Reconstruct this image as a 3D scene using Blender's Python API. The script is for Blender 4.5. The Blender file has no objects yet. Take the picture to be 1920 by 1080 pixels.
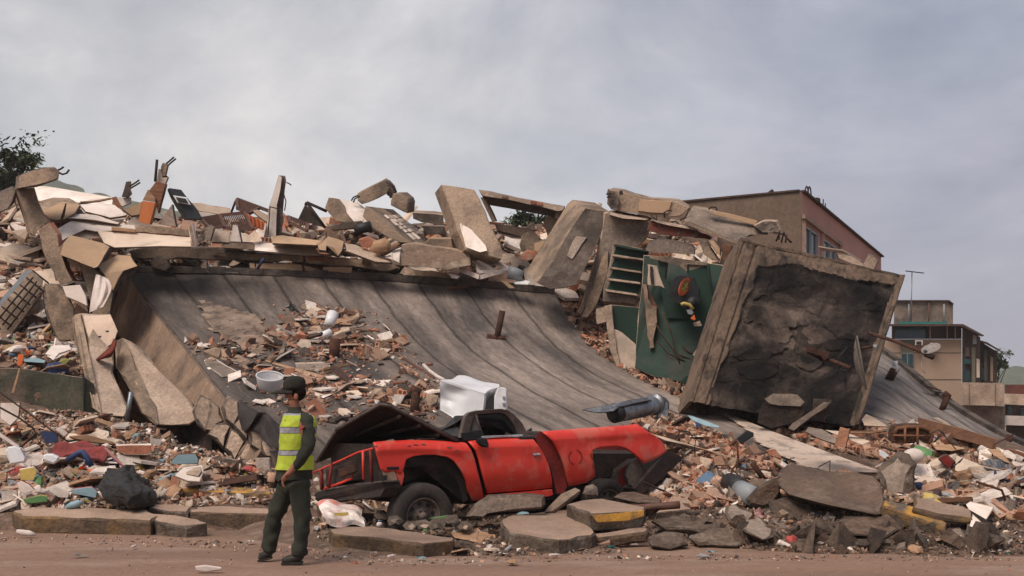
import bpy, bmesh, math, random
import numpy as np
from mathutils import Vector, Matrix, Euler, noise
from mathutils.bvhtree import BVHTree
random.seed(11); np.random.seed(11)
S = bpy.context.scene
C = S.collection
R = math.radians
# ------------------------------------------------------------------ camera, world, sun, exposure
F = 2000.0; CX = 960.0; HY = 790.0; CH = 1.33      # photo focal length (px), centre column, horizon row, eye height (m)
cam_d = bpy.data.cameras.new('camera'); cam = bpy.data.objects.new('camera', cam_d); C.objects.link(cam)
cam.location = (0, 0, CH); cam.rotation_euler = (R(90), 0, 0)
cam_d.sensor_width = 36; cam_d.lens = 36*F/1920; cam_d.shift_y = (HY-540)/1920
cam_d.clip_start = .1; cam_d.clip_end = 3000
S.camera = cam
SUN_EL, SUN_AZ = 52, 215        # elevation, compass azimuth (0 = +Y, clockwise) the light comes from
w = bpy.data.worlds.new('World'); S.world = w; w.use_nodes = True
nt = w.node_tree; nt.nodes.clear()
def nn(t, typ, **kw):
    n = t.nodes.new(typ)
    for k, v in kw.items(): setattr(n, k, v)
    return n
out = nn(nt, 'ShaderNodeOutputWorld'); bg = nn(nt, 'ShaderNodeBackground'); bg.inputs[1].default_value = .065
sky = nn(nt, 'ShaderNodeTexSky', sky_type='NISHITA', sun_disc=False, sun_elevation=R(SUN_EL), sun_rotation=R(SUN_AZ))
sky.air_density = 1.4; sky.dust_density = 3.0
bg2 = nn(nt, 'ShaderNodeBackground'); bg2.inputs[1].default_value = .92
tc = nn(nt, 'ShaderNodeTexCoord'); mp = nn(nt, 'ShaderNodeMapping'); mp.inputs['Scale'].default_value = (1.6, 1.6, 3.4)
mp.inputs['Rotation'].default_value = (0, R(-9), 0)
n1 = nn(nt, 'ShaderNodeTexNoise'); n1.inputs['Scale'].default_value = 2.4; n1.inputs['Detail'].default_value = 7; n1.inputs['Distortion'].default_value = .35
n2 = nn(nt, 'ShaderNodeTexNoise'); n2.inputs['Scale'].default_value = 1.1; n2.inputs['Detail'].default_value = 9; n2.inputs['Roughness'].default_value = .62; n2.inputs['Distortion'].default_value = .5
sx = nn(nt, 'ShaderNodeSeparateXYZ')
nt.links.new(tc.outputs['Generated'], mp.inputs[0]); nt.links.new(mp.outputs[0], n1.inputs[0]); nt.links.new(tc.outputs['Generated'], sx.inputs[0])
mp2 = nn(nt, 'ShaderNodeMapping'); mp2.inputs['Scale'].default_value = (2.2, 2.2, 4.2); mp2.inputs['Location'].default_value = (3.1, 1.2, .4)
nt.links.new(tc.outputs['Generated'], mp2.inputs[0]); nt.links.new(mp2.outputs[0], n2.inputs[0])
def ramp(t, stops, interp='LINEAR'):
    r = nn(t, 'ShaderNodeValToRGB'); r.color_ramp.interpolation = interp
    e = r.color_ramp.elements
    while len(e) > 1: e.remove(e[-1])
    e[0].position = stops[0][0]; e[0].color = (*stops[0][1], 1) if len(stops[0][1]) == 3 else stops[0][1]
    for p, c in stops[1:]:
        k = e.new(p); k.color = (*c, 1)
    return r
g = lambda v: (v, v, v)
rc = ramp(nt, [(.34, (.32, .33, .365)), (.46, (.41, .418, .445)), (.54, (.49, .49, .50)), (.64, (.60, .59, .585))])
nt.links.new(n2.outputs[0], rc.inputs[0])
# left of the view the overcast is warmer and denser, to the right it thins into blue
rl = ramp(nt, [(.36, (1.06, 1.04, 1.03)), (.50, (.84, .85, .90)), (.64, (.62, .64, .76))])
ma = nn(nt, 'ShaderNodeMath', operation='MULTIPLY_ADD'); ma.inputs[1].default_value = .5; ma.inputs[2].default_value = .5
nt.links.new(sx.outputs[0], ma.inputs[0]); nt.links.new(ma.outputs[0], rl.inputs[0])
mm = nn(nt, 'ShaderNodeMix', data_type='RGBA', blend_type='MULTIPLY'); mm.inputs[0].default_value = 1
nt.links.new(rc.outputs[0], mm.inputs[6]); nt.links.new(rl.outputs[0], mm.inputs[7])
nt.links.new(mm.outputs[2], bg2.inputs[0])
m1 = ramp(nt, [(.34, g(.68)), (.50, g(.92)), (.60, g(1.0))])
nt.links.new(n1.outputs[0], m1.inputs[0])
mx = nn(nt, 'ShaderNodeMixShader')
nt.links.new(m1.outputs[0], mx.inputs[0]); nt.links.new(sky.outputs[0], bg.inputs[0])
nt.links.new(bg.outputs[0], mx.inputs[1]); nt.links.new(bg2.outputs[0], mx.inputs[2]); nt.links.new(mx.outputs[0], out.inputs[0])
sl = bpy.data.lights.new('sun', 'SUN'); sl.energy = 2.2; sl.angle = R(32); sl.color = (1, .90, .80)
so = bpy.data.objects.new('sun', sl); C.objects.link(so)
_az, _el = R(SUN_AZ), R(SUN_EL)
sd = Vector((math.sin(_az)*math.cos(_el), math.cos(_az)*math.cos(_el), math.sin(_el)))
so.rotation_euler = (-sd).to_track_quat('-Z', 'Y').to_euler(); so.location = (0, -5, 20)
S.view_settings.view_transform = 'Standard'; S.view_settings.look = 'None'
S.view_settings.exposure = 0.62; S.view_settings.gamma = 1

# ------------------------------------------------------------------ placing and mesh helpers
def P(px, py, Y): return Vector(((px-CX)/F*Y, Y, CH+(HY-py)/F*Y))
def V(ox, oy, s):                    # a zoomed view of the photo: its coordinates -> photo pixels
    def f(*a): return [(ox+a[i]/s, oy+a[i+1]/s) for i in range(0, len(a), 2)]
    return f
A1, A2, A3, A4 = V(0,230,4), V(400,280,4), V(780,320,4), V(1060,330,4)
A5, A6, A7, A8 = V(0,480,4), V(1080,540,3), V(1440,340,4), V(1440,560,4)
B1, B2, B3, B4 = V(0,720,3.177), V(400,680,2.7), V(560,720,3.857), V(900,720,3.857)
B5, B6, B7, B8 = V(560,880,3.556), V(1000,860,3.4286), V(1500,780,3.857), V(200,480,3)
D1, D2, D4, D5 = V(780,680,6), V(1180,440,3.857), V(1280,420,2.7), V(360,700,5.4)
PX = V(0,0,1)
WO = {}
def tag(o, label=None, cat=None, group=None, kind=None):
    if label: o['label'] = label
    if cat: o['category'] = cat
    if group: o['group'] = group
    if kind: o['kind'] = kind
    return o
def empty(name, loc, label, cat, group=None):
    o = bpy.data.objects.new(name, None); C.objects.link(o); o.location = loc; o.empty_display_size = .2
    WO[o.name] = Vector(loc); return tag(o, label, cat, group)
def mobj(name, vs, fs, mats, parent=None, fm=None, smooth=False, label=None, cat=None, group=None, kind=None, uv=None, origin=None):
    vs = [Vector(v) for v in vs]
    me = bpy.data.meshes.new(name)
    if parent is not None: og = WO[parent.name]
    elif origin is not None: og = Vector(origin)
    else:
        og = Vector((0,0,0))
        for v in vs: og += v
        og /= len(vs); og.z = min(v.z for v in vs)
    me.from_pydata([v-og for v in vs], [], fs)
    if not isinstance(mats, (list, tuple)): mats = [mats]
    for m in mats: me.materials.append(m)
    if fm is not None: me.polygons.foreach_set('material_index', fm)
    if uv is not None:
        ul = me.uv_layers.new(name='UVMap')
        li = np.empty(len(me.loops), dtype=np.int32); me.loops.foreach_get('vertex_index', li)
        ul.data.foreach_set('uv', np.asarray(uv, dtype=np.float32)[li].ravel())
    if smooth: me.shade_smooth()
    me.validate(); me.update()
    o = bpy.data.objects.new(name, me); C.objects.link(o)
    if parent is not None: o.parent = parent; WO[o.name] = og.copy()
    else: o.location = og; WO[o.name] = og.copy()
    return tag(o, label, cat, group, kind)
def bmobj(name, bm, mats, parent=None, smooth=False, **kw):
    bmesh.ops.recalc_face_normals(bm, faces=bm.faces)
    bm.verts.ensure_lookup_table(); bm.verts.index_update()
    vs = [v.co.copy() for v in bm.verts]; fs = [[v.index for v in f.verts] for f in bm.faces]; fm = [f.material_index for f in bm.faces]
    bm.free()
    return mobj(name, vs, fs, mats, parent, fm, smooth, **kw)
def nz(v, s=1.0, o=0.0): return noise.noise(Vector((v[0]*s+o, v[1]*s+o*.7, v[2]*s-o)))

def prism_bm(bm, pts, ext, rough=.02, ch=.02, seg=.2, mi=0, si=1, face_rough=None):
    """pts: outline of one face (3D); ext: vector to the opposite face. worn, chipped edges."""
    n = len(pts); o = random.random()*99
    cen = sum(pts, Vector())/n
    nor = Vector()
    for i in range(n):
        a, b = pts[i]-cen, pts[(i+1)%n]-cen; nor += a.cross(b)
    nor.normalize()
    if nor.dot(ext) > 0: nor = -nor     # away from the solid
    out = []
    for i in range(n):
        a, b = pts[i], pts[(i+1)%n]; L = (b-a).length; k = max(1, min(40, int(L/seg)))
        for j in range(k):
            p = a.lerp(b, j/k)
            side = (b-a).cross(nor); side.normalize()
            am = rough*(.4 if j == 0 else 1)
            if rough > 0: p = p + side*(nz(p, 2.6, o)*.5+nz(p, 11, o+5)*1.0+random.uniform(-.35,.35))*am + nor*nz(p, 2.3, o+9)*am*.4
            out.append(p)
    m = len(out)
    def inset(p, i, d):
        a, b = out[i-1], out[(i+1)%m]
        t = (b-a)
        if t.length < 1e-6: return p
        t.normalize(); s = t.cross(nor)
        if (p+s*.01-cen).length > (p-cen).length: s = -s
        return p+s*d
    el = ext.length; c = min(ch, el*.3)
    eu = ext/el
    rings = []
    rr = [random.uniform(.3, 1.7) for _ in range(m)]
    rings.append([inset(p, i, c*rr[i]) for i, p in enumerate(out)])
    rings.append([p+eu*c*rr[i] for i, p in enumerate(out)])
    K = max(1, min(6, int(el/max(seg*1.6, .12)))) if rough > .012 else 1
    for k in range(1, K):
        rings.append([p+ext*(k/K)+(p-cen).normalized()*nz(p+ext*k/K, 3, o+3)*rough*1.4 for p in out])
    rings.append([p+ext-eu*c*rr[i-3] for i, p in enumerate(out)])
    rings.append([inset(p, i, c*rr[i-3])+ext for i, p in enumerate(out)])
    V_ = [[bm.verts.new(p) for p in r] for r in rings]
    def cap(ring, idx):
        f = bm.faces.new(ring); f.material_index = idx
        return f
    f1 = cap(V_[0], mi); f2 = cap(V_[-1][::-1], si)
    for a, b in zip(V_[:-1], V_[1:]):
        for i in range(m):
            f = bm.faces.new((a[i], b[i], b[(i+1)%m], a[(i+1)%m]))
            f.material_index = mi if a is V_[0] and ch < .006 else si
    bmesh.ops.triangulate(bm, faces=[f1, f2], ngon_method='EAR_CLIP')
def to3(poly, Y):
    ys = [p[1] for p in poly]; lo, hi = min(ys), max(ys)
    res = []
    for i, p in enumerate(poly):
        if isinstance(Y, list): y = Y[i]
        elif isinstance(Y, tuple): y = Y[0]+(Y[1]-Y[0])*((p[1]-lo)/max(1e-6, hi-lo))
        else: y = Y
        res.append(P(p[0], p[1], y))
    return res
def extv(pts, e):
    c = sum(pts, Vector())/len(pts)
    px, py = CX+c.x/c.y*F, HY-(c.z-CH)/c.y*F
    return P(px+e[0], py+e[1], c.y+e[2])-c
def piece(name, label, cat, poly, Y, e, mats, group=None, parent=None, rough=.02, ch=.02, seg=.2, kind=None):
    """solid with one face traced (at depth Y) and real thickness e=(dpx,dpy,dY)"""
    pts = to3(poly, Y); bm = bmesh.new(); rough *= .62; ch *= .55
    mats = list(mats) if isinstance(mats, (list, tuple)) else [mats, mats]
    prism_bm(bm, pts, extv(pts, e), rough, ch, seg)
    return bmobj(name, bm, mats, parent, label=label, cat=cat, group=group, kind=kind)
def tube_bm(bm, pts, r, n=8, mi=0, r2=None, cap=True):
    rings = []; N = len(pts); up = Vector((0,0,1))
    for i, p in enumerate(pts):
        t = (pts[min(i+1, N-1)]-pts[max(i-1, 0)]).normalized()
        if abs(t.dot(up)) > .97: up = Vector((1,0,0))
        a = t.cross(up).normalized(); b = t.cross(a); rad = r if r2 is None else r+(r2-r)*i/(N-1)
        if isinstance(r, list): rad = r[i]
        rings.append([bm.verts.new(p+(a*math.cos(2*math.pi*k/n)+b*math.sin(2*math.pi*k/n))*rad) for k in range(n)])
    for A, B in zip(rings[:-1], rings[1:]):
        for k in range(n):
            f = bm.faces.new((A[k], A[(k+1)%n], B[(k+1)%n], B[k])); f.material_index = mi
    if cap:
        for q in (rings[0], rings[-1]):
            f = bm.faces.new(q); f.material_index = mi
def tube(name, pts, r, mat, parent=None, n=8, smooth=True, r2=None, **kw):
    bm = bmesh.new(); tube_bm(bm, [Vector(p) for p in pts], r, n, 0, r2)
    return bmobj(name, bm, [mat], parent, smooth, **kw)
def box_bm(bm, c, sx, sy, sz, rot=None, mi=0):
    c = Vector(c); vs = []
    for x in (-1,1):
        for y in (-1,1):
            for z in (-1,1):
                v = Vector((x*sx/2, y*sy/2, z*sz/2))
                if rot is not None: v = rot @ v
                vs.append(bm.verts.new(c+v))
    for f in ((0,1,3,2),(4,6,7,5),(0,4,5,1),(2,3,7,6),(0,2,6,4),(1,5,7,3)):
        q = bm.faces.new([vs[i] for i in f]); q.material_index = mi
def bar(bm, a, b, w_, h_, mi=0):
    a, b = Vector(a), Vector(b); d = b-a; q = d.to_track_quat('X', 'Z').to_matrix()
    box_bm(bm, (a+b)/2, d.length, w_, h_, q, mi)

# ------------------------------------------------------------------ materials
MT = {}
def warm(c): return (min(.9,c[0]*1.10), c[1]*1.0, c[2]*.93)
def mat(name, col, col2=None, scale=1.5, rough=.92, bump=.5, bscale=9, var=.12, metal=0, stain=None, stain_s=1.2, stain_a=.5, fine=.42, isl=False, spec=.3, lo=.38, hi=.62, aniso=None, grime=0):
    m = bpy.data.materials.new(name); m.use_nodes = True; t = m.node_tree; b = t.nodes['Principled BSDF']
    L = t.links.new
    tc = nn(t, 'ShaderNodeTexCoord'); oi = nn(t, 'ShaderNodeObjectInfo')
    add = nn(t, 'ShaderNodeVectorMath', operation='ADD'); L(tc.outputs['Object'], add.inputs[0])
    sc = nn(t, 'ShaderNodeVectorMath', operation='SCALE'); sc.inputs[0].default_value = (37, 53, 71); L(oi.outputs['Random'], sc.inputs['Scale']); L(sc.outputs[0], add.inputs[1])
    vec = add.outputs[0]
    if aniso:
        mp = nn(t, 'ShaderNodeMapping'); mp.inputs['Scale'].default_value = aniso; L(vec, mp.inputs[0]); vec = mp.outputs[0]
    def noi(s, d=6, r_=.6):
        n = nn(t, 'ShaderNodeTexNoise'); n.inputs['Scale'].default_value = s; n.inputs['Detail'].default_value = d; n.inputs['Roughness'].default_value = r_
        L(vec, n.inputs['Vector']); return n.outputs[0]
    if col2 is None: col2 = tuple(c*.7 for c in col)
    if not name.startswith('litter') and col[0] > col[2]: col = warm(col); col2 = warm(col2)
    r = ramp(t, [(lo, col), (hi, col2)]); L(noi(scale), r.inputs[0]); c = r.outputs[0]
    def mix(bt, fac, a, bb):
        x = nn(t, 'ShaderNodeMix', data_type='RGBA', blend_type=bt)
        if isinstance(fac, float): x.inputs[0].default_value = fac
        else: L(fac, x.inputs[0])
        L(a, x.inputs[6])
        if isinstance(bb, tuple): x.inputs[7].default_value = (*bb, 1)
        else: L(bb, x.inputs[7])
        return x.outputs[2]
    if stain is not None:
        rs = ramp(t, [(.5, g(0)), (.5+.12, g(stain_a))]); L(noi(stain_s, 8, .65), rs.inputs[0]); c = mix('MIX', rs.outputs[0], c, stain)
    if fine:
        rf = ramp(t, [(.25, g(1-fine)), (.75, g(1+fine*.6))]); L(noi(bscale*2.2, 4, .7), rf.inputs[0]); c = mix('MULTIPLY', 1.0, c, rf.outputs[0])
    if var:
        hs = nn(t, 'ShaderNodeHueSaturation')
        mr = nn(t, 'ShaderNodeMapRange'); mr.inputs[3].default_value = 1-var*1.6; mr.inputs[4].default_value = 1+var
        if isl:
            ge = nn(t, 'ShaderNodeNewGeometry'); ad = nn(t, 'ShaderNodeMath', operation='ADD'); L(ge.outputs['Random Per Island'], ad.inputs[0]); L(oi.outputs['Random'], ad.inputs[1])
            fr = nn(t, 'ShaderNodeMath', operation='FRACT'); L(ad.outputs[0], fr.inputs[0]); L(fr.outputs[0], mr.inputs[0])
        else: L(oi.outputs['Random'], mr.inputs[0])
        L(mr.outputs[0], hs.inputs['Value']); L(c, hs.inputs['Color']); c = hs.outputs[0]
    L(c, b.inputs['Base Color'])
    b.inputs['Roughness'].default_value = rough; b.inputs['Metallic'].default_value = metal
    b.inputs['Specular IOR Level'].default_value = spec
    if bump:
        bn = nn(t, 'ShaderNodeBump'); bn.inputs['Strength'].default_value = bump; bn.inputs['Distance'].default_value = .06
        mxh = nn(t, 'ShaderNodeMath', operation='ADD'); L(noi(bscale, 8, .7), mxh.inputs[0]); L(noi(bscale*.25, 4, .5), mxh.inputs[1]); L(mxh.outputs[0], bn.inputs['Height']); L(bn.outputs[0], b.inputs['Normal'])
    MT[name] = m; return m
tan   = mat('concrete_tan', (.34,.265,.20), (.22,.17,.13), 1.2, stain=(.10,.08,.065), stain_a=.55)
tanp  = mat('tan_painted_plaster', (.42,.30,.20), (.35,.25,.165), .9, bump=.12, fine=.1, stain=(.2,.15,.11), stain_a=.35)
conc  = mat('concrete_grey', (.27,.225,.19), (.17,.14,.12), 1.6, bump=.5, stain=(.07,.06,.05), stain_a=.6)
concd = mat('concrete_dark', (.115,.09,.075), (.055,.045,.04), 1.4, bump=.6, stain=(.2,.16,.13), stain_s=2.2, stain_a=.5)
concl = mat('concrete_light', (.48,.39,.315), (.35,.275,.22), 1.4, bump=.45, stain=(.16,.13,.10), stain_a=.45)
rawc  = mat('concrete_broken_raw', (.26,.22,.19), (.12,.095,.08), 5, bump=1.0, bscale=14, stain=(.07,.05,.045), stain_s=4, stain_a=.7, isl=True)
white = mat('white_plaster', (.74,.70,.67), (.60,.55,.51), 1.0, bump=.12, fine=.07, stain=(.36,.29,.23), stain_a=.45, isl=True)
cream = mat('cream_plaster', (.58,.50,.42), (.48,.40,.33), 1.0, bump=.15, fine=.08, stain=(.25,.2,.16), stain_a=.5, isl=True)
brick = mat('hollow_brick_clay', (.40,.17,.10), (.29,.125,.08), 3, bump=.4, bscale=14, stain=(.36,.27,.21), stain_s=2.5, stain_a=.8, isl=True, var=.25)
bricka= mat('brick_pale_dusty', (.44,.27,.19), (.36,.24,.18), 3, bump=.4, bscale=14, isl=True, var=.25)
wood  = mat('wood_brown', (.22,.105,.055), (.13,.06,.035), 2, rough=.75, bump=.25, aniso=(1,6,6), isl=True, var=.3)
woodl = mat('wood_pale', (.42,.28,.17), (.30,.19,.12), 2, rough=.8, bump=.25, aniso=(1,6,6), isl=True, var=.2)
wooddk= mat('wood_dark_rusty', (.09,.05,.038), (.05,.032,.028), 3, rough=.8, bump=.4, isl=True)
orange= mat('orange_door_laminate', (.50,.17,.05), (.42,.13,.04), 2, rough=.5, bump=.08, fine=.12, aniso=(1,1,.2))
rust  = mat('rusty_iron', (.10,.045,.03), (.05,.028,.022), 8, rough=.85, metal=.2, bump=.5, bscale=30)
rebar = mat('rebar_steel', (.045,.03,.025), (.03,.02,.018), 8, rough=.8, metal=.3, bump=0, fine=0)
greenp= mat('green_wall_paint', (.018,.046,.030), (.012,.028,.020), .9, rough=.7, bump=.12, fine=.15, stain=(.055,.05,.042), stain_s=.8, stain_a=.85)
greenb= mat('green_paint_bright', (.016,.046,.030), (.012,.032,.022), 1.2, rough=.7, bump=.1, fine=.15)
mossy = mat('green_stained_wall', (.065,.07,.05), (.04,.042,.032), 1.0, bump=.3, stain=(.15,.10,.075), stain_s=.9, stain_a=.8)
dirt  = mat('brown_dirt', (.17,.115,.085), (.10,.068,.052), 1.5, bump=1.0, bscale=9, stain=(.26,.19,.15), stain_s=4, stain_a=.6, fine=.5)
rubm  = mat('shaded_rubble_dust', (.17,.115,.088), (.09,.06,.045), 3, bump=1.0, bscale=8, stain=(.28,.19,.14), stain_s=6, stain_a=.7, fine=.6)  # mound base, darkened so its colour carries the shade between the debris
darkm = mat('shaded_void_debris', (.05,.035,.03), (.025,.02,.018), 3, bump=.8)  # fill for gaps and openings, their shade included in the colour
steel = mat('galvanised_steel', (.32,.34,.36), (.20,.21,.23), 5, rough=.42, metal=.75, bump=.15, stain=(.2,.13,.09), stain_a=.4)
enamel= mat('white_enamel', (.72,.71,.72), (.62,.61,.62), 1, rough=.35, bump=.05, fine=.04, stain=(.42,.36,.31), stain_s=3, stain_a=.35, var=0)
black = mat('black_plastic', (.02,.02,.021), (.012,.012,.013), 3, rough=.5, bump=.2, fine=.1)
cloth = mat('white_cloth', (.62,.58,.56), (.5,.45,.43), 3, rough=.95, bump=.2, fine=.1, isl=True)
yellow= mat('kerb_yellow_paint', (.42,.235,.045), (.30,.17,.05), 2.5, bump=.5, stain=(.10,.08,.065), stain_s=3, stain_a=1.0, fine=.3)
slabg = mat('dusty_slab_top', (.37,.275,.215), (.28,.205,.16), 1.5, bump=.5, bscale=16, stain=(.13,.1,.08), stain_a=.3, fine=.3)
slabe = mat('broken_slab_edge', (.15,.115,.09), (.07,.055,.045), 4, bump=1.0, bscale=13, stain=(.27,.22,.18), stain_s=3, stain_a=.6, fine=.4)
lit = {}
for k, c in dict(blue=(.09,.15,.23), cyan=(.26,.38,.42), red=(.36,.06,.05), pink=(.45,.23,.22), yellow=(.50,.36,.10), green=(.12,.25,.09), olive=(.22,.2,.05), orange=(.75,.16,.04), darkblue=(.03,.05,.13), grey=(.3,.29,.29), teal=(.03,.2,.17)).items():
    lit[k] = mat('litter_'+k, c, tuple(x*.8 for x in c), 4, rough=.6, bump=.15, fine=.1, isl=True)
lit['black'] = black; lit['white'] = cloth; lit['brown'] = mat('cardboard', (.34,.22,.14), (.27,.17,.11), 3, rough=.9, bump=.15, isl=True)
# ------------------------------------------------------------------ large surfaces
def catmull(a, b, c, d, t): return .5*((2*b)+(-a+c)*t+(2*a-5*b+4*c-d)*t*t+(-a+3*b-3*c+d)*t*t*t)
def upsample(rows, nu, nv):
    A = np.array([[tuple(P(*p)) for p in r] for r in rows])       # R x C x 3
    def up(A, n):
        m = A.shape[0]; o = []
        for k in range(n+1):
            s = k/n*(m-1); i = min(int(s), m-2); t = s-i
            o.append(catmull(A[max(i-1,0)], A[i], A[i+1], A[min(i+2,m-1)], t))
        return np.array(o)
    A = up(A, nv); A = np.transpose(up(np.transpose(A, (1,0,2)), nu), (1,0,2))
    return A                                                       # (nv+1) x (nu+1) x 3
BV = {}
def grid_obj(name, A, mats, thick=None, disp=None, smooth=True, keep=None, edge_mat=0, matfn=None, **kw):
    nv, nu = A.shape[:2]
    du = np.gradient(A, axis=1); dv = np.gradient(A, axis=0); N = np.cross(du, dv); N /= np.linalg.norm(N, axis=2, keepdims=True)+1e-9
    if N[..., 2].mean() < 0: N = -N
    if kw.pop('facecam', False) and (N[...,1].mean() > 0): N = -N
    us = np.concatenate([[0], np.cumsum(np.linalg.norm(np.diff(A[nv//2], axis=0), axis=1))]); vv = np.concatenate([[0], np.cumsum(np.linalg.norm(np.diff(A[:, nu//2], axis=0), axis=1))])
    B = A.copy()
    if disp:
        for i in range(nv):
            for j in range(nu): B[i, j] += N[i, j]*disp(us[j], vv[i], A[i, j])
    vs = [Vector(p) for p in B.reshape(-1, 3)]
    uv = [(us[j], vv[i]) for i in range(nv) for j in range(nu)]
    fs = [(i*nu+j, i*nu+j+1, (i+1)*nu+j+1, (i+1)*nu+j) for i in range(nv-1) for j in range(nu-1)]
    fm = [0]*len(fs) if not matfn else [matfn(us[j], vv[i]) for i in range(nv-1) for j in range(nu-1)]
    if keep: BV[keep] = BVHTree.FromPolygons(vs, fs)
    if thick is not None:
        th = Vector(thick); n0 = len(vs); vs += [v+th for v in vs[:n0]]; uv += uv
        fs += [tuple(n0+k for k in f[::-1]) for f in fs[:]]; fm += [edge_mat]*(len(fs)-len(fm))
        def side(idx):
            for a, b in zip(idx[:-1], idx[1:]): fs.append((a, b, b+n0, a+n0)); fm.append(edge_mat)
        side([j for j in range(nu)]); side([(nv-1)*nu+j for j in range(nu)][::-1]); side([i*nu for i in range(nv)][::-1]); side([i*nu+nu-1 for i in range(nv)])
    o = mobj(name, vs, fs, mats, fm=fm, smooth=False, uv=uv, **kw)
    if smooth: o.data.polygons.foreach_set('use_smooth', [True]*len(o.data.polygons)) if thick is None else [setattr(o.data.polygons[k], 'use_smooth', True) for k in range((nv-1)*(nu-1))]
    return o
def hit(px, py, key):
    d = Vector(((px-CX)/F, 1, (HY-py)/F)).normalized()
    keys = key if isinstance(key, (list, tuple)) else [key]
    best = None
    for k in keys:
        loc, nor, i, dist = BV[k].ray_cast(Vector((0,0,CH)), d)
        if loc is not None and (best is None or dist < best[2]): best = (loc, nor if nor.z > 0 else -nor, dist)
    return best

# ground: one sheet to the horizon, with a dusty road in front
groundm = mat('dry_earth', (.26,.175,.13), (.17,.115,.085), .6, bump=.8, bscale=5, fine=.3)
vs = []; fs = []
xs = [-900,-300,-80,-30,-12,-6,0,6,12,30,80,300,900]; ys = [-60,-10,-2,4,8,10,12,14,17,20,26,35,60,150,500,1200]
for y in ys:
    for x in xs: vs.append((x, y, -.012))
for i in range(len(ys)-1):
    for j in range(len(xs)-1): a = i*len(xs)+j; fs.append((a, a+1, a+1+len(xs), a+len(xs)))
mobj('ground', vs, fs, groundm, kind='structure', label='flat dry earth under the whole scene', origin=(0,0,0))
roadm = mat('dusty_road', (.315,.205,.155), (.235,.155,.118), .45, bump=.35, bscale=14, stain=(.37,.25,.19), stain_s=1.1, stain_a=.8, fine=.38, aniso=(.45,1.4,1))
edge = [(-60,12.9),(-8,12.9),(-5.5,12.75),(-4,12.3),(-2.4,11.8),(-.6,11.2),(1.2,10.9),(3,10.8),(6,10.7),(60,10.7)]
vs = []; fs = []
NX = 140
for i in range(NX+1):
    x = -60+120*i/NX if abs(-60+120*i/NX) > 14 else -60+120*i/NX
    ye = np.interp(x, [e[0] for e in edge], [e[1] for e in edge])+.12*nz((x,0,0),1.3)
    for k in range(9):
        t = k/8; y = -30+(ye+30)*(t**.45)
        vs.append((x, y, .010*nz((x*.6, y*.9, 0)) + (.0 if k < 8 else -.006)))
for i in range(NX):
    for k in range(8): a = i*9+k; fs.append((a, a+9, a+10, a+1))
BV['ROAD'] = BVHTree.FromPolygons([Vector(v) for v in vs], fs)
mobj('road', vs, fs, roadm, kind='structure', label='dust covered asphalt road across the foreground', smooth=True, origin=(0,0,0))

def mdisp(a, s=1.2, off=0): return lambda u, v, p: a*(nz(p, s, off)+.5*nz(p, s*2.7, off+3)+.28*nz(p, s*6, off+7))
def mound(name, rows, nu, nv, amp, m, key, label):
    return grid_obj(name, upsample(rows, nu, nv), [m], disp=mdisp(amp, off=sum(map(ord,key))*.37%9), keep=key, smooth=True, kind='structure', label=label)
X = lambda xs, ys, Ys: [(x, y, (Ys if not isinstance(Ys, (list,tuple)) else Ys[i])) for i, (x, y) in enumerate(zip(xs, ys))]
xl = [-260,0,120,250,380,520]
def below(r, x, dz=.12): # ends a row of a mound below the ground
    Y = r[-1][2] if x > r[-1][0] else r[0][2]; q = (x, HY+(CH+dz)/Y*F, Y)
    return r+[q] if x > r[-1][0] else [q]+r
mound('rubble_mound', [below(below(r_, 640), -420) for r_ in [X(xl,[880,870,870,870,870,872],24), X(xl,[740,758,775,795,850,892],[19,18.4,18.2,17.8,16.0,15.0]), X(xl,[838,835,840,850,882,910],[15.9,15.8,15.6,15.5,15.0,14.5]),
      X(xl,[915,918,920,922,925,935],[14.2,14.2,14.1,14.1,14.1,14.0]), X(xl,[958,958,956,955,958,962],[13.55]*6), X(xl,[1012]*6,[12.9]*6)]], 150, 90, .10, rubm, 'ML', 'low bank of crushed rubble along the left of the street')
xs_ = [-260,0,95,160]
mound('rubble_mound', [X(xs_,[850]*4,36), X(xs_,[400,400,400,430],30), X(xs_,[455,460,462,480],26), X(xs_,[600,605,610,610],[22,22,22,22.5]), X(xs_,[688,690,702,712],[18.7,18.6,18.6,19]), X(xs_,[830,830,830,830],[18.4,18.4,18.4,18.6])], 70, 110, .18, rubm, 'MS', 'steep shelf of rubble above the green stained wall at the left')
xt = [40,160,250,450,650,850,1080,1250,1340]
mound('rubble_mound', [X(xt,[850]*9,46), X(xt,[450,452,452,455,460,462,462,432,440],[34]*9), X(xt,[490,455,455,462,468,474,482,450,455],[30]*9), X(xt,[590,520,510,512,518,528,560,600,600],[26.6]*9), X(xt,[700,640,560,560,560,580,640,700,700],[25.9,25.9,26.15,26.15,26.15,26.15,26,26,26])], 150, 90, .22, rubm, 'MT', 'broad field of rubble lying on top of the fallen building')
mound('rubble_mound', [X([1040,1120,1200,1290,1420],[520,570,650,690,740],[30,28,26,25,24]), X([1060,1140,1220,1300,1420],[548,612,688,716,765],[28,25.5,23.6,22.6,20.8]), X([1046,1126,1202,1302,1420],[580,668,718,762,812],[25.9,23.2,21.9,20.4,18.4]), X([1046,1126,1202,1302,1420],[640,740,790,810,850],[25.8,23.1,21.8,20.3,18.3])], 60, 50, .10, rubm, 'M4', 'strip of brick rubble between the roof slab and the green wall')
xr = [1060,1200,1300,1400,1500,1640,1800,2100]
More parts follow.
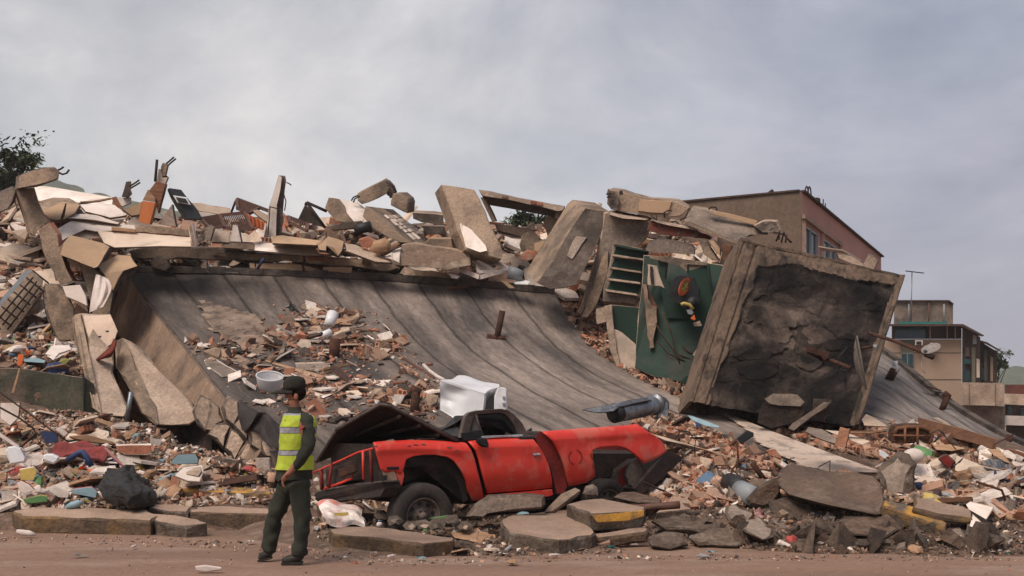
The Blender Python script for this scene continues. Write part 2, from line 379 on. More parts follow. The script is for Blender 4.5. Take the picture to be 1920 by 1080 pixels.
mound('rubble_mound', [below(below(r_, 940), 2420) for r_ in [X(xr,[880,880,880,880,880,880,890,900],22), X(xr,[845,800,806,850,893,900,812,890],[17,17.0,16.6,15.4,14.6,14.3,16.6,15]), X(xr,[905,880,862,888,915,915,880,905],[16.2,15.9,14.9,14.3,13.7,13.5,14,13.5]), X(xr,[948,950,928,938,950,955,948,955],[14.3,14,13.4,12.8,12.3,12.1,12,12]), X(xr,[988,995,1008,1018,1028,1036,1038,1042],[12.6,12.3,11.7,11.3,10.95,10.75,10.65,10.6]), X(xr,[1060]*8,[12.5,12.2,11.6,11.2,10.85,10.65,10.55,10.5])]], 160, 90, .10, rubm, 'M6', 'bank of brick and concrete rubble along the right of the street')
mound('dirt_strip', [below(below(r_, 1240), 420) for r_ in [X([520,700,900,1120],[950,962,968,962],[13.6,13.2,13.2,13.2]), X([520,700,900,1120],[985,1000,1002,995],[12.6,12.1,12,12.1]), X([520,700,900,1120],[1018,1038,1042,1040],[11.65,10.75,10.6,10.7]), X([520,700,900,1120],[1045,1058,1062,1062],[11.5,10.6,10.5,10.6])]], 80, 36, .05, dirt, 'M7', 'strip of dirt in front of the red pickup')

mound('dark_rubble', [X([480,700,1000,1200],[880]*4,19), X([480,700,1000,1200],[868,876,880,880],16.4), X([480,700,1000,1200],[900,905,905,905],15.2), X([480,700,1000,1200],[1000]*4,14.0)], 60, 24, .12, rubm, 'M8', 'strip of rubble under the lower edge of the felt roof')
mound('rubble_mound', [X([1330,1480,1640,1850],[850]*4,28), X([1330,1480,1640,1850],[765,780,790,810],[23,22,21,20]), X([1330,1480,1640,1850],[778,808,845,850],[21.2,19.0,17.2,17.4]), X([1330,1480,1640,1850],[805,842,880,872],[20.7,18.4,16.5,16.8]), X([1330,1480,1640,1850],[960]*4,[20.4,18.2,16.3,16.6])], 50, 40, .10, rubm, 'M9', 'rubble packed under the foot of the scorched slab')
# fallen roof, main part -------------------------------------------------------
def roof_mat(name, swap, dark=(.085,.070,.063), mid=(.175,.138,.118), lightc=(.29,.228,.19)):
    m = bpy.data.materials.new(name); m.use_nodes = True; t = m.node_tree; b = t.nodes['Principled BSDF']; L = t.links.new
    uvn = nn(t, 'ShaderNodeUVMap'); mp = nn(t, 'ShaderNodeMapping')
    if swap: mp.inputs['Rotation'].default_value = (0,0,R(90))
    L(uvn.outputs[0], mp.inputs[0])
    def noi(sc, d, vecscale, r_=.62):
        q = nn(t, 'ShaderNodeMapping'); q.inputs['Scale'].default_value = vecscale; L(mp.outputs[0], q.inputs[0])
        n = nn(t, 'ShaderNodeTexNoise'); n.inputs['Scale'].default_value = sc; n.inputs['Detail'].default_value = d; n.inputs['Roughness'].default_value = r_; n.inputs['Distortion'].default_value = .4
        L(q.outputs[0], n.inputs[0]); return n.outputs[0]
    r1 = ramp(t, [(.36, dark), (.50, mid), (.66, lightc)]); L(noi(1.0, 9, (1.5,.22,1)), r1.inputs[0])
    r2 = ramp(t, [(.3, g(.62)), (.72, g(1.25))]); L(noi(.35, 5, (1,.8,1)), r2.inputs[0])
    r3 = ramp(t, [(.35, g(.75)), (.65, g(1.15))]); L(noi(7, 6, (1.6,.5,1)), r3.inputs[0])
    def mul(a, c):
        x = nn(t, 'ShaderNodeMix', data_type='RGBA', blend_type='MULTIPLY'); x.inputs[0].default_value = 1; L(a, x.inputs[6]); L(c, x.inputs[7]); return x.outputs[2]
    c = mul(mul(r1.outputs[0], r2.outputs[0]), r3.outputs[0])
    # roll seams of the roofing felt, one metre apart
    sp = nn(t, 'ShaderNodeSeparateXYZ'); L(mp.outputs[0], sp.inputs[0])
    ad = nn(t, 'ShaderNodeMath', operation='MULTIPLY_ADD'); ad.inputs[1].default_value = .16; L(noi(.8, 3, (1,1,1)), ad.inputs[0]); L(sp.outputs[0], ad.inputs[2])
    fr = nn(t, 'ShaderNodeMath', operation='PINGPONG'); fr.inputs[1].default_value = .5; L(ad.outputs[0], fr.inputs[0])
    rs = ramp(t, [(.0, g(.38)), (.025, g(.55)), (.045, g(.9)), (.16, g(1))]); L(fr.outputs[0], rs.inputs[0])
    c = mul(c, rs.outputs[0])
    if not swap:   # the older felt at the left end is darker
        du_ = nn(t, 'ShaderNodeMath', operation='MULTIPLY_ADD'); du_.inputs[1].default_value = 9.0; L(noi(.3, 4, (1,1,1)), du_.inputs[0]); L(sp.outputs[0], du_.inputs[2])
        dv_ = nn(t, 'ShaderNodeMath', operation='DIVIDE'); dv_.inputs[1].default_value = 20; L(du_.outputs[0], dv_.inputs[0])
        rd = ramp(t, [(.22, g(.55)), (.48, g(1.0)), (.75, g(1.12))]); L(dv_.outputs[0], rd.inputs[0]); c = mul(c, rd.outputs[0])
    L(c, b.inputs['Base Color']); b.inputs['Roughness'].default_value = .85; b.inputs['Specular IOR Level'].default_value = .25
    bp = nn(t, 'ShaderNodeBump'); bp.inputs['Strength'].default_value = .7; bp.inputs['Distance'].default_value = .05
    a2 = nn(t, 'ShaderNodeMath', operation='ADD'); L(rs.outputs[0], a2.inputs[0]); L(noi(5, 8, (1.4,.5,1)), a2.inputs[1]); L(a2.outputs[0], bp.inputs['Height']); L(bp.outputs[0], b.inputs['Normal'])
    return m
roofm = roof_mat('roofing_felt', False); roofm2 = roof_mat('roofing_felt_right', True, (.075,.066,.062), (.18,.15,.135), (.32,.27,.235))
Ledge = [(235,510,26),(300,592,23.3),(380,690,20.4),(450,780,17.9),(520,862,15.6)]
Redge = [(1040,550,26),(1092,625,24.0),(1170,690,22.4),(1300,752,20.3),(1480,826,17.9),(1660,892,15.6)]
def resamp(E, n):
    A = np.array(E, dtype=float); o = []
    for k in range(n):
        s = k/(n-1)*(len(A)-1); i = min(int(s), len(A)-2); t = s-i
        o.append(catmull(A[max(i-1,0)], A[i], A[i+1], A[min(i+2,len(A)-1)], t))
    return o
Le = resamp(Ledge, 9); Re = resamp(Redge, 9)
rows = []
for k in range(9):
    a, b = Le[k], Re[k]; row = []
    for j in range(7):
        t = j/6; p = a*(1-t)+b*t
        sagx = 4*t*(1-t)
        top = (1-k/8)
        # the slab sags in the middle: lines bow, the top edge stays nearly level until the right
        p[1] += -9*sagx*top*(1 if t < .5 else 1) + 0
        if k > 0: p[1] += 2*sagx*math.sin(math.pi*k/8)
        row.append(tuple(p))
    rows.append(row)
Aslab = upsample(rows, 170, 110)
def sdisp(u, v, p):
    s = (u+.3*nz((u*.25, v*.12, 2)))
    ridge = abs(((s*.98) % 2.0)-1.0)
    return -.022*max(0, 1-ridge*6)+.022*nz((u*1.1, v*.4, 0))+.012*nz((u*4, v*1.5, 3))
roof = grid_obj('fallen_roof', Aslab, [roofm, conc], thick=(.06,.18,-.42), disp=sdisp, keep='SLAB', edge_mat=1, label='huge sagging grey felt covered flat roof slab behind the red pickup', cat='roof')
# left fascia beam
def surf_pt(i, j): return Vector(Aslab[i, j])
bot = [(208,585),(225,632),(262,665),(300,712),(340,752),(392,802),(430,838),(470,872)]
fa = []
ks = [0,14,30,44,58,72,86,100]
rowsA = []
for q, k in enumerate(ks):
    p = surf_pt(k, 0); b_ = P(bot[q][0], bot[q][1], p.y+.05)
    rowsA.append([p+Vector((-.03,0,-.02)), p.lerp(b_, .35), p.lerp(b_, .7), b_])
Af = np.array([[tuple(v) for v in r] for r in rowsA])
def upA(A, nu, nv):
    def up(A, n):
        m = A.shape[0]; o = []
        for k in range(n+1):
            s = k/n*(m-1); i = min(int(s), m-2); t = s-i
            o.append(catmull(A[max(i-1,0)], A[i], A[i+1], A[min(i+2,m-1)], t))
        return np.array(o)
    A = up(A, nv); return np.transpose(up(np.transpose(A, (1,0,2)), nu), (1,0,2))
fasm = mat('stained_tan_fascia', (.32,.235,.175), (.22,.16,.12), 1.1, bump=.5, stain=(.08,.062,.052), stain_s=1.0, stain_a=.6, aniso=(1.2,1.2,.35))
fo = grid_obj('edge_beam', upA(Af, 24, 90), [fasm, conc], thick=(.45,.25,-.05), disp=lambda u,v,p: .03*nz(p,2)+.02*nz(p,7)+(.06*max(0,nz(p,1.3,4)-.25)), edge_mat=1, smooth=True)
fo.parent = roof; fo.location = Vector(fo.location)-Vector(roof.location)
# dark kerb along the roof's upper edge
bm = bmesh.new()
tp = [surf_pt(0, j)+Vector((0,.02,.02)) for j in range(0, 171, 5)]
for a, b in zip(tp[:-1], tp[1:]):
    h = .16+.05*nz(a, 2); bar(bm, a+Vector((0,0,h/2-.04)), b+Vector((0,0,h/2-.04)), .22+.04*nz(a,5), h)
bmobj('upstand', bm, [mat('tarred_upstand', (.045,.04,.038), (.12,.10,.09), 2.5, bump=.6)], roof)

# fallen roof, right part
rows2 = [X([1540,1657,1760,1870,2020],[596,660,742,812,876],[27,24.4,21.6,19,16.6]), X([1545,1645,1745,1855,2000],[690,722,785,845,898],[23,21.5,19.6,17.4,15.4]), X([1550,1640,1730,1840,1980],[780,800,838,878,925],[19.6,18.7,17.4,15.7,14.2])]
roof2 = grid_obj('fallen_roof', upsample(rows2, 110, 60), [roofm2, conc], thick=(.1,.25,-.38), disp=lambda u,v,p: .05*nz((v*1.6,u*.3,1))+.02*nz((v*5,u*1.2,3)), keep='SLAB2', edge_mat=1, label='smaller pale grey sloping roof slab with vent pipes at the right edge', cat='roof')
bm = bmesh.new(); A_ = upsample(rows2, 110, 60)
tp = [Vector(A_[0, j]) for j in range(0, 111, 5)]
for a, b in zip(tp[:-1], tp[1:]): bar(bm, a+Vector((0,0,.03)), b+Vector((0,0,.03)), .12, .10+.04*nz(a,2))
bmobj('upstand', bm, [MT['tarred_upstand']], roof2)
# pale screed patch along the lower right of the main roof
spp = [(1325,760),(1375,768),(1450,790),(1540,822),(1660,862),(1660,905),(1590,895),(1500,875),(1430,842),(1370,800)]
# ------------------------------------------------------------------ buildings, trees, hill behind
def wallq(bm, quad, mi=0):
    vs = [bm.verts.new(p) for p in quad]; f = bm.faces.new(vs); f.material_index = mi
def cuboid(name, x0, x1, y0, y1, z0, z1, m, parent=None, **kw):
    bm = bmesh.new(); box_bm(bm, ((x0+x1)/2,(y0+y1)/2,(z0+z1)/2), x1-x0, y1-y0, z1-z0)
    return bmobj(name, bm, [m], parent, **kw)
# pink building: grey gable side towards us, pink side running away
pinkm = mat('pink_wall', (.40,.235,.20), (.35,.20,.17), .5, bump=.1, fine=.1, stain=(.25,.16,.13), stain_a=.3, var=0)
greyw = mat('grey_brown_render', (.155,.115,.09), (.12,.09,.07), .45, bump=.25, bscale=5, stain=(.20,.155,.125), stain_s=.8, stain_a=.5, var=0, fine=.3)
glass = mat('dark_window_glass', (.012,.05,.05), (.008,.02,.022), 1, rough=.2, bump=0, fine=0, var=0, spec=.6)
frame = mat('grey_window_frame', (.25,.26,.27), (.22,.23,.24), 1, rough=.5, bump=0, fine=0)
c0 = P(1502,359,30.0); c1 = P(1652,486,42.0); c2 = P(1270,374,31.6); zt = c0.z
pb = empty('pink_building', (c0.x, c0.y, 0), 'flat roofed building with pink side wall and grey front behind the rubble', 'building')
dx, dy = c1.x-c0.x, c1.y-c0.y; Lp = math.hypot(dx, dy); d = Vector((dx/Lp, dy/Lp, 0)); nrm = Vector((d.y, -d.x, 0))
gl = Vector((c2.x-c0.x, c2.y-c0.y, 0)); gL = gl.length; gl.normalize()
far = c1+gl*gL
def q3(a, z): return Vector((a.x, a.y, z))
bm = bmesh.new(); wallq(bm, [q3(c2,0), q3(c0,0), q3(c0,zt), q3(c2,zt)]); wallq(bm, [q3(c2,zt),q3(far,zt),q3(far,0),q3(c2,0)]); wallq(bm, [q3(c1,0),q3(far,0),q3(far,zt),q3(c1,zt)])
bmobj('front_wall', bm, [greyw], pb)
# pink wall with three window openings and reveals
wz0, wz1 = 4.7, 6.95; wins = [(.35, 2.2), (2.95, 4.9)]
bm = bmesh.new()
def pw(s, z, off=0): return Vector((c0.x, c0.y, 0))+d*s+Vector((0,0,z))+nrm*off
wallq(bm, [pw(0,0),pw(Lp,0),pw(Lp,wz0),pw(0,wz0)]); wallq(bm, [pw(0,wz1),pw(Lp,wz1),pw(Lp,zt),pw(0,zt)])
s0 = 0
for a, b in wins+[(Lp, Lp)]:
    wallq(bm, [pw(s0,wz0),pw(a,wz0),pw(a,wz1),pw(s0,wz1)]); s0 = b
for a, b in wins:
    for u in ((a,a),(b,b)): wallq(bm, [pw(u[0],wz0),pw(u[0],wz0,-.07),pw(u[0],wz1,-.07),pw(u[0],wz1)])
    wallq(bm, [pw(a,wz1),pw(b,wz1),pw(b,wz1,-.07),pw(a,wz1,-.07)]); wallq(bm, [pw(a,wz0),pw(b,wz0),pw(b,wz0,-.07),pw(a,wz0,-.07)])
bmobj('side_wall', bm, [pinkm], pb)
for a, b in wins:
    fb = bmesh.new(); m_ = (a+b)/2
    for s in (a+.05, m_, b-.05): bar(fb, pw(s,wz0,-.04), pw(s,wz1,-.04), .08, .08)
    for z in (wz0+.04, wz1-.04): bar(fb, pw(a,z,-.04), pw(b,z,-.04), .07, .06)
    wo_ = bmobj('window', fb, [frame], pb)
    gb = bmesh.new(); wallq(gb, [pw(a,wz0,-.06),pw(b,wz0,-.06),pw(b,wz1,-.06),pw(a,wz1,-.06)]); bmobj('pane', gb, [glass], wo_)
bm = bmesh.new(); bar(bm, pw(0,wz1+.14,.07), pw(5.6,wz1+.14,.04), .10, .12)
for s in (.14, 2.58, 5.3): bar(bm, pw(s,wz0-.3,.03), pw(s,wz1+.07,.03), .12, .12)
bmobj('ledge', bm, [mat('pale_pink_trim', (.36,.26,.22), (.28,.20,.17), 1)], pb)
bm = bmesh.new(); wallq(bm, [q3(c2,zt-.05), q3(c0,zt-.05), q3(c1,zt-.05), q3(far,zt-.05)]); bmobj('roof_deck', bm, [concd], pb)
bm = bmesh.new()
for a, b in ((c2,c0),(c0,c1)): bar(bm, q3(a,zt+.03)+Vector((0,0.1,0)), q3(b,zt+.03)+Vector((0,0.1,0)), .3, .05)
bmobj('coping', bm, [wooddk], pb)
for s, h in ((.5,.28),(.85,.34)):
    pts = [pw(s,zt)+Vector((0,0,h*math.sin(math.pi*k/10)))+d*(.22*(1-math.cos(math.pi*k/10))) for k in range(11)]
    tube('vent_hoop', pts, .02, rebar, pb)
for s, h in ((2.9,.32),(3.2,.25),(1.9,.14)):
    tube('starter_bar', [pw(s,zt), pw(s+.03,zt+h)], .018 if s != 1.9 else .13, rebar, pb)
tube('roof_spike', [P(1440,364,31), P(1449,357,31)], .05, rebar, pb)

# distant apartment block at right
def FB(px, py, Y=58): return P(px, py, Y)
fbm = mat('cream_render', (.33,.255,.195), (.28,.215,.165), .35, bump=.1, fine=.08, var=0)
fbd = mat('brown_render', (.10,.075,.06), (.075,.055,.045), .4, bump=.15, var=0)
fbg = mat('grey_green_panel', (.13,.125,.10), (.10,.095,.08), .5, bump=.1, var=0)
fb = empty('apartment_block', P(1740,790,58), 'distant cream apartment block with brown eaves and air conditioners', 'building')
def fpoly(name, poly, Y, e, m, parent=fb): return piece(name, None, None, PX(*poly), Y, e, m, parent=parent, rough=0, ch=0)
fpoly('wall', (1560,636,1803,636,1803,800,1560,800), 58, (0,0,12), [fbm, fbm])
fpoly('upper_wall', (1672,610,1803,610,1803,635.5,1672,635.5), 58.3, (0,0,11.5), [fbd, fbd])
fpoly('loggia_opening', (1678,612,1737,612,1737,635,1678,635), 58.2, (0,0,.05), [glass, glass])
for x in (1743, 1775, 1790): fpoly('post', (x,612,x+2,612,x+2,636,x,636), 57.9, (0,0,.3), [fbm, fbm])
fpoly('roof', (1664,607.5,1806,607.5,1846,629,1842,631,1804,611.5,1664,611.5), 57, (0,0,13), [wooddk, wooddk])
fpoly('side_wing', (1804,612,1838,632,1838,800,1804,800), [58,58.5,58.5,58][:4], (0,0,12), [fbd, fbd])
fpoly('rear_wing', (1838,640,1869,659,1869,800,1838,800), 61, (0,0,10), [fbd, fbd])
fpoly('rear_roof', (1834,637,1850,641,1877,657,1875,659,1848,645,1834,641), 60, (0,0,9), [wooddk, wooddk])
for (x0,y0,x1,y1,mm_) in ((1808,672,1820,682,glass),(1810,650,1818,668,fbd),(1809,692,1818,716,glass),(1822,650,1829,718,fbg),(1831,672,1837,708,cream),(1824,628,1831,645,frame),(1845,655,1851,715,fbg),(1857,668,1862,715,fbm),(1840,690,1845,712,glass)):
    fpoly('side_panel', (x0,y0,x1,y0+2,x1,y1,x0,y1), 57.8 if x0 < 1838 else 60.8, (0,0,.15), [mm_, mm_])
fpoly('window_panel', (1689,637,1713,637,1713,700,1689,700), 57.9, (0,0,.08), [fbg, fbg])
wf = fpoly('window', (1690,662,1712.5,662,1712.5,687,1690,687), 57.8, (0,0,.12), [frame, frame])
for x in (1691, 1702.5): fpoly('pane', (x,663,x+9.2,663,x+9.2,685.5,x,685.5), 57.75, (0,0,.03), [glass, glass], wf)
for x,y in ((1716,638),(1744,643)):
    a = fpoly('air_conditioner', (x,y,x+14,y,x+14,y+9,x,y+9), 57.3, (0,0,.6), [cloth, cloth]); fpoly('grille', (x+2,y+2,x+12,y+2,x+12,y+8,x+2,y+8), 57.27, (0,0,.02), [black, black], a)
for yy in (661, 711): fpoly('floor_line', (1560,yy,1803,yy,1803,yy+.8,1560,yy+.8), 57.97, (0,0,.02), [fbd, fbd])
tk = piece('roof_tank', 'grey concrete water tank house standing on the distant apartment roof', 'tank', PX(1676,564,1780,564,1787,571,1787,609,1676,609), 62, (0,0,5), [conc, conc], rough=0, ch=0)
piece('lid', None, None, PX(1672,562.5,1780,562.5,1788.5,569.5,1788.5,571,1780,564.5,1672,564.5), 61.8, (0,0,5.3), [wooddk, wooddk], parent=tk, rough=0, ch=0)
for x in (1704, 1770): tube('downpipe', [P(x,570,61.7), P(x,604,61.7)], .04, frame, tk)
tube('pipe', [P(1742,568,61.8), P(1741,605,61.8)], .03, wood, tk)
piece('roof_scaffold', 'green rail lying along the distant apartment roof edge', 'rail', PX(1685,604,1690,603,1775,603,1776,607,1682,608), 57.5, (0,0,.4), [lit['teal'], lit['teal']], rough=0, ch=0)
an = empty('antenna_mast', P(1708,605,60), 'thin television antenna mast beside the grey tank house', 'antenna')
tube('mast', [P(1708,605,60), P(1710,510,60)], .03, steel, an); tube('crossbar', [P(1698,508,60), P(1732,512,60)], .03, rebar, an)
for k in range(7): tube('element', [P(1700+k*4.6,508.5+k*.5,59.7), P(1700+k*4.6,508.5+k*.5,60.4)], .03, rebar, an, n=4)
# lower buildings at the right edge
bc = empty('balcony_block', P(1843,790,50), 'pale grey concrete balcony front below the brown apartment wing', 'building')
def bp(name, poly, Y, e, m): return piece(name, None, None, PX(*poly), Y, e, m, parent=bc, rough=0, ch=0)
bp('parapet', (1804,717,1882,718,1882,761,1804,759), 50, (0,0,1.2), [concl, concl]); bp('base_wall', (1780,760,1884,762,1884,860,1780,860), 51, (0,0,8), [conc, conc])
for x in (1817, 1866): bp('rust_streak', (x,719,x+1.2,719,x+1.2,760,x,760), 49.95, (0,0,.02), [wood, wood])
hs_ = empty('low_house', P(1905,800,54), 'low house with dark red roof and white balcony at the right edge', 'house')
def hp(name, poly, Y, e, m): return piece(name, None, None, PX(*poly), Y, e, m, parent=hs_, rough=0, ch=0)
hp('roof', (1884,721,1990,721,1990,741,1884,738), 56, (0,0,5), [mat('dark_red_tiles',(.14,.05,.04),(.09,.035,.03),2)]*2); hp('upper_wall', (1883,738,1990,741,1990,762,1883,758), 54, (0,0,6), [concl, concl])
hp('recess', (1884,758,1990,764,1990,781,1884,779), 54.6, (0,0,5), [fbd, fbd]); hp('balcony', (1887,779,1990,783,1990,800,1887,797), 53, (0,0,1.5), [cloth, cloth]); hp('base', (1886,797,1990,800,1990,900,1886,900), 54.5, (0,0,6), [fbd, fbd])
hp('window', (1890,761,1898,762,1898,778,1890,777), 54.4, (0,0,.1), [glass, glass]); hp('window', (1914,765,1922,765,1922,780,1914,779), 54.4, (0,0,.1), [glass, glass])
# hills
hillm = mat('hazy_green_hill', (.10,.12,.095), (.075,.095,.075), .05, bump=.3, bscale=.4, fine=.3, var=0)
for nm, pts, Y, lb in (('hill', [(-400,300),(0,318),(60,330),(110,342),(155,350),(165,362),(185,366),(240,380),(330,400),(450,440),(700,560),(900,788)], 380, 'hazy green hill behind the rubble at the left'),
                   ('hill', [(1500,788),(1700,740),(1800,715),(1870,698),(1925,694),(2000,690),(2200,660),(2500,650),(2700,788)], 330, 'low green hill behind the houses at the right')):
    rw = [];
    for f in (1, .8, .45, 0):
        rw.append([(p[0], 790.5-(790.5-p[1])*f, Y-120*(1-f)*.6) for p in pts])
    grid_obj(nm, upsample(rw, 120, 14), [hillm], disp=lambda u,v,p: 2.0*nz(p,.06)+1.2*nz(p,.2), kind='structure', label=lb)

leafm = mat('tree_leaves', (.075,.10,.04), (.03,.048,.022), 1.2, rough=.7, bump=0, fine=0, isl=True, var=.45)
barkm = mat('tree_bark', (.06,.048,.04), (.04,.03,.026), 4, bump=.5)
def tree(label, base, crowns, hgt, leaf, n, group=None):
    t = empty('tree', base, label, 'tree', group)
    bm = bmesh.new(); rnd = random.Random(len(label)); b0 = Vector(base)
    top = b0+Vector((0,0,hgt*.55)); tube_bm(bm, [b0, b0.lerp(top,.5)+Vector((.1,0,0)), top], .02*hgt+.06, 8, 0, .012*hgt)
    for c, r in crowns:
        c = Vector(c)
        for k in range(7):
            dv = Vector((rnd.gauss(0,1), rnd.gauss(0,1), rnd.gauss(.3,.7))).normalized()
            e = c+Vector((dv.x*r[0], dv.y*r[1], dv.z*r[2]))*.85
            m_ = top.lerp(e, .5)+Vector((rnd.gauss(0,.15), 0, rnd.gauss(0,.2)))*r[0]*.4
            tube_bm(bm, [top, c*.5+top*.5 if k%2 else m_, m_*.4+e*.6, e], .009*hgt, 5, 0, .002*hgt)
    bmobj('trunk', bm, [barkm], t)
    vs = []; fs = []
    for c, r in crowns:
        c = Vector(c)
        cl = [Vector((rnd.gauss(0,.5)*r[0], rnd.gauss(0,.5)*r[1], rnd.gauss(0,.5)*r[2])) for _ in range(26)]
        for _ in range(int(n/len(crowns))):
            q = rnd.choice(cl)+Vector((rnd.gauss(0,1),rnd.gauss(0,1),rnd.gauss(0,.8)))*r[0]*.17
            p = c+q; s = leaf*rnd.uniform(.6,1.5)
            rot = Euler((rnd.uniform(-1,1), rnd.uniform(-1,1), rnd.uniform(0,6.3))).to_matrix()
            i0 = len(vs)
            for v in ((-1,0,0),(0,-.45,.1),(1,0,0),(0,.45,.1)): vs.append(p+rot@(Vector(v)*s))
            fs.append((i0,i0+1,i0+2,i0+3))
    mobj('crown', vs, fs, [leafm], t)
c = P(-12,320,40)
tree('leafy green tree behind the rubble at the far left edge', (c.x-.6, 40, 0), [(P(-20,320,40),(1.5,1.4,1.3)),(P(26,300,39.8),(.85,.8,.45)),(P(20,350,40),(.8,.9,.6)),(P(-70,350,40.5),(1.6,1.6,1.6))], 10.2, .10, 3400)
c = P(990,420,44)
tree('dark green tree glimpsed through the frame of fallen beams', (c.x, 44, 0), [(P(975,420,44),(.7,.7,.45)),(P(1003,425,44),(.8,.8,.5)),(P(1030,445,44),(1,.8,.7))], 9.3, .09, 3600)
c = P(1868,690,75)
tree('small distant tree beyond the brown apartment wing', (c.x, 75, 0), [(P(1874,682,75),(.6,.8,.4)),(P(1862,672,75),(.8,.8,.7))], 5.4, .12, 1500)
# ------------------------------------------------------------------ large pieces of the fallen building
G_TOP = 'blocks and panels heaped on top of the fallen building'
CP = 'concrete piece'
def pc(name, label, cat, poly, Y, e, m, **kw): return piece(name, label, cat, poly, Y, e, m, **kw)
def rebars(parent, name, lines, Y, r=.022):
    for l in lines: tube(name, [P(x, y, Y) for x, y in l], r, rebar, parent, n=5)
# -- left cluster
o = pc('broken_beam', 'thick broken beam end jutting over the rubble at the upper left', 'concrete beam', A1(135,395,240,355,330,335,410,330,445,365,438,425,360,455,130,495), 23.5, (-6,3,1.1), [tan, rawc], rough=.05, ch=.05)
rebars(o, 'rebar', [A1(430,360,460,345,478,332), A1(435,372,470,388,500,380,520,352)], 23.6)
pc('bent_pillar', 'tan pillar propped under the jutting beam end at the upper left', 'concrete pillar', A1(135,500,260,490,300,640,360,730,300,760,265,850,235,830,200,700,165,600), 23.9, (-8,0,.7), [tan, tan], rough=.05, ch=.05)
pc('broken_beam', 'dark rounded beam leaving the photo at the upper left edge', 'concrete beam', A1(-60,560,0,530,90,490,135,505,115,600,0,680,-60,700), 24.2, (0,-4,.8), [conc, concd], rough=.06, ch=.08)
pc('plaster_sheet', 'large white ceiling panel sloping down behind the jutting beam end', 'wall panel', A1(255,480,340,475,550,510,850,560,840,625,600,600,290,585), [27.8,27.8,28,28.3,27.2,27,27], (0,4,.3), [white, cream], rough=.02)
pc('wall_slab', 'brown slab lying under the large white ceiling panel', 'wall panel', A1(290,590,400,560,520,565,600,610,560,640,300,660), [26.5,27,27,26.5,26.2,26.2], (0,5,.3), [tan, rawc])
pc('wall_slab', 'tan wedge of painted wall with a black gash at the upper left', 'wall panel', A1(300,665,470,590,600,615,560,680,485,725,420,730,370,722), [25.2,25.6,25.6,25,24.8,24.8,24.9], (2,4,.35), [tanp, rawc])
pc('dark_stick', 'thin dark stick standing by the tan wedge of painted wall', 'plank', A1(452,722,490,605,500,605,485,700,470,725), 24.6, (0,0,.08), [wooddk, wooddk], rough=0)
pc('plaster_sheet', 'crumpled white board at the left of the heap below the brown strip', 'wall panel', A1(600,612,740,605,860,615,950,690,910,700,830,712,640,665), [26,26.2,26.2,25.6,25.5,25.4,25.5], (0,4,.15), [white, cream], rough=.05)
pc('plaster_sheet', 'narrow white board with a torn brown edge below the crumpled board', 'wall panel', A1(480,690,600,682,720,692,900,750,880,760,700,728,480,712), [25.2,25.4,25.4,25,24.9,24.9,24.9], (0,3,.2), [white, tan], rough=.04)
pc('wooden_plank', 'long brown plank along the lower edge of the white ceiling panel', 'plank', A1(600,590,700,585,830,560,845,570,740,592,620,602), 26.6, (0,1,.2), [woodl, wood], rough=.02)
pc('wall_slab', 'tall brown panel leaning beside the large white ceiling panel', 'wall panel', A1(840,560,872,552,935,660,900,662,860,640), 26.2, (0,2,.2), [wood, wood])
pc('plaster_sheet', 'small white board left of the cluster of cabinet doors', 'wall panel', A1(870,565,985,560,985,600,920,628,905,625), 26.8, (0,2,.2), [white, cream])
pc('wall_slab', 'tan panel lying left of the orange cabinet door', 'wall panel', A1(930,655,1070,588,1050,690,985,700), 25.6, (0,3,.3), [tanp, rawc])
pc('orange_cupboard', 'bright orange cabinet door standing on the heap', 'cabinet door', A1(1070,585,1166,598,1122,762,1035,745), 25.2, (5,1,.25), [orange, orange], rough=.0, ch=.01)
pc('wooden_board', 'tall reddish brown board rising behind the orange cabinet door', 'board', A1(1118,508,1170,440,1242,462,1185,680,1165,595), 25.6, (4,0,.2), [wood, wood], rough=.01)
pc('wooden_board', 'small tan triangular board behind the orange cabinet door', 'board', A1(1070,582,1108,503,1165,568,1166,596), 25.5, (2,0,.15), [woodl, woodl], rough=.01)
o = pc('broken_post', 'broken post with two rusty bars at the highest point of the heap', 'concrete post', A1(1205,330,1220,300,1262,312,1240,398,1212,404), 26, (2,1,.35), [tan, rawc], rough=.04)
rebars(o, 'rebar', [A1(1245,310,1275,285,1305,258), A1(1260,322,1290,295,1320,270)], 26.1)
pc('broken_post', 'pale torn post just below the highest point of the heap', 'concrete post', A1(1172,445,1190,345,1206,350,1214,415,1262,408,1240,462), 26, (2,1,.35), [cream, rawc], rough=.05)
tube('rebar', [P(*p,25.9) for p in A1(1164,442,1178,278)], .035, rebar, label='single straight dark bar standing left of the highest post', cat='steel bar')
o = pc('broken_post', 'short dark post with two bars left of the highest post', 'concrete post', A1(912,556,945,440,978,438,975,500,985,530,960,560), 26.6, (2,1,.35), [concd, tan], rough=.05)
rebars(o, 'rebar', [A1(972,478,1010,455,1045,430), A1(980,492,1018,470,1052,449)], 26.5)
o = pc('cooker', 'overturned dark cooker with a white framed oven window on the heap', 'cooker', A1(1268,490,1360,503,1400,560,1460,625,1522,722,1400,722,1335,625,1290,545), 25.3, (-4,3,.5), [mat('dark_blue_enamel',(.035,.04,.05),(.02,.022,.028),2,rough=.4,bump=.1), black], rough=.01)
pc('oven_frame', None, None, A1(1298,545,1400,560,1432,618,1330,600), 25.2, (0,0,.06), [enamel, enamel], parent=o, rough=0); pc('oven_glass', None, None, A1(1318,558,1392,570,1412,604,1338,594), 25.15, (0,0,.04), [black, black], parent=o, rough=0)
pc('wall_slab', 'grey triangular slab shard in front of the overturned cooker', 'wall panel', A1(1185,760,1290,612,1320,782), 24.9, (4,1,.25), [conc, rawc])
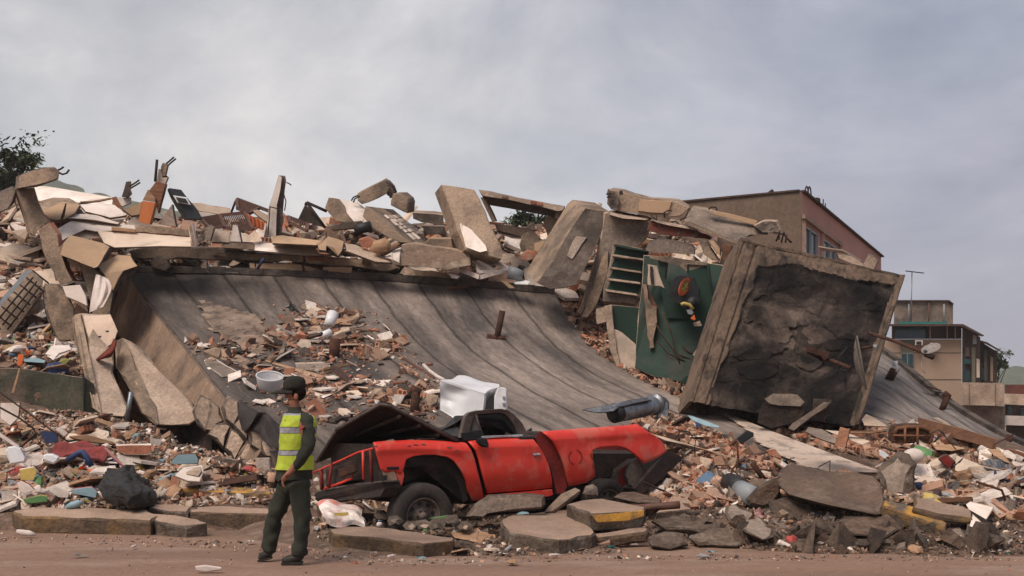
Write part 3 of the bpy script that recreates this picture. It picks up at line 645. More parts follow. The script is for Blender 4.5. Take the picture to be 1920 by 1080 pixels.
pc('wall_slab', 'beige wall strip with brick showing, right of the overturned cooker', 'wall panel', A1(1435,598,1640,630,1722,640,1735,676,1650,690,1490,665), 27.2, (0,4,.5), [cream, brick], rough=.05)
pc('plaster_sheet', 'white panel lying just under the beige wall strip', 'wall panel', A1(1490,666,1640,690,1560,712,1510,712), 26.8, (0,2,.2), [white, white])
pc('plaster_sheet', 'broad white panel tilted in front of the cabinet doors', 'wall panel', A1(420,800,540,735,760,745,1010,768,1020,800,720,815,640,800,500,860,440,900), [24.3,25,25.2,25.2,24.9,24.6,24.6,24.2,24], (0,3,.2), [white, cream], rough=.03)
pc('wooden_plank', 'short orange brown plank on the broad white panel', 'plank', A1(835,778,1018,798,1010,824,838,808), 24.5, (0,1,.15), [woodl, woodl], rough=.01)
pc('wall_slab', 'thin brown edged slab in front of the orange cabinet door', 'wall panel', A1(1018,790,1060,770,1340,790,1425,808,1420,855,1080,822,1015,822), 24.7, (0,2,.4), [tan, brick], rough=.03)
pc('plaster_sheet', 'long cream ceiling panel just above the grey felt roof', 'wall panel', A1(730,812,1010,825,1425,860,1435,930,1200,925,860,935,780,900), [24.6,24.6,24.6,23.9,23.9,24,24.2], (0,3,.2), [cream, cream], rough=.02)
pc('wall_shard', 'narrow brown and white wall shard standing by the long cream panel', 'wall panel', A1(1412,790,1440,755,1470,925,1440,925), 24.2, (4,0,.25), [tan, white])
pc('wall_shard', 'small pale leaning shard right of the brown and white shard', 'wall panel', A1(1540,790,1580,765,1605,790,1575,890,1535,880), 24.3, (3,0,.3), [conc, rawc])
pc('wall_shard', 'small white triangular shard beside the brown louvred shutters', 'wall panel', A1(1722,892,1745,765,1785,770,1810,895), 24.3, (3,0,.25), [white, rawc])
pc('wall_slab', 'low grey panel between the two small leaning shards', 'wall panel', A1(1600,800,1730,815,1720,900,1590,895), 24.7, (0,3,.4), [cream, conc])
pc('tan_block', 'big tan painted block with a ragged top above the roof corner', 'concrete block', PX(110,464,131,440,160,447,195,456,206,463,196,480,184,500,176,503,112,478), [22.6,23.2,23.2,23.2,23,22.8,22.5,22.5,22.5], (8,6,1.4), [tanp, rawc], rough=.04)
pc('tan_block', 'smaller tan painted block resting on the corner of the grey roof', 'concrete block', PX(183,498,220,478,245,479,258,499,232,508,222,522,212,545,204,528), [22.8,23.3,23.3,23,22.8,22.7,22.6,22.6], (4,6,1.0), [tanp, rawc], rough=.04)
pc('tall_pillar', 'tall tan pillar slab with exposed brick edge at the left', 'concrete pillar', PX(72,432,93,417,107,440,115,482,137,528,113,535,98,505,80,470), 23, (8,-2,.5), [tan, brick], rough=.05)
pc('tall_pillar', 'short dark pillar under the big tan painted block', 'concrete pillar', PX(147,486,180,505,200,520,212,550,205,600,175,600,165,550), 23, (4,0,.8), [tan, concd], rough=.05)
o = pc('ceiling_beam', 'fallen lattice floor beam with a crossed rebar mesh at the left edge', 'concrete beam', PX(-30,610,0,578,50,513,60,509,82,525,77,545,22,632,-5,642,-30,660), 21, (-6,-4,.6), [concl, mat('blue_grey_paint',(.17,.22,.28),(.2,.2,.2),2)], rough=.05)
for k in range(7):
    a = (0+k*11.5, 590-k*13.5); rebars(o, 'rebar', [[(a[0]-8,a[1]-2),(a[0]+22,a[1]+22)]], 20.9, .018)
for k in range(4): rebars(o, 'rebar', [[(4+k*9-8,600+k*9),(62+k*7,520+k*8)]], 20.88, .018)
pc('leaning_pillar', 'worn tan pillar leaning left of the white curtain', 'concrete pillar', PX(84,536,92,531,112,532,128,555,141,578,140,640,110,640,92,600,83,560), [20.8]*9, (-3,2,.7), [tan, rawc], rough=.06, ch=.06)
pc('wall_chunk', 'rounded white wall chunk on the worn tan pillar', 'wall panel', PX(117,537,150,534,161,555,163,573,147,567,124,557), 20.6, (2,2,.3), [white, cream], rough=.04)
# curtain
cu = PX(176,512,190,515,208,541,200,575,195,582,167,586,172,548)
a = [[(180+k*3.6, 513+k*1.4, 21.9+.05*math.sin(k*2.1)) for k in range(7)], [(173+k*6.0, 548-k*1.2, 21.6+.08*math.sin(k*2.6+1)) for k in range(7)], [(167+k*4.4, 586-k*1.8, 21.3+.06*math.sin(k*1.7)) for k in range(7)]]
grid_obj('curtain', upsample(a, 36, 20), [cloth], thick=(0,.02,.0), label='crumpled white curtain hanging under the tan painted blocks', cat='curtain')
# leaning pillars L2, L3
o = pc('leaning_pillar', 'broad tan pillar with a pale plaster panel leaning at the left', 'concrete pillar', PX(139,597,143,589,152,587,207,589,222,622,214,640,212,700,243,770,232,782,190,779,175,765,163,720,150,660), [20.2,20.3,20.3,20.3,19.9,19.9,19.2,18.2,17.9,17.9,18.0,18.5,19.7], (-8,0,.9), [concl, tan], rough=.03, ch=.05)
pc('edge_shading_strip', None, None, PX(139,597,143,589,152,588,160,640,176,730,190,777,178,766,163,720,150,660), [20.1,20.2,20.2,19.7,18.6,17.8,17.95,18.4,19.5], (0,0,.08), [tan, tan], parent=o, rough=.03)  # flat strip; the lighting of the pillar's left edge is put into its colour
q = pc('plaster_panel', None, None, PX(156,592,207,590,221,622,214,642,194,656,173,656,162,622), [20.1,20.1,19.75,19.7,19.7,19.7,19.9], (0,0,.06), [mat('pale_painted_plaster', (.56,.46,.38), (.48,.39,.32), 2, bump=.1, fine=.1, var=0), cream], parent=o, rough=.02)
for x, y in ((187,631),(201,621)): pc('hole', None, None, PX(x-4,y-1,x+3,y-1.5,x+3,y+2,x-2,y+2), 19.6, (0,0,.05), [black, black], parent=q, rough=.01)
pc('leaning_pillar', 'long tan pillar lying diagonally under the edge of the grey roof', 'concrete pillar', PX(216,640,230,633,246,640,268,655,305,702,350,742,376,782,356,797,292,797,268,775,243,720,218,690), [19.6,19.7,19.7,19.7,19.3,18.9,18.5,18.3,18.3,18.5,19,19.4], (-4,4,1.0), [concl, tan], rough=.04, ch=.05)
pillar_l3 = bpy.data.objects[[o_.name for o_ in bpy.data.objects if o_.get('label','').startswith('long tan pillar lying diag')][0]]
pc('side_face', None, None, PX(216,640,230,634,244,660,262,720,292,760,297,796,268,775,243,720,218,690), [19.5,19.6,19.4,19,18.6,18.25,18.45,18.9,19.3], (0,0,.1), [tan, tan], parent=pillar_l3, rough=.04)  # thin plate giving the pillar's left side its shading by colour
pc('leaning_pillar', 'slab in the gap below the roof edge, coloured dark for its shade', 'concrete pillar', PX(300,740,350,748,395,790,398,845,372,850,330,800), [19.4,19.0,18.6,18.4,18.5,19.0], (4,0,.6), [darkm, darkm], rough=.04)  # covers the gap; the slab's colour stands in for the shade there
grid_obj('red_cloth', upsample([[(213,635,19.2),(205,650,19.2),(190,664,19.2),(179,674,19.3)],[(218,640,19.1),(212,658,19),(197,668,19),(181,675,19.2)],[(215,648,19.3),(208,668,19.3),(195,672,19.3),(182,676,19.3)]], 16, 10), [mat('dark_red_cloth',(.14,.03,.02),(.09,.02,.015),3)], thick=(0,.03,0), label='dark red cloth draped on the broad tan pillar', cat='cloth')
tube('metal_post', [P(246,735,17.6), P(237,790,17.6)], .04, steel, label='thin grey metal post leaning under the diagonal pillar', cat='post')
o = pc('green_wall', 'low green stained wall standing at the left edge under the rubble shelf', 'wall', PX(-160,690,40,691,160,708,176,720,178,790,160,800,-160,800), [18.3,18.3,18.2,18.3,18.3,18.2,18.2], (0,0,.3), [mossy, conc], rough=.03)
piece('crack', None, None, PX(155,706,159,707,158,750,157,798,155,798,156,750), 18.17, (0,0,.03), [black, black], parent=o, rough=.01, ch=0)
# -- roof edge blocks and parapet fragments along the fascia's lower end
palef = mat('pale_broken_parapet', (.78,.64,.52), (.60,.48,.39), 1.6, bump=.6, stain=(.22,.17,.13), stain_s=2.5, stain_a=.5)
G_PAR = 'broken parapet blocks below the roof edge'
for k, (pl, Yb, lb) in enumerate([
    ((376,740,395,748,402,790,388,810,372,796,362,770), 17.9, 'cracked parapet block hanging highest below the roof edge'),
    ((393,750,412,762,420,790,398,808,385,806), 17.7, 'narrow parapet block wedged beside the highest one'),
    ((388,814,404,795,425,790,432,800,420,838), 17.4, 'pale fluted parapet block, first of the lower row'),
    ((421,840,433,802,450,812,463,828,440,862), 17.1, 'pale fluted parapet block in the middle of the lower row'),
    ((441,862,464,830,488,838,496,856,492,874,470,884,447,872), 16.8, 'rounded pale block ending the lower row of parapet blocks'),
    ((428,740,447,752,452,778,440,800,424,786,415,762), 17.3, 'upright parapet block under the left border of the roof'),
    ((452,782,468,806,462,824,444,806,438,796), 16.9, 'small block between the two rows of parapet blocks'),
    ((466,806,488,800,498,816,490,846,470,836), 16.4, 'squarish block hidden under the black felt flap'),
    ((492,818,508,814,520,830,526,856,500,856,490,848), 16.1, 'lowest parapet block beside the walking man')]):
    pc('parapet_block', lb, 'concrete block', PX(*pl), Yb, (-2,3,.55), [palef if k in (2,3,4,8) else concl, rawc], group=G_PAR, rough=.045, ch=.06, seg=.12)
grid_obj('felt_flap', upsample([[(449,750,17.2),(470,768,16.7),(494,782,16.3),(520,800,15.9),(535,815,15.6)],[(450,778,16.8),(470,792,16.3),(492,772,16.0),(515,805,15.6),(530,830,15.4)],[(452,806,16.7),(462,810,16.5),(484,790,16.2),(512,830,15.5),(530,845,15.3)],[(456,806,16.9),(466,800,16.8),(500,832,15.6),(508,838,15.5),(528,828,15.4)]], 50, 30), [mat('torn_black_felt',(.05,.045,.043),(.035,.03,.03),3,bump=.3)], thick=(.02,.05,0), disp=lambda u,v,p: .05*nz(p,3), label='torn black roofing felt flap hanging at the lower left roof corner', cat='felt')

# -- along the upper edge of the roof
G_EDGE = 'long broken beams along the upper edge of the felt roof'
pc('edge_beam', 'splintered grey beam on the upper left of the roof edge', 'concrete beam', A1(960,965,1080,940,1260,926,1500,935,1920,962,1920,1035,1640,1035,1400,1020,1200,1030,1000,1012), 26.3, (0,-2,.7), [tan, rawc], group=G_EDGE, rough=.06, ch=.06)
pc('edge_beam', 'long cracked beam in the middle of the upper roof edge', 'concrete beam', A2(0,765,200,770,680,792,680,862,560,832,440,850,300,842,0,800), 26.2, (0,-2,.6), [tan, rawc], group=G_EDGE, rough=.05, ch=.05)
o = pc('edge_beam', 'cracked beam with an orange brick patch on the roof edge', 'concrete beam', A2(682,794,900,812,1200,835,1342,852,1392,890,1330,922,1180,905,1040,882,830,872,690,862), 26.15, (0,-2,.6), [tan, rawc], group=G_EDGE, rough=.05, ch=.05)
pc('brick_patch', None, None, A2(708,796,900,814,902,846,800,836,714,830), 26.1, (0,0,.08), [brick, brick], parent=o, rough=.02)
pc('edge_block', 'long tan block resting directly on the left of the roof edge', 'concrete block', A2(270,852,640,858,780,895,820,922,680,926,272,906), 26.1, (0,-1,.4), [tanp, rawc], group=G_EDGE, rough=.03)
pc('edge_block', 'short tan block resting directly on the middle of the roof edge', 'concrete block', A2(820,880,1040,884,1045,905,1030,934,824,928), 26.1, (0,-1,.4), [tanp, rawc], group=G_EDGE, rough=.03)
pc('edge_block', 'small wedge block at the end of the cracked beam with brick patch', 'concrete block', A2(1398,930,1432,880,1500,900,1532,962,1470,960), 26, (0,-1,.5), [concl, rawc], group=G_EDGE, rough=.03)
pc('edge_beam', 'stepped broken beam leading right along the roof edge', 'concrete beam', A2(1500,902,1640,912,1740,930,1800,975,1640,966,1530,960), 26, (0,-1,.5), [tan, rawc], group=G_EDGE, rough=.05)
pc('boulder', 'angular grey stone standing on the upper left of the roof edge', 'stone', A1(1122,1040,1182,1000,1268,1010,1282,1085,1240,1112,1140,1092), 25.6, (1,0,.5), [conc, rawc], rough=.06, ch=.1)
for k,(a_, lb) in enumerate([((1500,1075,1530,1030,1560,1045,1560,1100,1505,1100),'small upright stone, left of a pair on the roof edge'),((1590,1080,1610,1035,1645,1045,1645,1105,1592,1105),'small upright stone, right of a pair on the roof edge'),((1718,1060,1750,1028,1805,1050,1770,1080,1720,1080),'flat stone on the roof edge right of the upright pair')]):
    pc('stone', lb, 'stone', A1(*a_), 25.9, (0,0,.25), [concl, rawc], rough=.04, ch=.06)
pc('white_board', 'flat white board lying on the roof edge among small stones', 'board', A1(1540,1100,1560,1065,1700,1075,1825,1105,1820,1125,1560,1120), [25.9,26.2,26.2,26.1,25.9,25.9], (0,1,.1), [white, white])
tube('blue_pipe', [P(*p,25.8) for p in A2(330,900,365,840,382,818)], .035, lit['darkblue'], label='short bent blue pipe sticking up at the roof edge', cat='pipe')
tube('rebar', [P(*p,25.9) for p in A2(680,920,668,850,690,832)], .03, rust, label='rusty hooked bar at the roof edge below the brick patch', cat='steel bar')
# -- middle of the heap
o = pc('wall_shard', 'tall white wall shard with a broken brick edge standing on the heap', 'wall shard', A2(490,195,518,208,505,300,480,420,475,540,472,650,378,658,400,560,418,425,445,350,465,280), 26.8, (5,1,.35), [white, rawc], rough=.025)
pc('broken_edge', None, None, A2(492,195,535,200,550,235,530,330,510,440,522,510,508,640,474,645,478,520,490,420,515,280), 26.95, (0,0,.3), [rawc, rawc], parent=o, rough=.08, seg=.1)
rebars(o, 'wire', [A2(548,248,570,258,585,270), A2(425,430,480,445), A2(410,640,425,430), A2(530,340,545,390,535,460)], 26.7, .015)
def shutter(label, quad, Y, cols, dirn, m, gap=.55, fw=.07, grp=None):
    q = to3(quad, Y); o = empty('window_shutter', sum(q, Vector())/4, label, 'shutter', grp)
    bm = bmesh.new()
    for i in range(4): bar(bm, q[i], q[(i+1)%4], fw, fw)
    bmobj('frame', bm, [m], o)
    bm = bmesh.new()
    for k in range(1, cols):
        t = k/cols
        a, b = (q[0].lerp(q[1], t), q[3].lerp(q[2], t)) if dirn else (q[0].lerp(q[3], t), q[1].lerp(q[2], t))
        L = (q[0]-q[1]).length/cols if dirn else (q[0]-q[3]).length/cols
        bar(bm, a, b, .015, L*gap)
    bmobj('slats', bm, [m], o); return o
brm = mat('brown_painted_metal', (.12,.06,.045), (.08,.042,.032), 3, rough=.6, bump=.15)
whm = mat('white_painted_wood', (.68,.64,.62), (.55,.5,.47), 3, rough=.6, bump=.1)
G_SH = 'louvred window shutters thrown on the heap'
shutter('brown louvred shutter lying flat left of the white wall shard', A2(48,495,232,475,295,600,85,588), [26.2,26.4,25.8,25.7], 14, True, brm, .9, grp=G_SH)
shutter('open slatted shutter beside the brown louvred shutter', A2(-95,520,45,497,75,580,-30,588), [26.2,26.3,25.8,25.7], 7, False, brm, .35, grp=G_SH)
shutter('tilted shutter with pale slats left of the white wall shard', A2(175,380,345,440,270,482,182,445), [27.4,27.4,26.8,26.8], 8, False, brm, .4, grp=G_SH)
shutter('pale slatted shutter right of the white wall shard', A2(560,505,712,560,700,612,575,552), [26.4,26.4,26,26], 9, True, brm, .4, grp=G_SH)
pc('iron_beam', 'long brown iron beam above the tilted shutter', 'iron beam', A2(172,366,186,366,418,452,415,476,290,430,176,388), 27.5, (0,-1,.2), [brm, rust], rough=0, ch=.01)
pc('iron_beam', 'brown iron beam right of the white wall shard', 'iron beam', A2(565,502,720,560,722,600,700,580,566,522), 26.5, (0,-1,.2), [brm, rust], rough=0, ch=.01)
tube('iron_rod', [P(*p,27.5) for p in A2(168,385,135,472)], .03, rebar, label='thin leg holding up the long brown iron beam', cat='steel bar')
o = pc('ribbed_sheet', 'ribbed orange panel left of the white wall shard', 'panel', A2(250,480,388,548,376,604,272,562), 26.6, (0,1,.2), [lit['orange'], orange], rough=.01)
for k in range(4):
    a, b = A2(270+k*30,490+k*15, 282+k*28,562+k*10); pc('rib', None, None, [a,(a[0]+1.2,a[1]),(b[0]+1.2,b[1]),b], 26.55, (0,0,.05), [wood, wood], parent=o, rough=0, ch=0)
pc('wall_slab', 'pale strip of wall leaning above the ribbed orange panel', 'wall panel', A2(290,462,330,450,412,495,405,545,385,540), 26.9, (0,2,.3), [cream, tan])
o = pc('dark_slab', 'dark triangular slab on the skyline right of the white wall shard', 'concrete slab', A2(634,528,688,412,722,440,840,590,742,560), 27.5, (0,0,.35), [concd, conc], rough=.02)
rebars(o, 'iron_strut', [A2(700,398,850,465), A2(700,398,768,490,838,588), A2(700,398,690,418)], 27.3, .04)
pc('tilted_slab', 'tilted tan slab with a smooth white face on the skyline', 'concrete slab', A2(836,440,865,362,912,366,1050,542,1000,548,925,545,870,482), 26.8, (9,2,.3), [tan, tan], rough=.02)
pc('smooth_slab', 'smooth white plaster face lying against the tilted tan slab', 'wall panel', A2(912,366,1080,396,1148,450,1125,540,1052,540), [27.2,27.6,27.4,26.7,26.6], (0,1,.15), [white, cream], rough=.01)
o = pc('tilted_slab', 'tilted tan slab covered with cracked white tiles', 'concrete slab', A2(1120,500,1140,425,1460,700,1400,698,1292,650,1180,580), 26, (50,3,2.4), [tan, tan], rough=.02)
rt = random.Random(3)
for k in range(26):
    i, j = k%4, k//4
    u = .30+i*.15+rt.uniform(-.02,.02); v = .25+j*.105+rt.uniform(-.02,.02)
    if u > .85 or v > .98: continue
    def qp(u, v): 
        a = Vector(A2(1140,425)[0]).lerp(Vector(A2(1460,700)[0]), v); b = Vector(A2(1330,432)[0]).lerp(Vector(A2(1645,655)[0]), v); return a.lerp(b, u)
    ang = rt.uniform(-.15,.15); cs = []
    for (a_, b_) in ((0,0),(.13,0),(.13,.09),(0,.09)):
        p = qp(u+a_+rt.uniform(-.012,.012), v+b_+rt.uniform(-.01,.01)); cs.append((p.x, p.y))
    Yk = 26+2.4*(u)-.05
    pc('tile', None, None, cs, Yk-.06, (0,1,.02), [white, white], parent=o, rough=0, ch=0)
o = pc('fallen_column', 'stubby column leaning across the skyline with wires at its broken end', 'concrete column', A2(1080,332,1270,236,1322,290,1302,330,1240,365,1160,400,1112,412,1080,385), 27.3, (8,-6,.8), [tan, tan], rough=.03, ch=.04)
rebars(o, 'rebar', [A2(1085,345,1050,360,1035,385), A2(1100,350,1060,372,1050,398), A2(1300,250,1345,270,1365,315), A2(1310,270,1350,290,1372,325), A2(1310,300,1335,330,1325,365)], 27.2, .02)
pc('broken_end', None, None, A2(1270,236,1310,232,1345,270,1365,320,1330,365,1318,330,1300,345,1300,300), 27.4, (4,0,.5), [rawc, rawc], parent=o, rough=.06, seg=.1)
pc('fallen_column', 'square block at the right end of the leaning column', 'concrete block', A2(1330,385,1348,330,1400,332,1450,372,1462,400,1455,480,1425,470,1330,420), 26.9, (14,-3,.6), [tan, tan], rough=.03, ch=.04)
o = pc('dark_board', 'stack of thin dark boards under the tilted slabs', 'board', A2(880,588,960,552,1110,534,1135,560,1060,592,900,606), 26, (0,2,.5), [concd, conc], rough=.02)
tube('dark_roll', [P(*p,26) for p in A2(1060,612,1120,590,1185,575)], .13, black, label='dark roll of material under the tilted slab with tiles', cat='roll', n=12)
pc('tan_block', 'long tan block lying below the white wall shard', 'concrete block', A2(430,650,520,645,770,682,848,690,770,718,440,702), [25.4,25.8,25.8,25.6,25.2,25.2], (0,4,.8), [tanp, tan], rough=.03)
pc('tan_block', 'L shaped tan block with a broken underside in the middle of the heap', 'concrete block', A2(780,702,860,652,980,690,962,762,935,800,900,740,850,722,845,762,790,755), [25.2,25.6,25.4,25.1,25,25,25.1,25,25], (0,4,.6), [tanp, rawc], rough=.05, seg=.12)
pc('hollow_brick', 'orange hollow brick lump in the middle of the heap', 'brick', A2(1088,682,1150,664,1225,700,1205,732,1110,732), 25.3, (4,-4,.5), [brick, brick], rough=.03)
tube('cushion', [P(*p,25.1) for p in A2(1190,752,1215,740,1300,722,1330,722)], [.05,.17,.19,.06], woodl, label='brown rolled cushion right of the orange brick lump', cat='cushion', n=12)
pc('pale_slab', 'long pale slab sliding down right of the L shaped tan block', 'concrete slab', A2(985,702,1060,714,1335,828,1340,850,1215,842,1000,762), [25.4,25.6,25.2,25,24.8,24.9], (0,4,.3), [concl, conc], rough=.02)
pc('plaster_sheet', 'flat white panel just above the long cracked beam', 'wall panel', A2(310,712,420,702,770,738,800,792,680,790,310,758), [26,26.3,26.3,25.9,25.8,25.8], (0,2,.2), [white, cream])
pc('broken_lintel', 'rotten brown timber block lying above the long cracked beam', 'timber', A2(60,722,130,698,300,705,315,745,290,755,80,742), 25.9, (0,-2,.4), [tan, wooddk], rough=.04)
o = pc('stained_wall', 'low stained wall piece with peeling plaster right of the pale slab', 'wall', A2(1412,715,1505,704,1700,735,1925,775,1930,870,1750,905,1560,880,1395,872), [25.2,25.2,25.2,25.2,24.9,24.9,24.9,24.9], (4,-3,.5), [mat('brown_stained_plaster',(.20,.145,.11),(.11,.08,.06),1.5,stain=(.33,.25,.19),stain_s=1.5,stain_a=.9), tan], rough=.03)
pc('wall_block', 'tan block left of the tall leaning slab pillar', 'concrete block', A2(1588,702,1622,668,1782,672,1802,766,1640,745,1590,722), 25.6, (3,-4,.7), [tan, tanp], rough=.03)
pc('wall_slab', 'grey wall piece with a chewed top edge behind the slab pillar', 'wall panel', A2(1495,475,1560,478,1660,482,1725,492,1728,566,1560,548,1500,520), 28.5, (0,-5,1), [concd, tan], rough=.05)
pc('dark_slab', 'dark low panel between the tiles and the slab pillar', 'wall panel', A2(1560,572,1735,575,1750,640,1600,640), 28, (0,-2,.6), [concd, conc])
pc('white_board', 'bright white crumpled sheet below the cracked white tiles', 'board', A2(1285,800,1410,725,1395,850,1350,830,1330,790), [25,25.2,24.8,24.8,24.9], (0,1,.05), [white, white], rough=.04)
pc('wooden_plank', 'dark plank under the cracked tile slab', 'plank', A2(1250,780,1400,720,1412,728,1270,790), 25, (0,1,.1), [wooddk, wooddk], rough=0)
# -- pillars
o = pc('slab_pillar', 'tall leaning slab pillar with a white plaster patch on the skyline', 'concrete pillar', A3(190,105,300,118,440,142,480,210,560,400,655,615,640,665,370,592), [25.8,25.8,25.8,25.6,25.2,24.8,24.7,24.9], (-15,14,.9), [tan, tan], rough=.03, ch=.04)
pc('plaster_patch', None, None, A3(328,402,345,385,375,385,440,470,520,560,535,600,480,612,375,575,355,500), [25.2,25.3,25.3,25.1,24.8,24.7,24.6,24.7,25], (0,0,.06), [white, white], parent=o, rough=.03)
o = pc('fallen_lintel', 'long lintel beam bridging the gap on the skyline between two pillars', 'concrete beam', A3(470,142,560,155,700,185,850,215,1000,245,1118,266,1100,300,1065,305,900,265,700,225,500,192), [26]*11, (6,16,1.6), [concl, concd], rough=.03)
for x, y in ((645,180),(860,222),(905,232)): pc('brick_patch', None, None, A3(x,y,x+45,y+9,x+40,y+32,x,y+24), 25.95, (0,0,.06), [brick, brick], parent=o, rough=.015)
pc('lintel_leg', None, None, A3(1060,290,1110,265,1070,370,1040,350), 26.2, (0,0,.5), [tan, tan], parent=o)
pc('thin_post', 'slender post leaning against the back of the slab pillar', 'concrete post', A3(482,200,520,200,600,380,570,385), 26.4, (3,0,.3), [tan, tan], rough=.03)
o = pc('concrete_portal', 'broken window frame of concrete with a bent corner between the pillars', 'concrete frame', A3(590,402,700,410,872,440,945,520,905,530,845,478,780,478,610,452), 26.6, (2,4,.7), [tan, concd], rough=.03)
pc('frame_leg', None, None, A3(800,480,852,452,945,522,885,580,850,630,790,600,775,560), 26.5, (0,0,.5), [tan, conc], parent=o, rough=.03)
pc('wooden_plank', 'splintered plank lying on the broken concrete frame', 'plank', A3(512,388,560,382,672,392,660,402,520,402), 25.9, (0,0,.3), [wood, wood])
pc('white_board', 'white board seen under the broken concrete frame', 'board', A3(610,462,700,465,795,480,790,505,720,500), 27.5, (0,2,.2), [white, white])
pc('wooden_post', 'pale grained round topped timber left of the big dark pillar', 'timber', A3(953,380,990,328,1058,370,990,500), 26.6, (3,0,.4), [concl, woodl], rough=.02)
pc('tan_block', 'small tan block wedged low against the big dark pillar', 'concrete block', A3(885,545,960,522,975,560,930,612,885,600), 25.3, (2,-3,.4), [tanp, rawc], rough=.03)
pc('hollow_brick', 'bright orange brick pieces under the broken concrete frame', 'brick', A3(780,635,830,602,905,620,900,660,830,680,785,660), 25.2, (1,-2,.4), [brick, brick], rough=.06, seg=.1)
o = pc('leaning_pillar', 'massive dark pillar leaning to the right with pale left face', 'concrete pillar', A3(1270,280,1350,288,1445,302,1428,400,1330,620,1200,862,1100,888,1010,890,905,842,960,780,1080,560,1232,312), [24.6,24.6,24.6,24.4,23.9,23.4,23.4,23.4,23.5,23.7,24,24.6], (-24,-20,1.3), [concd, tan], rough=.03, ch=.05)
pc('pale_patch', None, None, A3(1200,490,1282,500,1170,665,1130,640), [24.15,24.1,23.75,23.8], (0,0,.05), [conc, conc], parent=o, rough=.03)
o = pc('broken_pillar', 'broken grey pillar head right of the massive dark pillar', 'concrete pillar', A3(1405,315,1440,306,1560,352,1750,376,1735,460,1720,520,1660,580,1505,552,1440,600,1400,740,1340,850,1290,980,1240,1080,1215,1060,1275,880,1350,640,1400,420), [24.2]*19, (8,-6,1.0), [conc, concl], rough=.04, ch=.05)
for s in ((1400,640,1440,600,1440,760,1360,1000,1290,1100,1240,1100,1330,860),): pc('side_face', None, None, A3(*s), 24.05, (0,0,.4), [tan, rawc], parent=o, rough=.05)
# green stair flight
stm = [conc, greenb]
o = empty('stair_flight', P(1180,560,23.2), 'broken concrete stair flight with dark green risers hanging on edge', 'stairs')
bm = bmesh.new(); prism_bm(bm, to3(A3(1480,556,1500,552,1748,600,1728,700,1690,800,1690,955,1640,1002,1400,980,1405,870,1430,800), [23.4]*10), Vector((.05,.45,.0)), .02, .02, .2)
bmobj('slab', bm, [conc, conc], o)
for s in ((1505,568,1738,606,1712,662,1480,626),(1490,658,1722,692,1688,756,1462,720),(1480,742,1708,772,1680,838,1448,806),(1462,832,1692,862,1658,925,1432,890)):
    f = piece('riser', None, None, A3(*s), 23.37, (0,0,.05), [greenb, greenb], parent=o, rough=0, ch=0)
    q = A3(s[4]-6,s[5]-2,s[4]+8,s[5]+14,s[6]-4,s[7]+16,s[6]-14,s[7]-2)
    piece('tread', None, None, q, 23.2, (0,0,.28), [concl, conc], parent=o, rough=.01, ch=.01)
q = A3(1480,556,1500,552,1748,600,1742,612,1500,568); piece('tread', None, None, q, 23.2, (0,0,.28), [greenb, conc], parent=o, rough=.01, ch=.01)
# top right blocks
o = pc('top_block', 'tan painted parapet block with a shattered dark end on the skyline', 'concrete block', A4(328,106,420,118,560,172,800,188,850,195,930,242,862,302,740,312,560,290,400,268,330,200), [24.2]*11, (4,-6,1.4), [tan, tan], rough=.03, ch=.03)
pc('painted_face', None, None, A4(560,176,800,190,770,280,640,276,545,262), 24.15, (0,0,.05), [tanp, tanp], parent=o, rough=.01); pc('broken_end', None, None, A4(326,106,380,120,410,175,395,265,345,250,312,205), 24.1, (0,0,.5), [rawc, rawc], parent=o, rough=.09, seg=.1)
rebars(o, 'rebar', [A4(412,140,412,112,422,108,426,140), A4(345,150,312,160), A4(345,130,308,136)], 24, .02)
pc('pillar_cap', 'flat pale slab capping the broken pillar head', 'concrete slab', A4(320,265,380,262,520,285,640,322,600,330,430,318,330,290), [24,24.6,24.6,24.4,23.9,23.8,23.9], (0,1,.3), [concl, tan], rough=.02)
o = pc('fallen_beam', 'broad grey beam lying across the top right of the heap', 'concrete beam', A4(893,338,950,235,1040,250,1330,345,1500,400,1520,440,1440,440,1380,440,1310,500,1100,440,915,362), [23.4,23.9,23.9,23.7,23.5,23.3,23.3,23.2,23,23.1,23.3], (2,-5,.9), [conc, tan], rough=.03)
pc('painted_strip', None, None, A4(1080,258,1200,275,1440,335,1425,372,1330,345,1090,282), 23.45, (0,0,.1), [tanp, tanp], parent=o, rough=.02)
pc('underside_board', None, None, A4(905,345,935,345,1060,395,1300,500,1295,515,1100,440,905,370), 22.95, (0,0,.1), [tan, concd], parent=o, rough=.03)
o = pc('broken_stump', 'broken stump with curled reinforcement at the right end of the broad beam', 'concrete block', A4(1415,375,1480,342,1585,340,1612,410,1580,442,1480,425), 23.2, (3,-3,.6), [rawc, concl], rough=.07, seg=.12)
rebars(o, 'rebar', [A4(1580,490,1610,410,1600,480), A4(1620,500,1640,420,1660,470,1700,500), A4(1660,440,1650,500), A4(1560,420,1640,440,1690,500)], 21.2, .018)
rb = pc('curled_rebar', 'tangled reinforcement wires by the shattered red brick band', 'steel bar', A4(745,300,750,296,755,300,750,304), 23.6, (0,0,.02), [rebar, rebar], rough=0)
rebars(rb, 'wire', [A4(745,310,740,275,770,258,800,262), A4(640,295,690,335,680,290), A4(760,350,830,340,860,370), A4(1075,250,1095,232,1130,235,1138,258), A4(860,330,900,310,930,240), A4(650,320,600,300,540,290)], 23.5, .018)
o = pc('brick_band', 'red brick band with broken mortar under the broad grey beam', 'brick wall', A4(635,335,740,350,900,392,1100,462,1090,480,940,458,720,442,615,402), 23.5, (0,-3,.8), [mat('dark_red_brick',(.17,.055,.04),(.10,.04,.03),4,bump=.6,stain=(.26,.2,.16),stain_s=4,stain_a=.8), rawc], rough=.05, seg=.12)
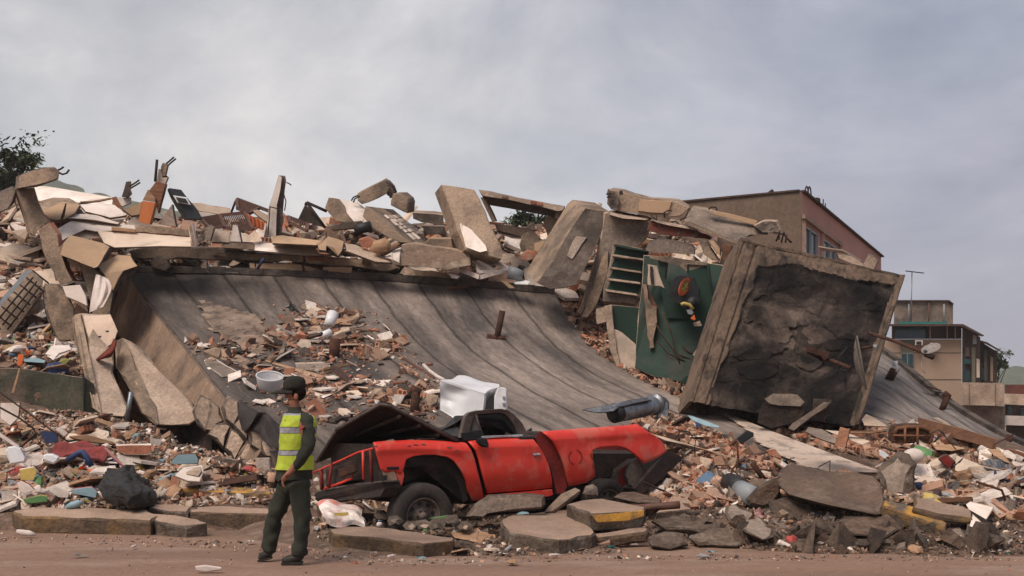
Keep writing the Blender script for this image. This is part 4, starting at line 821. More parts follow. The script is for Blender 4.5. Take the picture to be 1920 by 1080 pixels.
pc('dusty_top', None, None, A4(640,325,700,335,900,372,1000,405,980,412,880,390,690,350), 23.4, (0,-1,.2), [concl, rawc], parent=o, rough=.04)
pc('hollow_floor_slab', 'toothed hollow floor slab lying on the green wall', 'concrete slab', A4(598,558,620,500,700,472,840,498,940,520,972,545,970,592,945,585,930,545,915,590,890,540,875,590,845,535,825,585,800,530,780,575,740,520,700,575,650,578), 22.9, (2,-3,.6), [conc, concd], rough=.015)
pc('wall_chunk', 'tan wall slab leaning in the pile above the green wall', 'wall panel', A4(995,470,1060,488,1100,560,1155,640,1100,632,1040,590), 22.8, (2,-2,.3), [tan, rawc], rough=.03)
pc('wall_chunk', 'pale wall slab right of the tan one above the green wall', 'wall panel', A4(1075,485,1115,480,1160,545,1160,600,1120,560), 22.7, (2,-2,.3), [tanp, rawc], rough=.03)
pc('wooden_board', 'dark brown box side above the green wall', 'board', A4(1170,510,1250,520,1228,640,1185,635), 22.5, (2,0,.3), [wood, wood], rough=.01)
# green wall
o = pc('green_wall', 'big dark green painted wall standing between the stairs and the scorched slab', 'wall', PX(1207,478,1265,484,1330,493,1380,500,1352,600,1320,700,1280,716,1225,706,1190,690,1196,600,1203,540), [22.8,22.8,22.7,22.5,22.2,22,22,22.1,22.3,22.5,22.7], (0,0,.3), [greenp, concl], rough=.02)
pc('panel_edge', None, None, D2(205,165,285,180,232,400,262,580,270,600,440,612,440,600,275,585,245,400,240,370,215,250), 22.3, (0,0,.05), [greenp, black], parent=o, rough=.01, ch=0)
pc('plaster_frame', None, None, D2(132,215,200,225,215,300,255,388,222,375,132,362), 22.28, (0,0,.08), [cream, cream], parent=o, rough=.03, seg=.1); pc('slot', None, None, D2(150,225,170,235,175,300,180,360,158,362,150,300), 22.22, (0,0,.05), [darkm, darkm], parent=o, rough=.02)
pc('raised_panel', None, None, D2(410,195,560,210,620,560,580,760,520,740,470,600,440,430), 22.25, (0,0,.05), [greenb, greenp], parent=o, rough=.02); pc('gap', None, None, D2(568,215,582,220,605,400,628,590,618,605,595,420), 22.15, (0,0,.1), [black, black], parent=o, rough=.005)
pc('bare_plaster', None, None, D2(140,150,300,162,570,205,560,225,420,215,415,270,300,190,150,172), 22.2, (0,0,.05), [tan, tan], parent=o, rough=.03)
for l in (D2(190,640,260,760,340,860,450,905), D2(200,770,280,860,420,925), D2(380,800,430,850,470,870), D2(240,560,300,700,340,860,390,1010)): tube('wire', [P(x,y,22.1) for x,y in l], .014, rust, o, n=4)
# lower left green panel
o = pc('green_wall_fragment', 'bright green wall fragment with peeled plaster leaning low beside the stairs', 'wall panel', A6(205,95,388,112,400,250,462,470,430,482,320,475,240,455,212,240), 22.9-.3, (0,0,.3), [greenb, concl], rough=.01)
pc('peeled_plaster', None, None, A6(210,228,262,252,330,312,385,380,415,420,462,470,440,480,420,470,400,400,335,335,320,400,320,476,245,458,195,330), 22.5, (0,0,.06), [cream, cream], parent=o, rough=.02, seg=.1)
pc('frame_edge', None, None, A6(160,100,202,92,214,235,250,458,232,455,190,350), 22.45, (0,0,.4), [concl, tan], parent=o, rough=.03)
pc('broken_stub', 'pale concrete stub left of the bright green wall fragment', 'concrete block', A6(112,118,165,105,172,190,120,205), 22.6, (2,-2,.4), [concl, rawc], rough=.05, seg=.12)
pc('hanging_strip', 'hanging strip of column with an exposed brick core beside the stairs', 'concrete post', A6(370,-20,398,-20,412,95,455,110,455,188,432,210,440,338,412,342,398,190), 22.2, (2,0,.3), [tan, brick], rough=.05, seg=.12)
# hoist wheel
o = empty('hoist_machine', P(1285,560,21.6), 'black hoist machine with an orange wheel hanging on the green wall', 'machine')
def ringbm(bm, c, ax, ay, r0, r1, n=28, th=Vector((0,.12,0)), mi=0):
    vs = []
    for k in range(n):
        a = 2*math.pi*k/n; u = ax*math.cos(a)+ay*math.sin(a)
        vs.append([bm.verts.new(c+u*r1), bm.verts.new(c+u*r0), bm.verts.new(c+u*r0+th), bm.verts.new(c+u*r1+th)])
    for k in range(n):
        a, b = vs[k], vs[(k+1)%n]
        for i in range(4):
            f = bm.faces.new((a[i], a[(i+1)%4], b[(i+1)%4], b[i])); f.material_index = mi
cw = P(1284.5,537,21.5); ax = Vector((.13,.09,.13)).normalized()*.16; ay = Vector((-.09,0,.12)).normalized()*.13
ax = Vector((.10,.08,.18)); ay = Vector((.10,.13,-.045))
bm = bmesh.new(); ringbm(bm, cw, ax, ay, .66, 1.0); bmobj('wheel_rim', bm, [lit['orange']], o)
bm = bmesh.new(); ringbm(bm, cw+Vector((0,.03,0)), ax, ay, .5, .66, th=Vector((0,.06,0)));
for k in range(5):
    a = 2*math.pi*k/5; u = ax*math.cos(a)+ay*math.sin(a); bar(bm, cw+Vector((0,.05,0)), cw+u*.62+Vector((0,.05,0)), .04, .05)
bmobj('wheel_spokes', bm, [lit['yellow']], o)
pc('casing', None, None, A4(775,900,800,780,870,740,960,760,1000,850,1000,920,960,985,880,975,830,930,790,930), 21.62, (2,0,.5), [black, black], parent=o, rough=.04, seg=.1)
tube('drum', [P(1296,572,21.5), P(1302,560,21.9)], .13, black, o, n=14)
tube('yellow_guard', [P(*p,21.4) for p in A4(868,965,890,955,930,965,960,1000)], .035, lit['yellow'], o)
pc('grey_cap', None, None, D2(412,545,450,540,468,565,450,580,425,575), 21.4, (0,0,.15), [frame, frame], parent=o, rough=.01)
pc('orange_tip', None, None, D2(440,605,470,578,480,612,470,622), 21.4, (0,0,.1), [lit['orange']]*2, parent=o, rough=0)
pc('broken_tile', 'small pale tile hanging below the hoist machine', 'tile', D2(462,640,510,625,525,660,470,665), 21.6, (0,-1,.15), [concl, concl], rough=.01)
pc('wall_chunk', 'pale rounded chunk wedged at the left foot of the scorched slab', 'concrete chunk', D2(455,870,490,822,560,822,545,900,520,930,490,890), 20.6, (2,0,.4), [concl, concl], rough=.04)
pc('green_board', 'small green board in the brick rubble at the slab foot', 'board', D2(365,1065,410,1020,460,1005,470,1040,400,1085), 20.9, (0,-1,.2), [greenp, greenp])
# the scorched leaning slab ------------------------------------------------
o = empty('scorched_slab', P(1450,790,18.6), 'huge scorched slab box leaning on edge with a blackened hollow face', 'concrete slab')
TLc, TRc, BRc, BLc = P(1388,447,20.6), P(1694,519,21.0), P(1610,800,18.2), P(1293,752,18.9)
sootm = bpy.data.materials.new('scorched_concrete'); sootm.use_nodes = True
def soot(m):
    t = m.node_tree; b = t.nodes['Principled BSDF']; L = t.links.new
    tcx = nn(t, 'ShaderNodeTexCoord')
    def noi(s, d=8, r_=.6, dist=0):
        n = nn(t, 'ShaderNodeTexNoise'); n.inputs['Scale'].default_value = s; n.inputs['Detail'].default_value = d; n.inputs['Roughness'].default_value = r_; n.inputs['Distortion'].default_value = dist
        L(tcx.outputs['Object'], n.inputs[0]); return n.outputs[0]
    r1 = ramp(t, [(.36, (.008,.0065,.006)), (.47, (.024,.018,.0155)), (.56, (.058,.042,.034)), (.70, (.14,.10,.08))]); L(noi(.85, 9, .62, .8), r1.inputs[0])
    r2 = ramp(t, [(.35, g(.55)), (.65, g(1.25))]); L(noi(3.5, 8, .7), r2.inputs[0])
    x = nn(t, 'ShaderNodeMix', data_type='RGBA', blend_type='MULTIPLY'); x.inputs[0].default_value = 1; L(r1.outputs[0], x.inputs[6]); L(r2.outputs[0], x.inputs[7])
    wv = nn(t, 'ShaderNodeVectorMath', operation='MULTIPLY_ADD'); cn = nn(t, 'ShaderNodeTexNoise'); cn.inputs['Scale'].default_value = 2.5; cn.inputs['Detail'].default_value = 5; L(tcx.outputs['Object'], cn.inputs[0]); wv.inputs[1].default_value = (.7,.7,.7); L(cn.outputs['Color'], wv.inputs[0]); L(tcx.outputs['Object'], wv.inputs[2])
    vo = nn(t, 'ShaderNodeTexVoronoi'); vo.inputs['Scale'].default_value = 1.1; L(wv.outputs[0], vo.inputs[0]); sv_ = nn(t, 'ShaderNodeSeparateColor'); L(vo.outputs['Color'], sv_.inputs[0])
    r4 = ramp(t, [(.15, g(.55)), (.45, g(.95)), (.85, g(1.5))]); L(sv_.outputs[0], r4.inputs[0])
    x2 = nn(t, 'ShaderNodeMix', data_type='RGBA', blend_type='MULTIPLY'); x2.inputs[0].default_value = 1; L(x.outputs[2], x2.inputs[6]); L(r4.outputs[0], x2.inputs[7])
    L(x2.outputs[2], b.inputs['Base Color']); b.inputs['Roughness'].default_value = .95; b.inputs['Specular IOR Level'].default_value = .2
    bn = nn(t, 'ShaderNodeBump'); bn.inputs['Strength'].default_value = 1; bn.inputs['Distance'].default_value = .12; L(noi(5, 9, .7), bn.inputs['Height']); L(bn.outputs[0], b.inputs['Normal'])
soot(sootm)
edgem = mat('scorched_edge_concrete', (.17,.125,.095), (.10,.074,.056), 1.2, bump=.8, bscale=7, stain=(.03,.024,.02), stain_s=2.0, stain_a=.9, fine=.35, aniso=(1.3,1.3,.5))
def bil(u, v): return TLc.lerp(TRc, u).lerp(BLc.lerp(BRc, u), v)
nn_ = (TRc-TLc).cross(BLc-TLc).normalized()
if nn_.y > 0: nn_ = -nn_           # towards the street
NU, NVV = 150, 150
vs = []; fm = []; uvs = []
def inside(u, v):
    # 0 outside the hollow, 1 inside; ragged outline
    rg = .030*nz((u*6, v*6, 0), 1)+.010*nz((u*19, v*19, 5), 1)
    l = .135+.04*(1-v)+.055*math.exp(-((v-.25)/.18)**2)*0; 
    return min(u-l+.02+rg, .965-.015*v-u+rg*.3, v-.085-.05*math.exp(-((u-.15)/.1)**2)+rg*.9, 1.2-v)
rv = random.Random(5)
cells = [(rv.random(), rv.random(), rv.random()) for _ in range(34)]
for i in range(NVV+1):
    for j in range(NU+1):
        u, v = j/NU, i/NVV; p = bil(u, v); dd = inside(u, v)
        s = max(0, min(1, dd/.022)); s = s*s*(3-2*s)
        # spalled layers: each voronoi cell sits at its own depth
        uu = u+.05*nz((u*4,v*4,1),1)+.012*nz((u*18,v*18,1),1); vv_ = v+.05*nz((u*4,v*4,8),1)+.012*nz((u*18,v*18,4),1)
        ds = sorted(((uu-c[0])**2+((vv_-c[1])*1.5)**2, c[2]) for c in cells)
        e = math.sqrt(ds[1][0])-math.sqrt(ds[0][0]); lay = .075*(.5+.5*math.tanh(e/.02))*ds[0][1]; lay += .05*(1-min(1, e/.008)) if ds[0][1] > .8 else 0
        dep = s*(.025+.7*lay+.018*nz((u*8,v*8,3),1)+.020*nz((u*25,v*25,6),1))
        # bright left band: raised rib and groove
        rb_ = 0
        if u < .16:
            gline = .105+.0*v; rb_ = .05*max(0, 1-abs(u-gline)/.012)+.04*max(0, 1-abs(u-.03)/.01)
        dep += rb_ + .025*nz((u*14,v*14,2),1)+.012*nz((u*45,v*45,2),1)
        vs.append(p-nn_*dep); uvs.append((u, v))
fs = []
for i in range(NVV):
    for j in range(NU):
        a = i*(NU+1)+j; fs.append((a, a+1, a+NU+2, a+NU+1)); fm.append(1 if inside((j+.5)/NU, (i+.5)/NVV) > .004 else 0)
mobj('scorched_face', vs, fs, [edgem, sootm], o, fm=fm, smooth=False)
# body behind the face, ragged rims
def rimpiece(name, a, b, w0, th, m, n=16, rough=.03):
    bm = bmesh.new(); pts = [a.lerp(b, k/n) for k in range(n+1)]
    out = pts+[p+w0 for p in pts[::-1]]
    prism_bm(bm, out, th, rough, .03, .18); return bmobj(name, bm, [m, m], o)
back = -nn_
rimpiece('back_body', TLc+back*.42+(TRc-TLc)*.0, TRc+back*.42, (BLc-TLc), back*.35, edgem)
rimpiece('top_rim', TLc+nn_*.015+(TLc-BLc)*.012, TRc+nn_*.015+(TLc-BLc)*.012, (BLc-TLc)*.03, back*.8, edgem)
rimpiece('left_rim', TLc-(TRc-TLc)*.004+nn_*.01, BLc-(TRc-TLc)*.004+nn_*.01, (TRc-TLc)*.02, back*.8, edgem)
rimpiece('right_rim', TRc+nn_*.08, BRc+nn_*.08, -(TRc-TLc)*.025, back*.85, edgem)
# loose plates of render still clinging to the scorched face
rp = random.Random(31)
for k in range(16):
    u, v = rp.uniform(.2,.9), rp.uniform(.14,.9); n_ = rp.choice((5,6,7)); a0 = rp.uniform(0,6); su, sv_ = rp.uniform(.07,.20), rp.uniform(.05,.14)
    pts = []
    for t in range(n_):
        a = a0+t*6.283/n_; r_ = rp.uniform(.6,1.15); pts.append(bil(min(.93,max(.17,u+su*r_*math.cos(a))), min(.98,max(.11,v+sv_*r_*math.sin(a))))-nn_*.02)
    bm = bmesh.new(); prism_bm(bm, pts, back*rp.uniform(.06,.11), .05, .02, .08); bmobj('render_plate', bm, [sootm, sootm], o)
# rubble lump and struts in the mouth
pc('strut', 'diagonal concrete strut in the mouth at the foot of the scorched slab', 'concrete post', A6(1195,790,1215,762,1395,640,1430,645,1412,670,1250,780,1225,802), 17.7, (0,2,.3), [conc, concd], rough=.02)
pc('strut', 'dark triangular bracket behind the diagonal strut', 'concrete block', A6(1335,620,1440,630,1400,660,1400,760,1330,700), 17.9, (0,0,.3), [concd, concd], rough=.02)
pc('mouth_slab', 'grey rounded chunk above the brick filled mouth of the scorched slab', 'concrete chunk', A6(1060,625,1110,592,1245,600,1285,640,1262,668,1150,662,1085,655), 18.2, (0,0,.3), [conc, rawc], rough=.06, seg=.12)
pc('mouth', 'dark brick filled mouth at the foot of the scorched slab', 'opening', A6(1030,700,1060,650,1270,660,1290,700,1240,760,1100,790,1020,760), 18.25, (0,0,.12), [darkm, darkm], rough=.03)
# top of the scorched slab
pc('roof_sheet', 'dark warped sheet on the upper edge of the scorched slab', 'metal sheet', A7(375,490,460,505,560,520,640,560,700,600,640,590,520,540,400,520), 21.2, (0,-2,.4), [wooddk, tan], rough=.02)
o2 = pc('broken_stump', 'broken stump on the upper right edge of the scorched slab', 'concrete block', A7(748,550,800,570,824,598,795,665,745,650,700,640,735,600), 20.9, (2,-2,.4), [concl, rawc], rough=.04, seg=.1)
pc('mortar_heap', 'crumbled pale mortar on the upper edge of the scorched slab', 'rubble', A7(520,545,620,560,700,610,745,640,690,650,600,610,530,580), 20.9, (0,-2,.4), [concl, rawc], rough=.06, seg=.1)
# satellite dishes -----------------------------------------------------------
def dish(label, c, axis, rx, depth, m, tilt_up):
    o = empty('satellite_dish', c, label, 'satellite dish')
    axis = axis.normalized(); s = axis.cross(tilt_up).normalized(); t2 = s.cross(axis).normalized()
    vs = []; fs = []; NR, NA = 7, 32
    for side in (0, 1):
        for i in range(NR+1):
            r = i/NR
            for k in range(NA):
                a = 2*math.pi*k/NA; vs.append(c+(s*math.cos(a)+t2*math.sin(a)*1.12)*rx*r+axis*(depth*(r*r)-side*.025))
    for side in (0, 1):
        o0 = side*(NR+1)*NA
        for i in range(NR):
            for k in range(NA): fs.append((o0+i*NA+k, o0+i*NA+(k+1)%NA, o0+(i+1)*NA+(k+1)%NA, o0+(i+1)*NA+k))
    b = NR*NA; b2 = (NR+1)*NA+NR*NA
    for k in range(NA): fs.append((b+k, b+(k+1)%NA, b2+(k+1)%NA, b2+k))
    mobj('dish', vs, fs, [m], o, smooth=True); return o
dm = mat('weathered_dish', (.20,.18,.165), (.13,.115,.10), 3, rough=.6, bump=.1)
c = P(1605,682,17.4); d1 = dish('grey satellite dish seen edge on at the right of the scorched face', c, Vector((.92,-.30,.16)), .40, .10, dm, Vector((-.25,0,1)))
tube('feed_arm', [P(1600,656,17.3), P(1620,652,17.1), P(1641,649,17.0)], .02, rust, d1); tube('feed_horn', [P(1640,646,17), P(1642,655,17)], .03, frame, d1)
tube('mount_arm', [P(1547,672,18.2), P(1575,682,17.8), P(1594,690,17.5)], .035, rust, d1)
tube('cable', [P(1590,650,17.6), P(1572,670,17.6), P(1573,693,17.6), P(1590,697,17.6), P(1597,685,17.5)], .012, black, d1)
pc('bracket', 'rusty angled steel bracket sticking out of the scorched face', 'steel bracket', A8(285,360,300,352,462,408,455,445,420,470,400,425,290,400), 18.0, (0,3,.35), [rust, rust], rough=.01)
d2 = dish('thin pale mesh satellite dish on a long pole right of the scorched slab', P(1746,656,17.0), Vector((-.35,-.35,.75)), .135, .04, mat('pale_mesh_dish',(.30,.28,.27),(.24,.22,.21),3,rough=.6), Vector((1,0,.6)))
tube('pole', [P(1630,625,18.4), P(1680,640,17.8), P(1750,669,17.0)], .03, rust, d2)
tube('pole_end', [P(1735,664,17.0), P(1750,670,16.9)], .045, rebar, d2); tube('feed', [P(1737,660,17), P(1733,655,16.9)], .025, frame, d2)
tube('cable', [P(1732,668,17), P(1727,680,17), P(1728,692,17), P(1735,700,17)], .006, frame, d2)
# vent pipes on the right roof
def hY(px, py, k='SLAB2'):
    h = hit(px, py, k); return h[0].y if h else 20
ya, yb, yc = hY(1668,712), hY(1767,768), hY(1887,832)
vp = tube('vent_pipe', [P(1667,712,ya), P(1677,693,ya)], .09, rust, label='rusty vent pipe with a white elbow on the right roof', cat='pipe', n=12)
tube('elbow', [P(1676,697,ya), P(1681,687,ya), P(1680,684,ya), P(1675,685,ya)], .09, enamel, vp, n=12)
vp = tube('vent_pipe', [P(1766,769,yb), P(1777,742,yb)], .06, rust, label='rusty T headed vent pipe in the middle of the right roof', cat='pipe', n=10)
tube('cap_bar', [P(1770,737,yb), P(1780,745,yb)], .06, rust, vp, n=10)
tube('vent_pipe', [P(1886,833,yc), P(1895,817,yc)], .06, rust, label='short rusty pipe near the lower right end of the right roof', cat='pipe', n=10)
pc('wooden_strip', 'thin dark strip lying on the upper border of the right roof', 'plank', A8(1160,640,1300,685,1300,692,1190,665), 21.4, (0,0,.15), [rust, rust], rough=0)
# vent stacks on the main roof
def onS(px, py, up=0, key='SLAB'):
    h = hit(px, py, key); return h[0]+Vector((0,0,up)) if h else P(px, py, 18)
a = onS(930,634); v1 = tube('vent_pipe', [a+Vector((0,0,-.1)), P(942,583,a.y)], .07, rust, label='tall leaning rusty vent pipe in the middle of the felt roof', cat='pipe', n=10)
tube('base_ring', [a+Vector((-.2,0,.03)), a+Vector((.2,0,-.02))], .07, rust, v1, n=8)
a = onS(776,772); v1 = tube('vent_pipe', [a+Vector((0,0,-.1)), P(780,735,a.y)], .08, rust, label='rusty T headed vent pipe just above the raised car hood', cat='pipe', n=10)
tube('cap_bar', [P(771,728,a.y), P(788,737,a.y)], .075, rust, v1, n=10)
a = onS(625,668); v1 = tube('vent_pipe', [a+Vector((0,0,-.1)), P(629,635,a.y)], .11, rust, label='thick rusty stump of pipe among the bricks on the felt roof', cat='pipe', n=12)
# ------------------------------------------------------------------ the red pickup
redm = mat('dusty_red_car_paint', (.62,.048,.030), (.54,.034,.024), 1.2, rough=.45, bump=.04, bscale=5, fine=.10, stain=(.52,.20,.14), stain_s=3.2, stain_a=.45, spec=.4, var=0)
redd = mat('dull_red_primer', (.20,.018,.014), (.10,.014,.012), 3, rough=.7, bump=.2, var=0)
burnt = mat('burnt_black_metal', (.028,.020,.018), (.012,.010,.010), 2.5, rough=.8, bump=.4, stain=(.07,.04,.03), stain_s=2.5, stain_a=.7, var=0)
cabm = mat('grey_brown_bare_metal', (.13,.105,.095), (.075,.06,.055), 3, rough=.6, metal=.2, bump=.15, var=0)
rubber = mat('tyre_rubber', (.028,.026,.025), (.045,.038,.034), 6, rough=.85, bump=.2, var=0)
rimm = mat('dirty_steel_rim', (.15,.12,.105), (.08,.065,.055), 6, rough=.6, metal=.3, bump=.2, var=0)
chrome = mat('chrome_trim', (.62,.62,.64), (.45,.44,.44), 4, rough=.25, metal=.6, bump=0, var=0)
beige = mat('beige_body_filler', (.40,.30,.22), (.28,.21,.16), 5, rough=.8, bump=.3, var=0)
TA = R(35); TD = Vector((math.cos(TA), math.sin(TA), 0)); TN = Vector((-math.sin(TA), math.cos(TA), 0)); TQ = Vector((-1.05, 12.2, 0))
def Sd(px, py, off=0.0):
    rx = (px-CX)/F; Y = (TQ.dot(TN)+off)/(rx*TN.x+TN.y); return P(px, py, Y)
truck = empty('pickup_truck', (TQ+TN*.9+TD*1.2)[:], 'wrecked red pickup truck with its hood bent up into a tent shape', 'pickup truck')
PROF = [(0,.10),(2.5,.055),(8,.025),(15,.002),(18,0),(26,.012),(45,.004),(62,.0),(80,.03),(100,.085),(120,.12)]
def prof(d): return float(np.interp(d, [a for a,_ in PROF], [b for _,b in PROF]))
def panel(name, cols, m, offs=0, th=.035, sub=3, parent=truck, fixed=(0,2.5,8,15,18), nf=8, tuck=1.0):
    # refine columns
    C2 = []
    for a, b in zip(cols[:-1], cols[1:]):
        for k in range(sub):
            t = k/sub; n = 9; C2.append([ip(a, s/8, b, t) for s in range(9)])
    C2.append([ip(cols[-1], s/8, cols[-1], 0) for s in range(9)])
    vs = []; nr = len(fixed)+nf
    for c in C2:
        y0, y1 = c[0][1], c[-1][1]; ys = [p[1] for p in c]; xs = [p[0] for p in c]
        pos = [y0+min(f, (y1-y0)*.5*f/fixed[-1] if (y1-y0) < 2*fixed[-1] else f) for f in fixed]
        pos += [pos[-1]+(y1-pos[-1])*(k+1)/nf for k in range(nf)]
        for y in pos:
            x = float(np.interp(y, ys, xs)); q_ = Sd(x, y, offs+prof(y-y0)*tuck); vs.append(q_+TN*(.014*nz(q_,2.2,4)+.010*max(0,nz(q_,4.5,9)-.1)))
    nc = len(C2); fs = [(i*nr+j, (i+1)*nr+j, (i+1)*nr+j+1, i*nr+j+1) for i in range(nc-1) for j in range(nr-1)]
    n0 = len(vs); vs += [v+TN*th for v in vs]; fs += [tuple(n0+q for q in f[::-1]) for f in fs[:]]
    rim = [i*nr for i in range(nc)]+[(nc-1)*nr+j for j in range(1, nr)]+[i*nr+nr-1 for i in range(nc-2, -1, -1)]+[j for j in range(nr-2, 0, -1)]
    for a, b in zip(rim, rim[1:]+rim[:1]): fs.append((b, a, a+n0, b+n0))
    return mobj(name, vs, fs, [m], parent, smooth=True)
def along(c, s):
    L = [0]
    for p, q in zip(c[:-1], c[1:]): L.append(L[-1]+math.hypot(q[0]-p[0], q[1]-p[1]))
    s *= L[-1]; return (float(np.interp(s, L, [p[0] for p in c])), float(np.interp(s, L, [p[1] for p in c])))
def ip(a, s, b, t):
    p, q = along(a, s), along(b, s); return (p[0]*(1-t)+q[0]*t, p[1]*(1-t)+q[1]*t)
fender = panel('front_fender', [[(701,829),(716,880)],[(715,827.5),(723,886)],[(735,826),(741,884)],[(747,826),(752,890)],[(757,825.5),(757.5,880)],[(766,825),(762,862)],[(775,825),(776,855.5)],[(795,825),(797,852.5)],[(819,826),(819,853)],[(835,827),(840,857)],[(845,828),(851,864)],[(852,829),(859,873)],[(858,829),(868,886)],[(864,829),(875,901)],[(868,829),(879,922)],[(871,829.5),(884,850),(887,939)],[(875,830.5),(888,850),(906,925),(907,938)]], redm)
def spoly(name, poly, offs, th, m, parent=truck, rough=0.0, ch=.006, seg=.1):
    pl = PX(*poly); pts = [Sd(x, y, offs if not isinstance(offs, list) else offs[i]) for i, (x, y) in enumerate(pl)]
    bm = bmesh.new(); prism_bm(bm, pts, th, rough, ch, seg); return bmobj(name, bm, list(m) if isinstance(m, (list,tuple)) else [m, m], parent)
spoly('headlight_mount', (716,882,740,884,746,896,742,912,735,920,724,918,718,900), [.02,.0,.0,.02,.04,.05,.03], TN*.12, [beige, burnt], rough=.006)
spoly('fender_corner', (741,884,757,882,758,892,754,910,743,916,746,898), 0.015, TN*.06, redm); spoly('lamp_hole', (719,892,726,891,726,900,721,901), .0, TN*.02, black)
spoly('marker_slot', (726,875.5,748,875,749,880,727,881.5), -.008, TN*.03, black)
chipm = mat('bare_scraped_metal', (.20,.17,.155), (.12,.09,.08), 6, rough=.6, metal=.2, var=0)
rr_ = random.Random(4)
for cx_, cy_ in ((768,836),(780,834),(795,833),(843,839),(858,845),(704,836)):
    pl = [(cx_+rr_.uniform(3,7)*math.cos(t*1.257), cy_+rr_.uniform(.8,1.8)*math.sin(t*1.257)) for t in range(5)]; spoly('paint_chip', sum(pl, ()), prof(cy_-827)-.012, TN*.006, chipm, ch=0)
door = panel('door', [[(878,826),(895,846),(915,925)],[(905,822.5),(918,845),(935,923)],[(940,821.5),(950,845),(965,921)],[(975,820.5),(988,842),(1005,918)],[(993,820),(1005,832),(1019,855),(1029,890),(1032,915)],[(998,821),(1011,837),(1027,865),(1036,896),(1036,914)]], redm, sub=5)
spoly('sill_trim', (903,818,980,814.5,980,818.5,904,822.5), .07, TN*.05, chrome, door); spoly('sill_trim', (980,815,1000,816.5,1000,820,980,820.5), .07, TN*.05, cabm, door)
spoly('wing_mirror', (897,823,905,820.5,913,822,918,832,917,839,910,839,902,835,897,829), [-.08]*8, TN*.07, black, door, ch=.015)
for cx_, cy_ in ((1003,848),(930,842),(960,900)):
    pl = [(cx_+rr_.uniform(2,5)*math.cos(t*1.257), cy_+rr_.uniform(.8,1.8)*math.sin(t*1.257)) for t in range(5)]; spoly('paint_chip', sum(pl, ()), -.012, TN*.006, chipm, ch=0)
spoly('door_handle', (1000,851,1013,849.5,1015,853,1002,855), -.02, TN*.03, chrome, door)
spoly('rocker_panel', (914,929,1036,917.5,1037,928,1030,931,920,939), .06, TN*.08, redm)
bed = panel('bed_side', [[(1016,809),(1037,826),(1055,860),(1063.5,890),(1066,912)],[(1040,807),(1058,825),(1074,860),(1082,909)],[(1070,805),(1086,822),(1097,860),(1100,905)],[(1080,804),(1097,820),(1111,850),(1116,881),(1115,894)],[(1088,803),(1101,820),(1111,846)],[(1100,802.5),(1112,819),(1126,838.5)],[(1130,800.5),(1140,816),(1159,836.5)],[(1150,799),(1160,813),(1175,840.6)],[(1165,798),(1175,812),(1190,852)],[(1180,797),(1193,811),(1208,869)],[(1188,796),(1205,811),(1220,865)],[(1194,795),(1213,808),(1229,825),(1237,856)],[(1197,796),(1213,808),(1229,818.5),(1242,829),(1249,847)]], redm, offs=-.02, sub=3, tuck=.9)
fc = Sd(1079,857,-.024); ringv = []
bm = bmesh.new()
for k in range(18):
    if k in (4,5,13,14): continue
    a, b = 2*math.pi*k/18, 2*math.pi*(k+1)/18
    bar(bm, fc+TD*.105*math.cos(a)+Vector((0,0,.09*math.sin(a))), fc+TD*.105*math.cos(b)+Vector((0,0,.09*math.sin(b))), .006, .01)
bmobj('fuel_cap_ring', bm, [redd], bed)
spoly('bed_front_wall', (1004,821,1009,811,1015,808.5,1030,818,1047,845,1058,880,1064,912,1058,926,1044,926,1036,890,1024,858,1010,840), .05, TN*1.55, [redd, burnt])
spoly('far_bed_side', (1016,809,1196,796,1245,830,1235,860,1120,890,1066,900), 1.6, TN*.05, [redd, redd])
spoly('bed_floor', (1066,880,1112,850,1200,850,1205,870,1112,905,1070,908), .35, TN*1.2, burnt)
tail = spoly('tailgate', (1250,847,1266,850,1282,858,1262,880,1209,926,1195,926,1190,916), -.02, TN*1.6, [burnt, burnt], rough=.01)
spoly('bed_rear_inner', (1209,871,1237,856,1250,847,1222,888,1192,924,1150,924,1162,880,1190,860), .22, TN*1.3, [redd, burnt])
spoly('mud_flap', (1186,866,1196,858,1207,874,1214,893,1202,903,1188,911,1179,909,1174,893,1176,884), .06, TN*.05, [MT['concrete_dark'], black])
spoly('chassis', (760,870,775,862,900,866,908,926,1040,922,1110,905,1112,856,1190,856,1200,880,1190,926,1060,936,900,944,760,946), .42, TN*1.1, burnt, rough=.02)
spoly('inner_wheel_housing', (764,860,780,856,820,855,845,862,862,885,872,905,878,938,868,942,858,900,840,880,800,872,770,876), [.1]*12, TN*.45, burnt)
spoly('engine_bay', (712,834,860,834,862,880,770,878,760,905,722,918), .25, TN*1.35, burnt, rough=.01)
# front end: rails, radiator frame, bumper
def rail(name, pts, r, m): return tube(name, [Sd(*p) for p in pts], r, m, truck, n=6)
rail('front_rail', [(699,841,.25),(672,848,.7),(640,863,1.1),(610,876,1.5),(586,887,1.75)], .013, redm)
rail('radiator_frame', [(680.5,846,.5),(681,872,.5),(682,899,.5)], .016, redm); rail('radiator_frame', [(694,842,.3),(696,870,.3),(697,903,.3)], .02, redd)
rail('radiator_frame', [(608,917,1.5),(640,905,1.0),(660,896,.8),(661,888,.8)], .015, redm); rail('radiator_frame', [(622,868,1.3),(619,892,1.3),(616,914,1.3)], .02, redd)
rail('radiator_frame', [(602,880,1.6),(603,900,1.6),(604,918,1.6)], .025, redd)
spoly('radiator', (612,880,680,856,684,898,640,906,610,914), [1.6,.75,.7,1.15,1.6], TD*.25, burnt, rough=.01)
spoly('grille_remains', (634,880,664,868,666,884,636,896), [1.0,.7,.7,1.0], TD*.05, [MT['rusty_iron']]*2, rough=.01)
spoly('bumper', (594,923,620,916,670,908,716,903,722,915,712,932,650,938,600,944,590,936), [1.75,1.45,.8,.0,.0,.05,.9,1.7,1.8], TD*.22, [burnt, burnt], rough=.006)
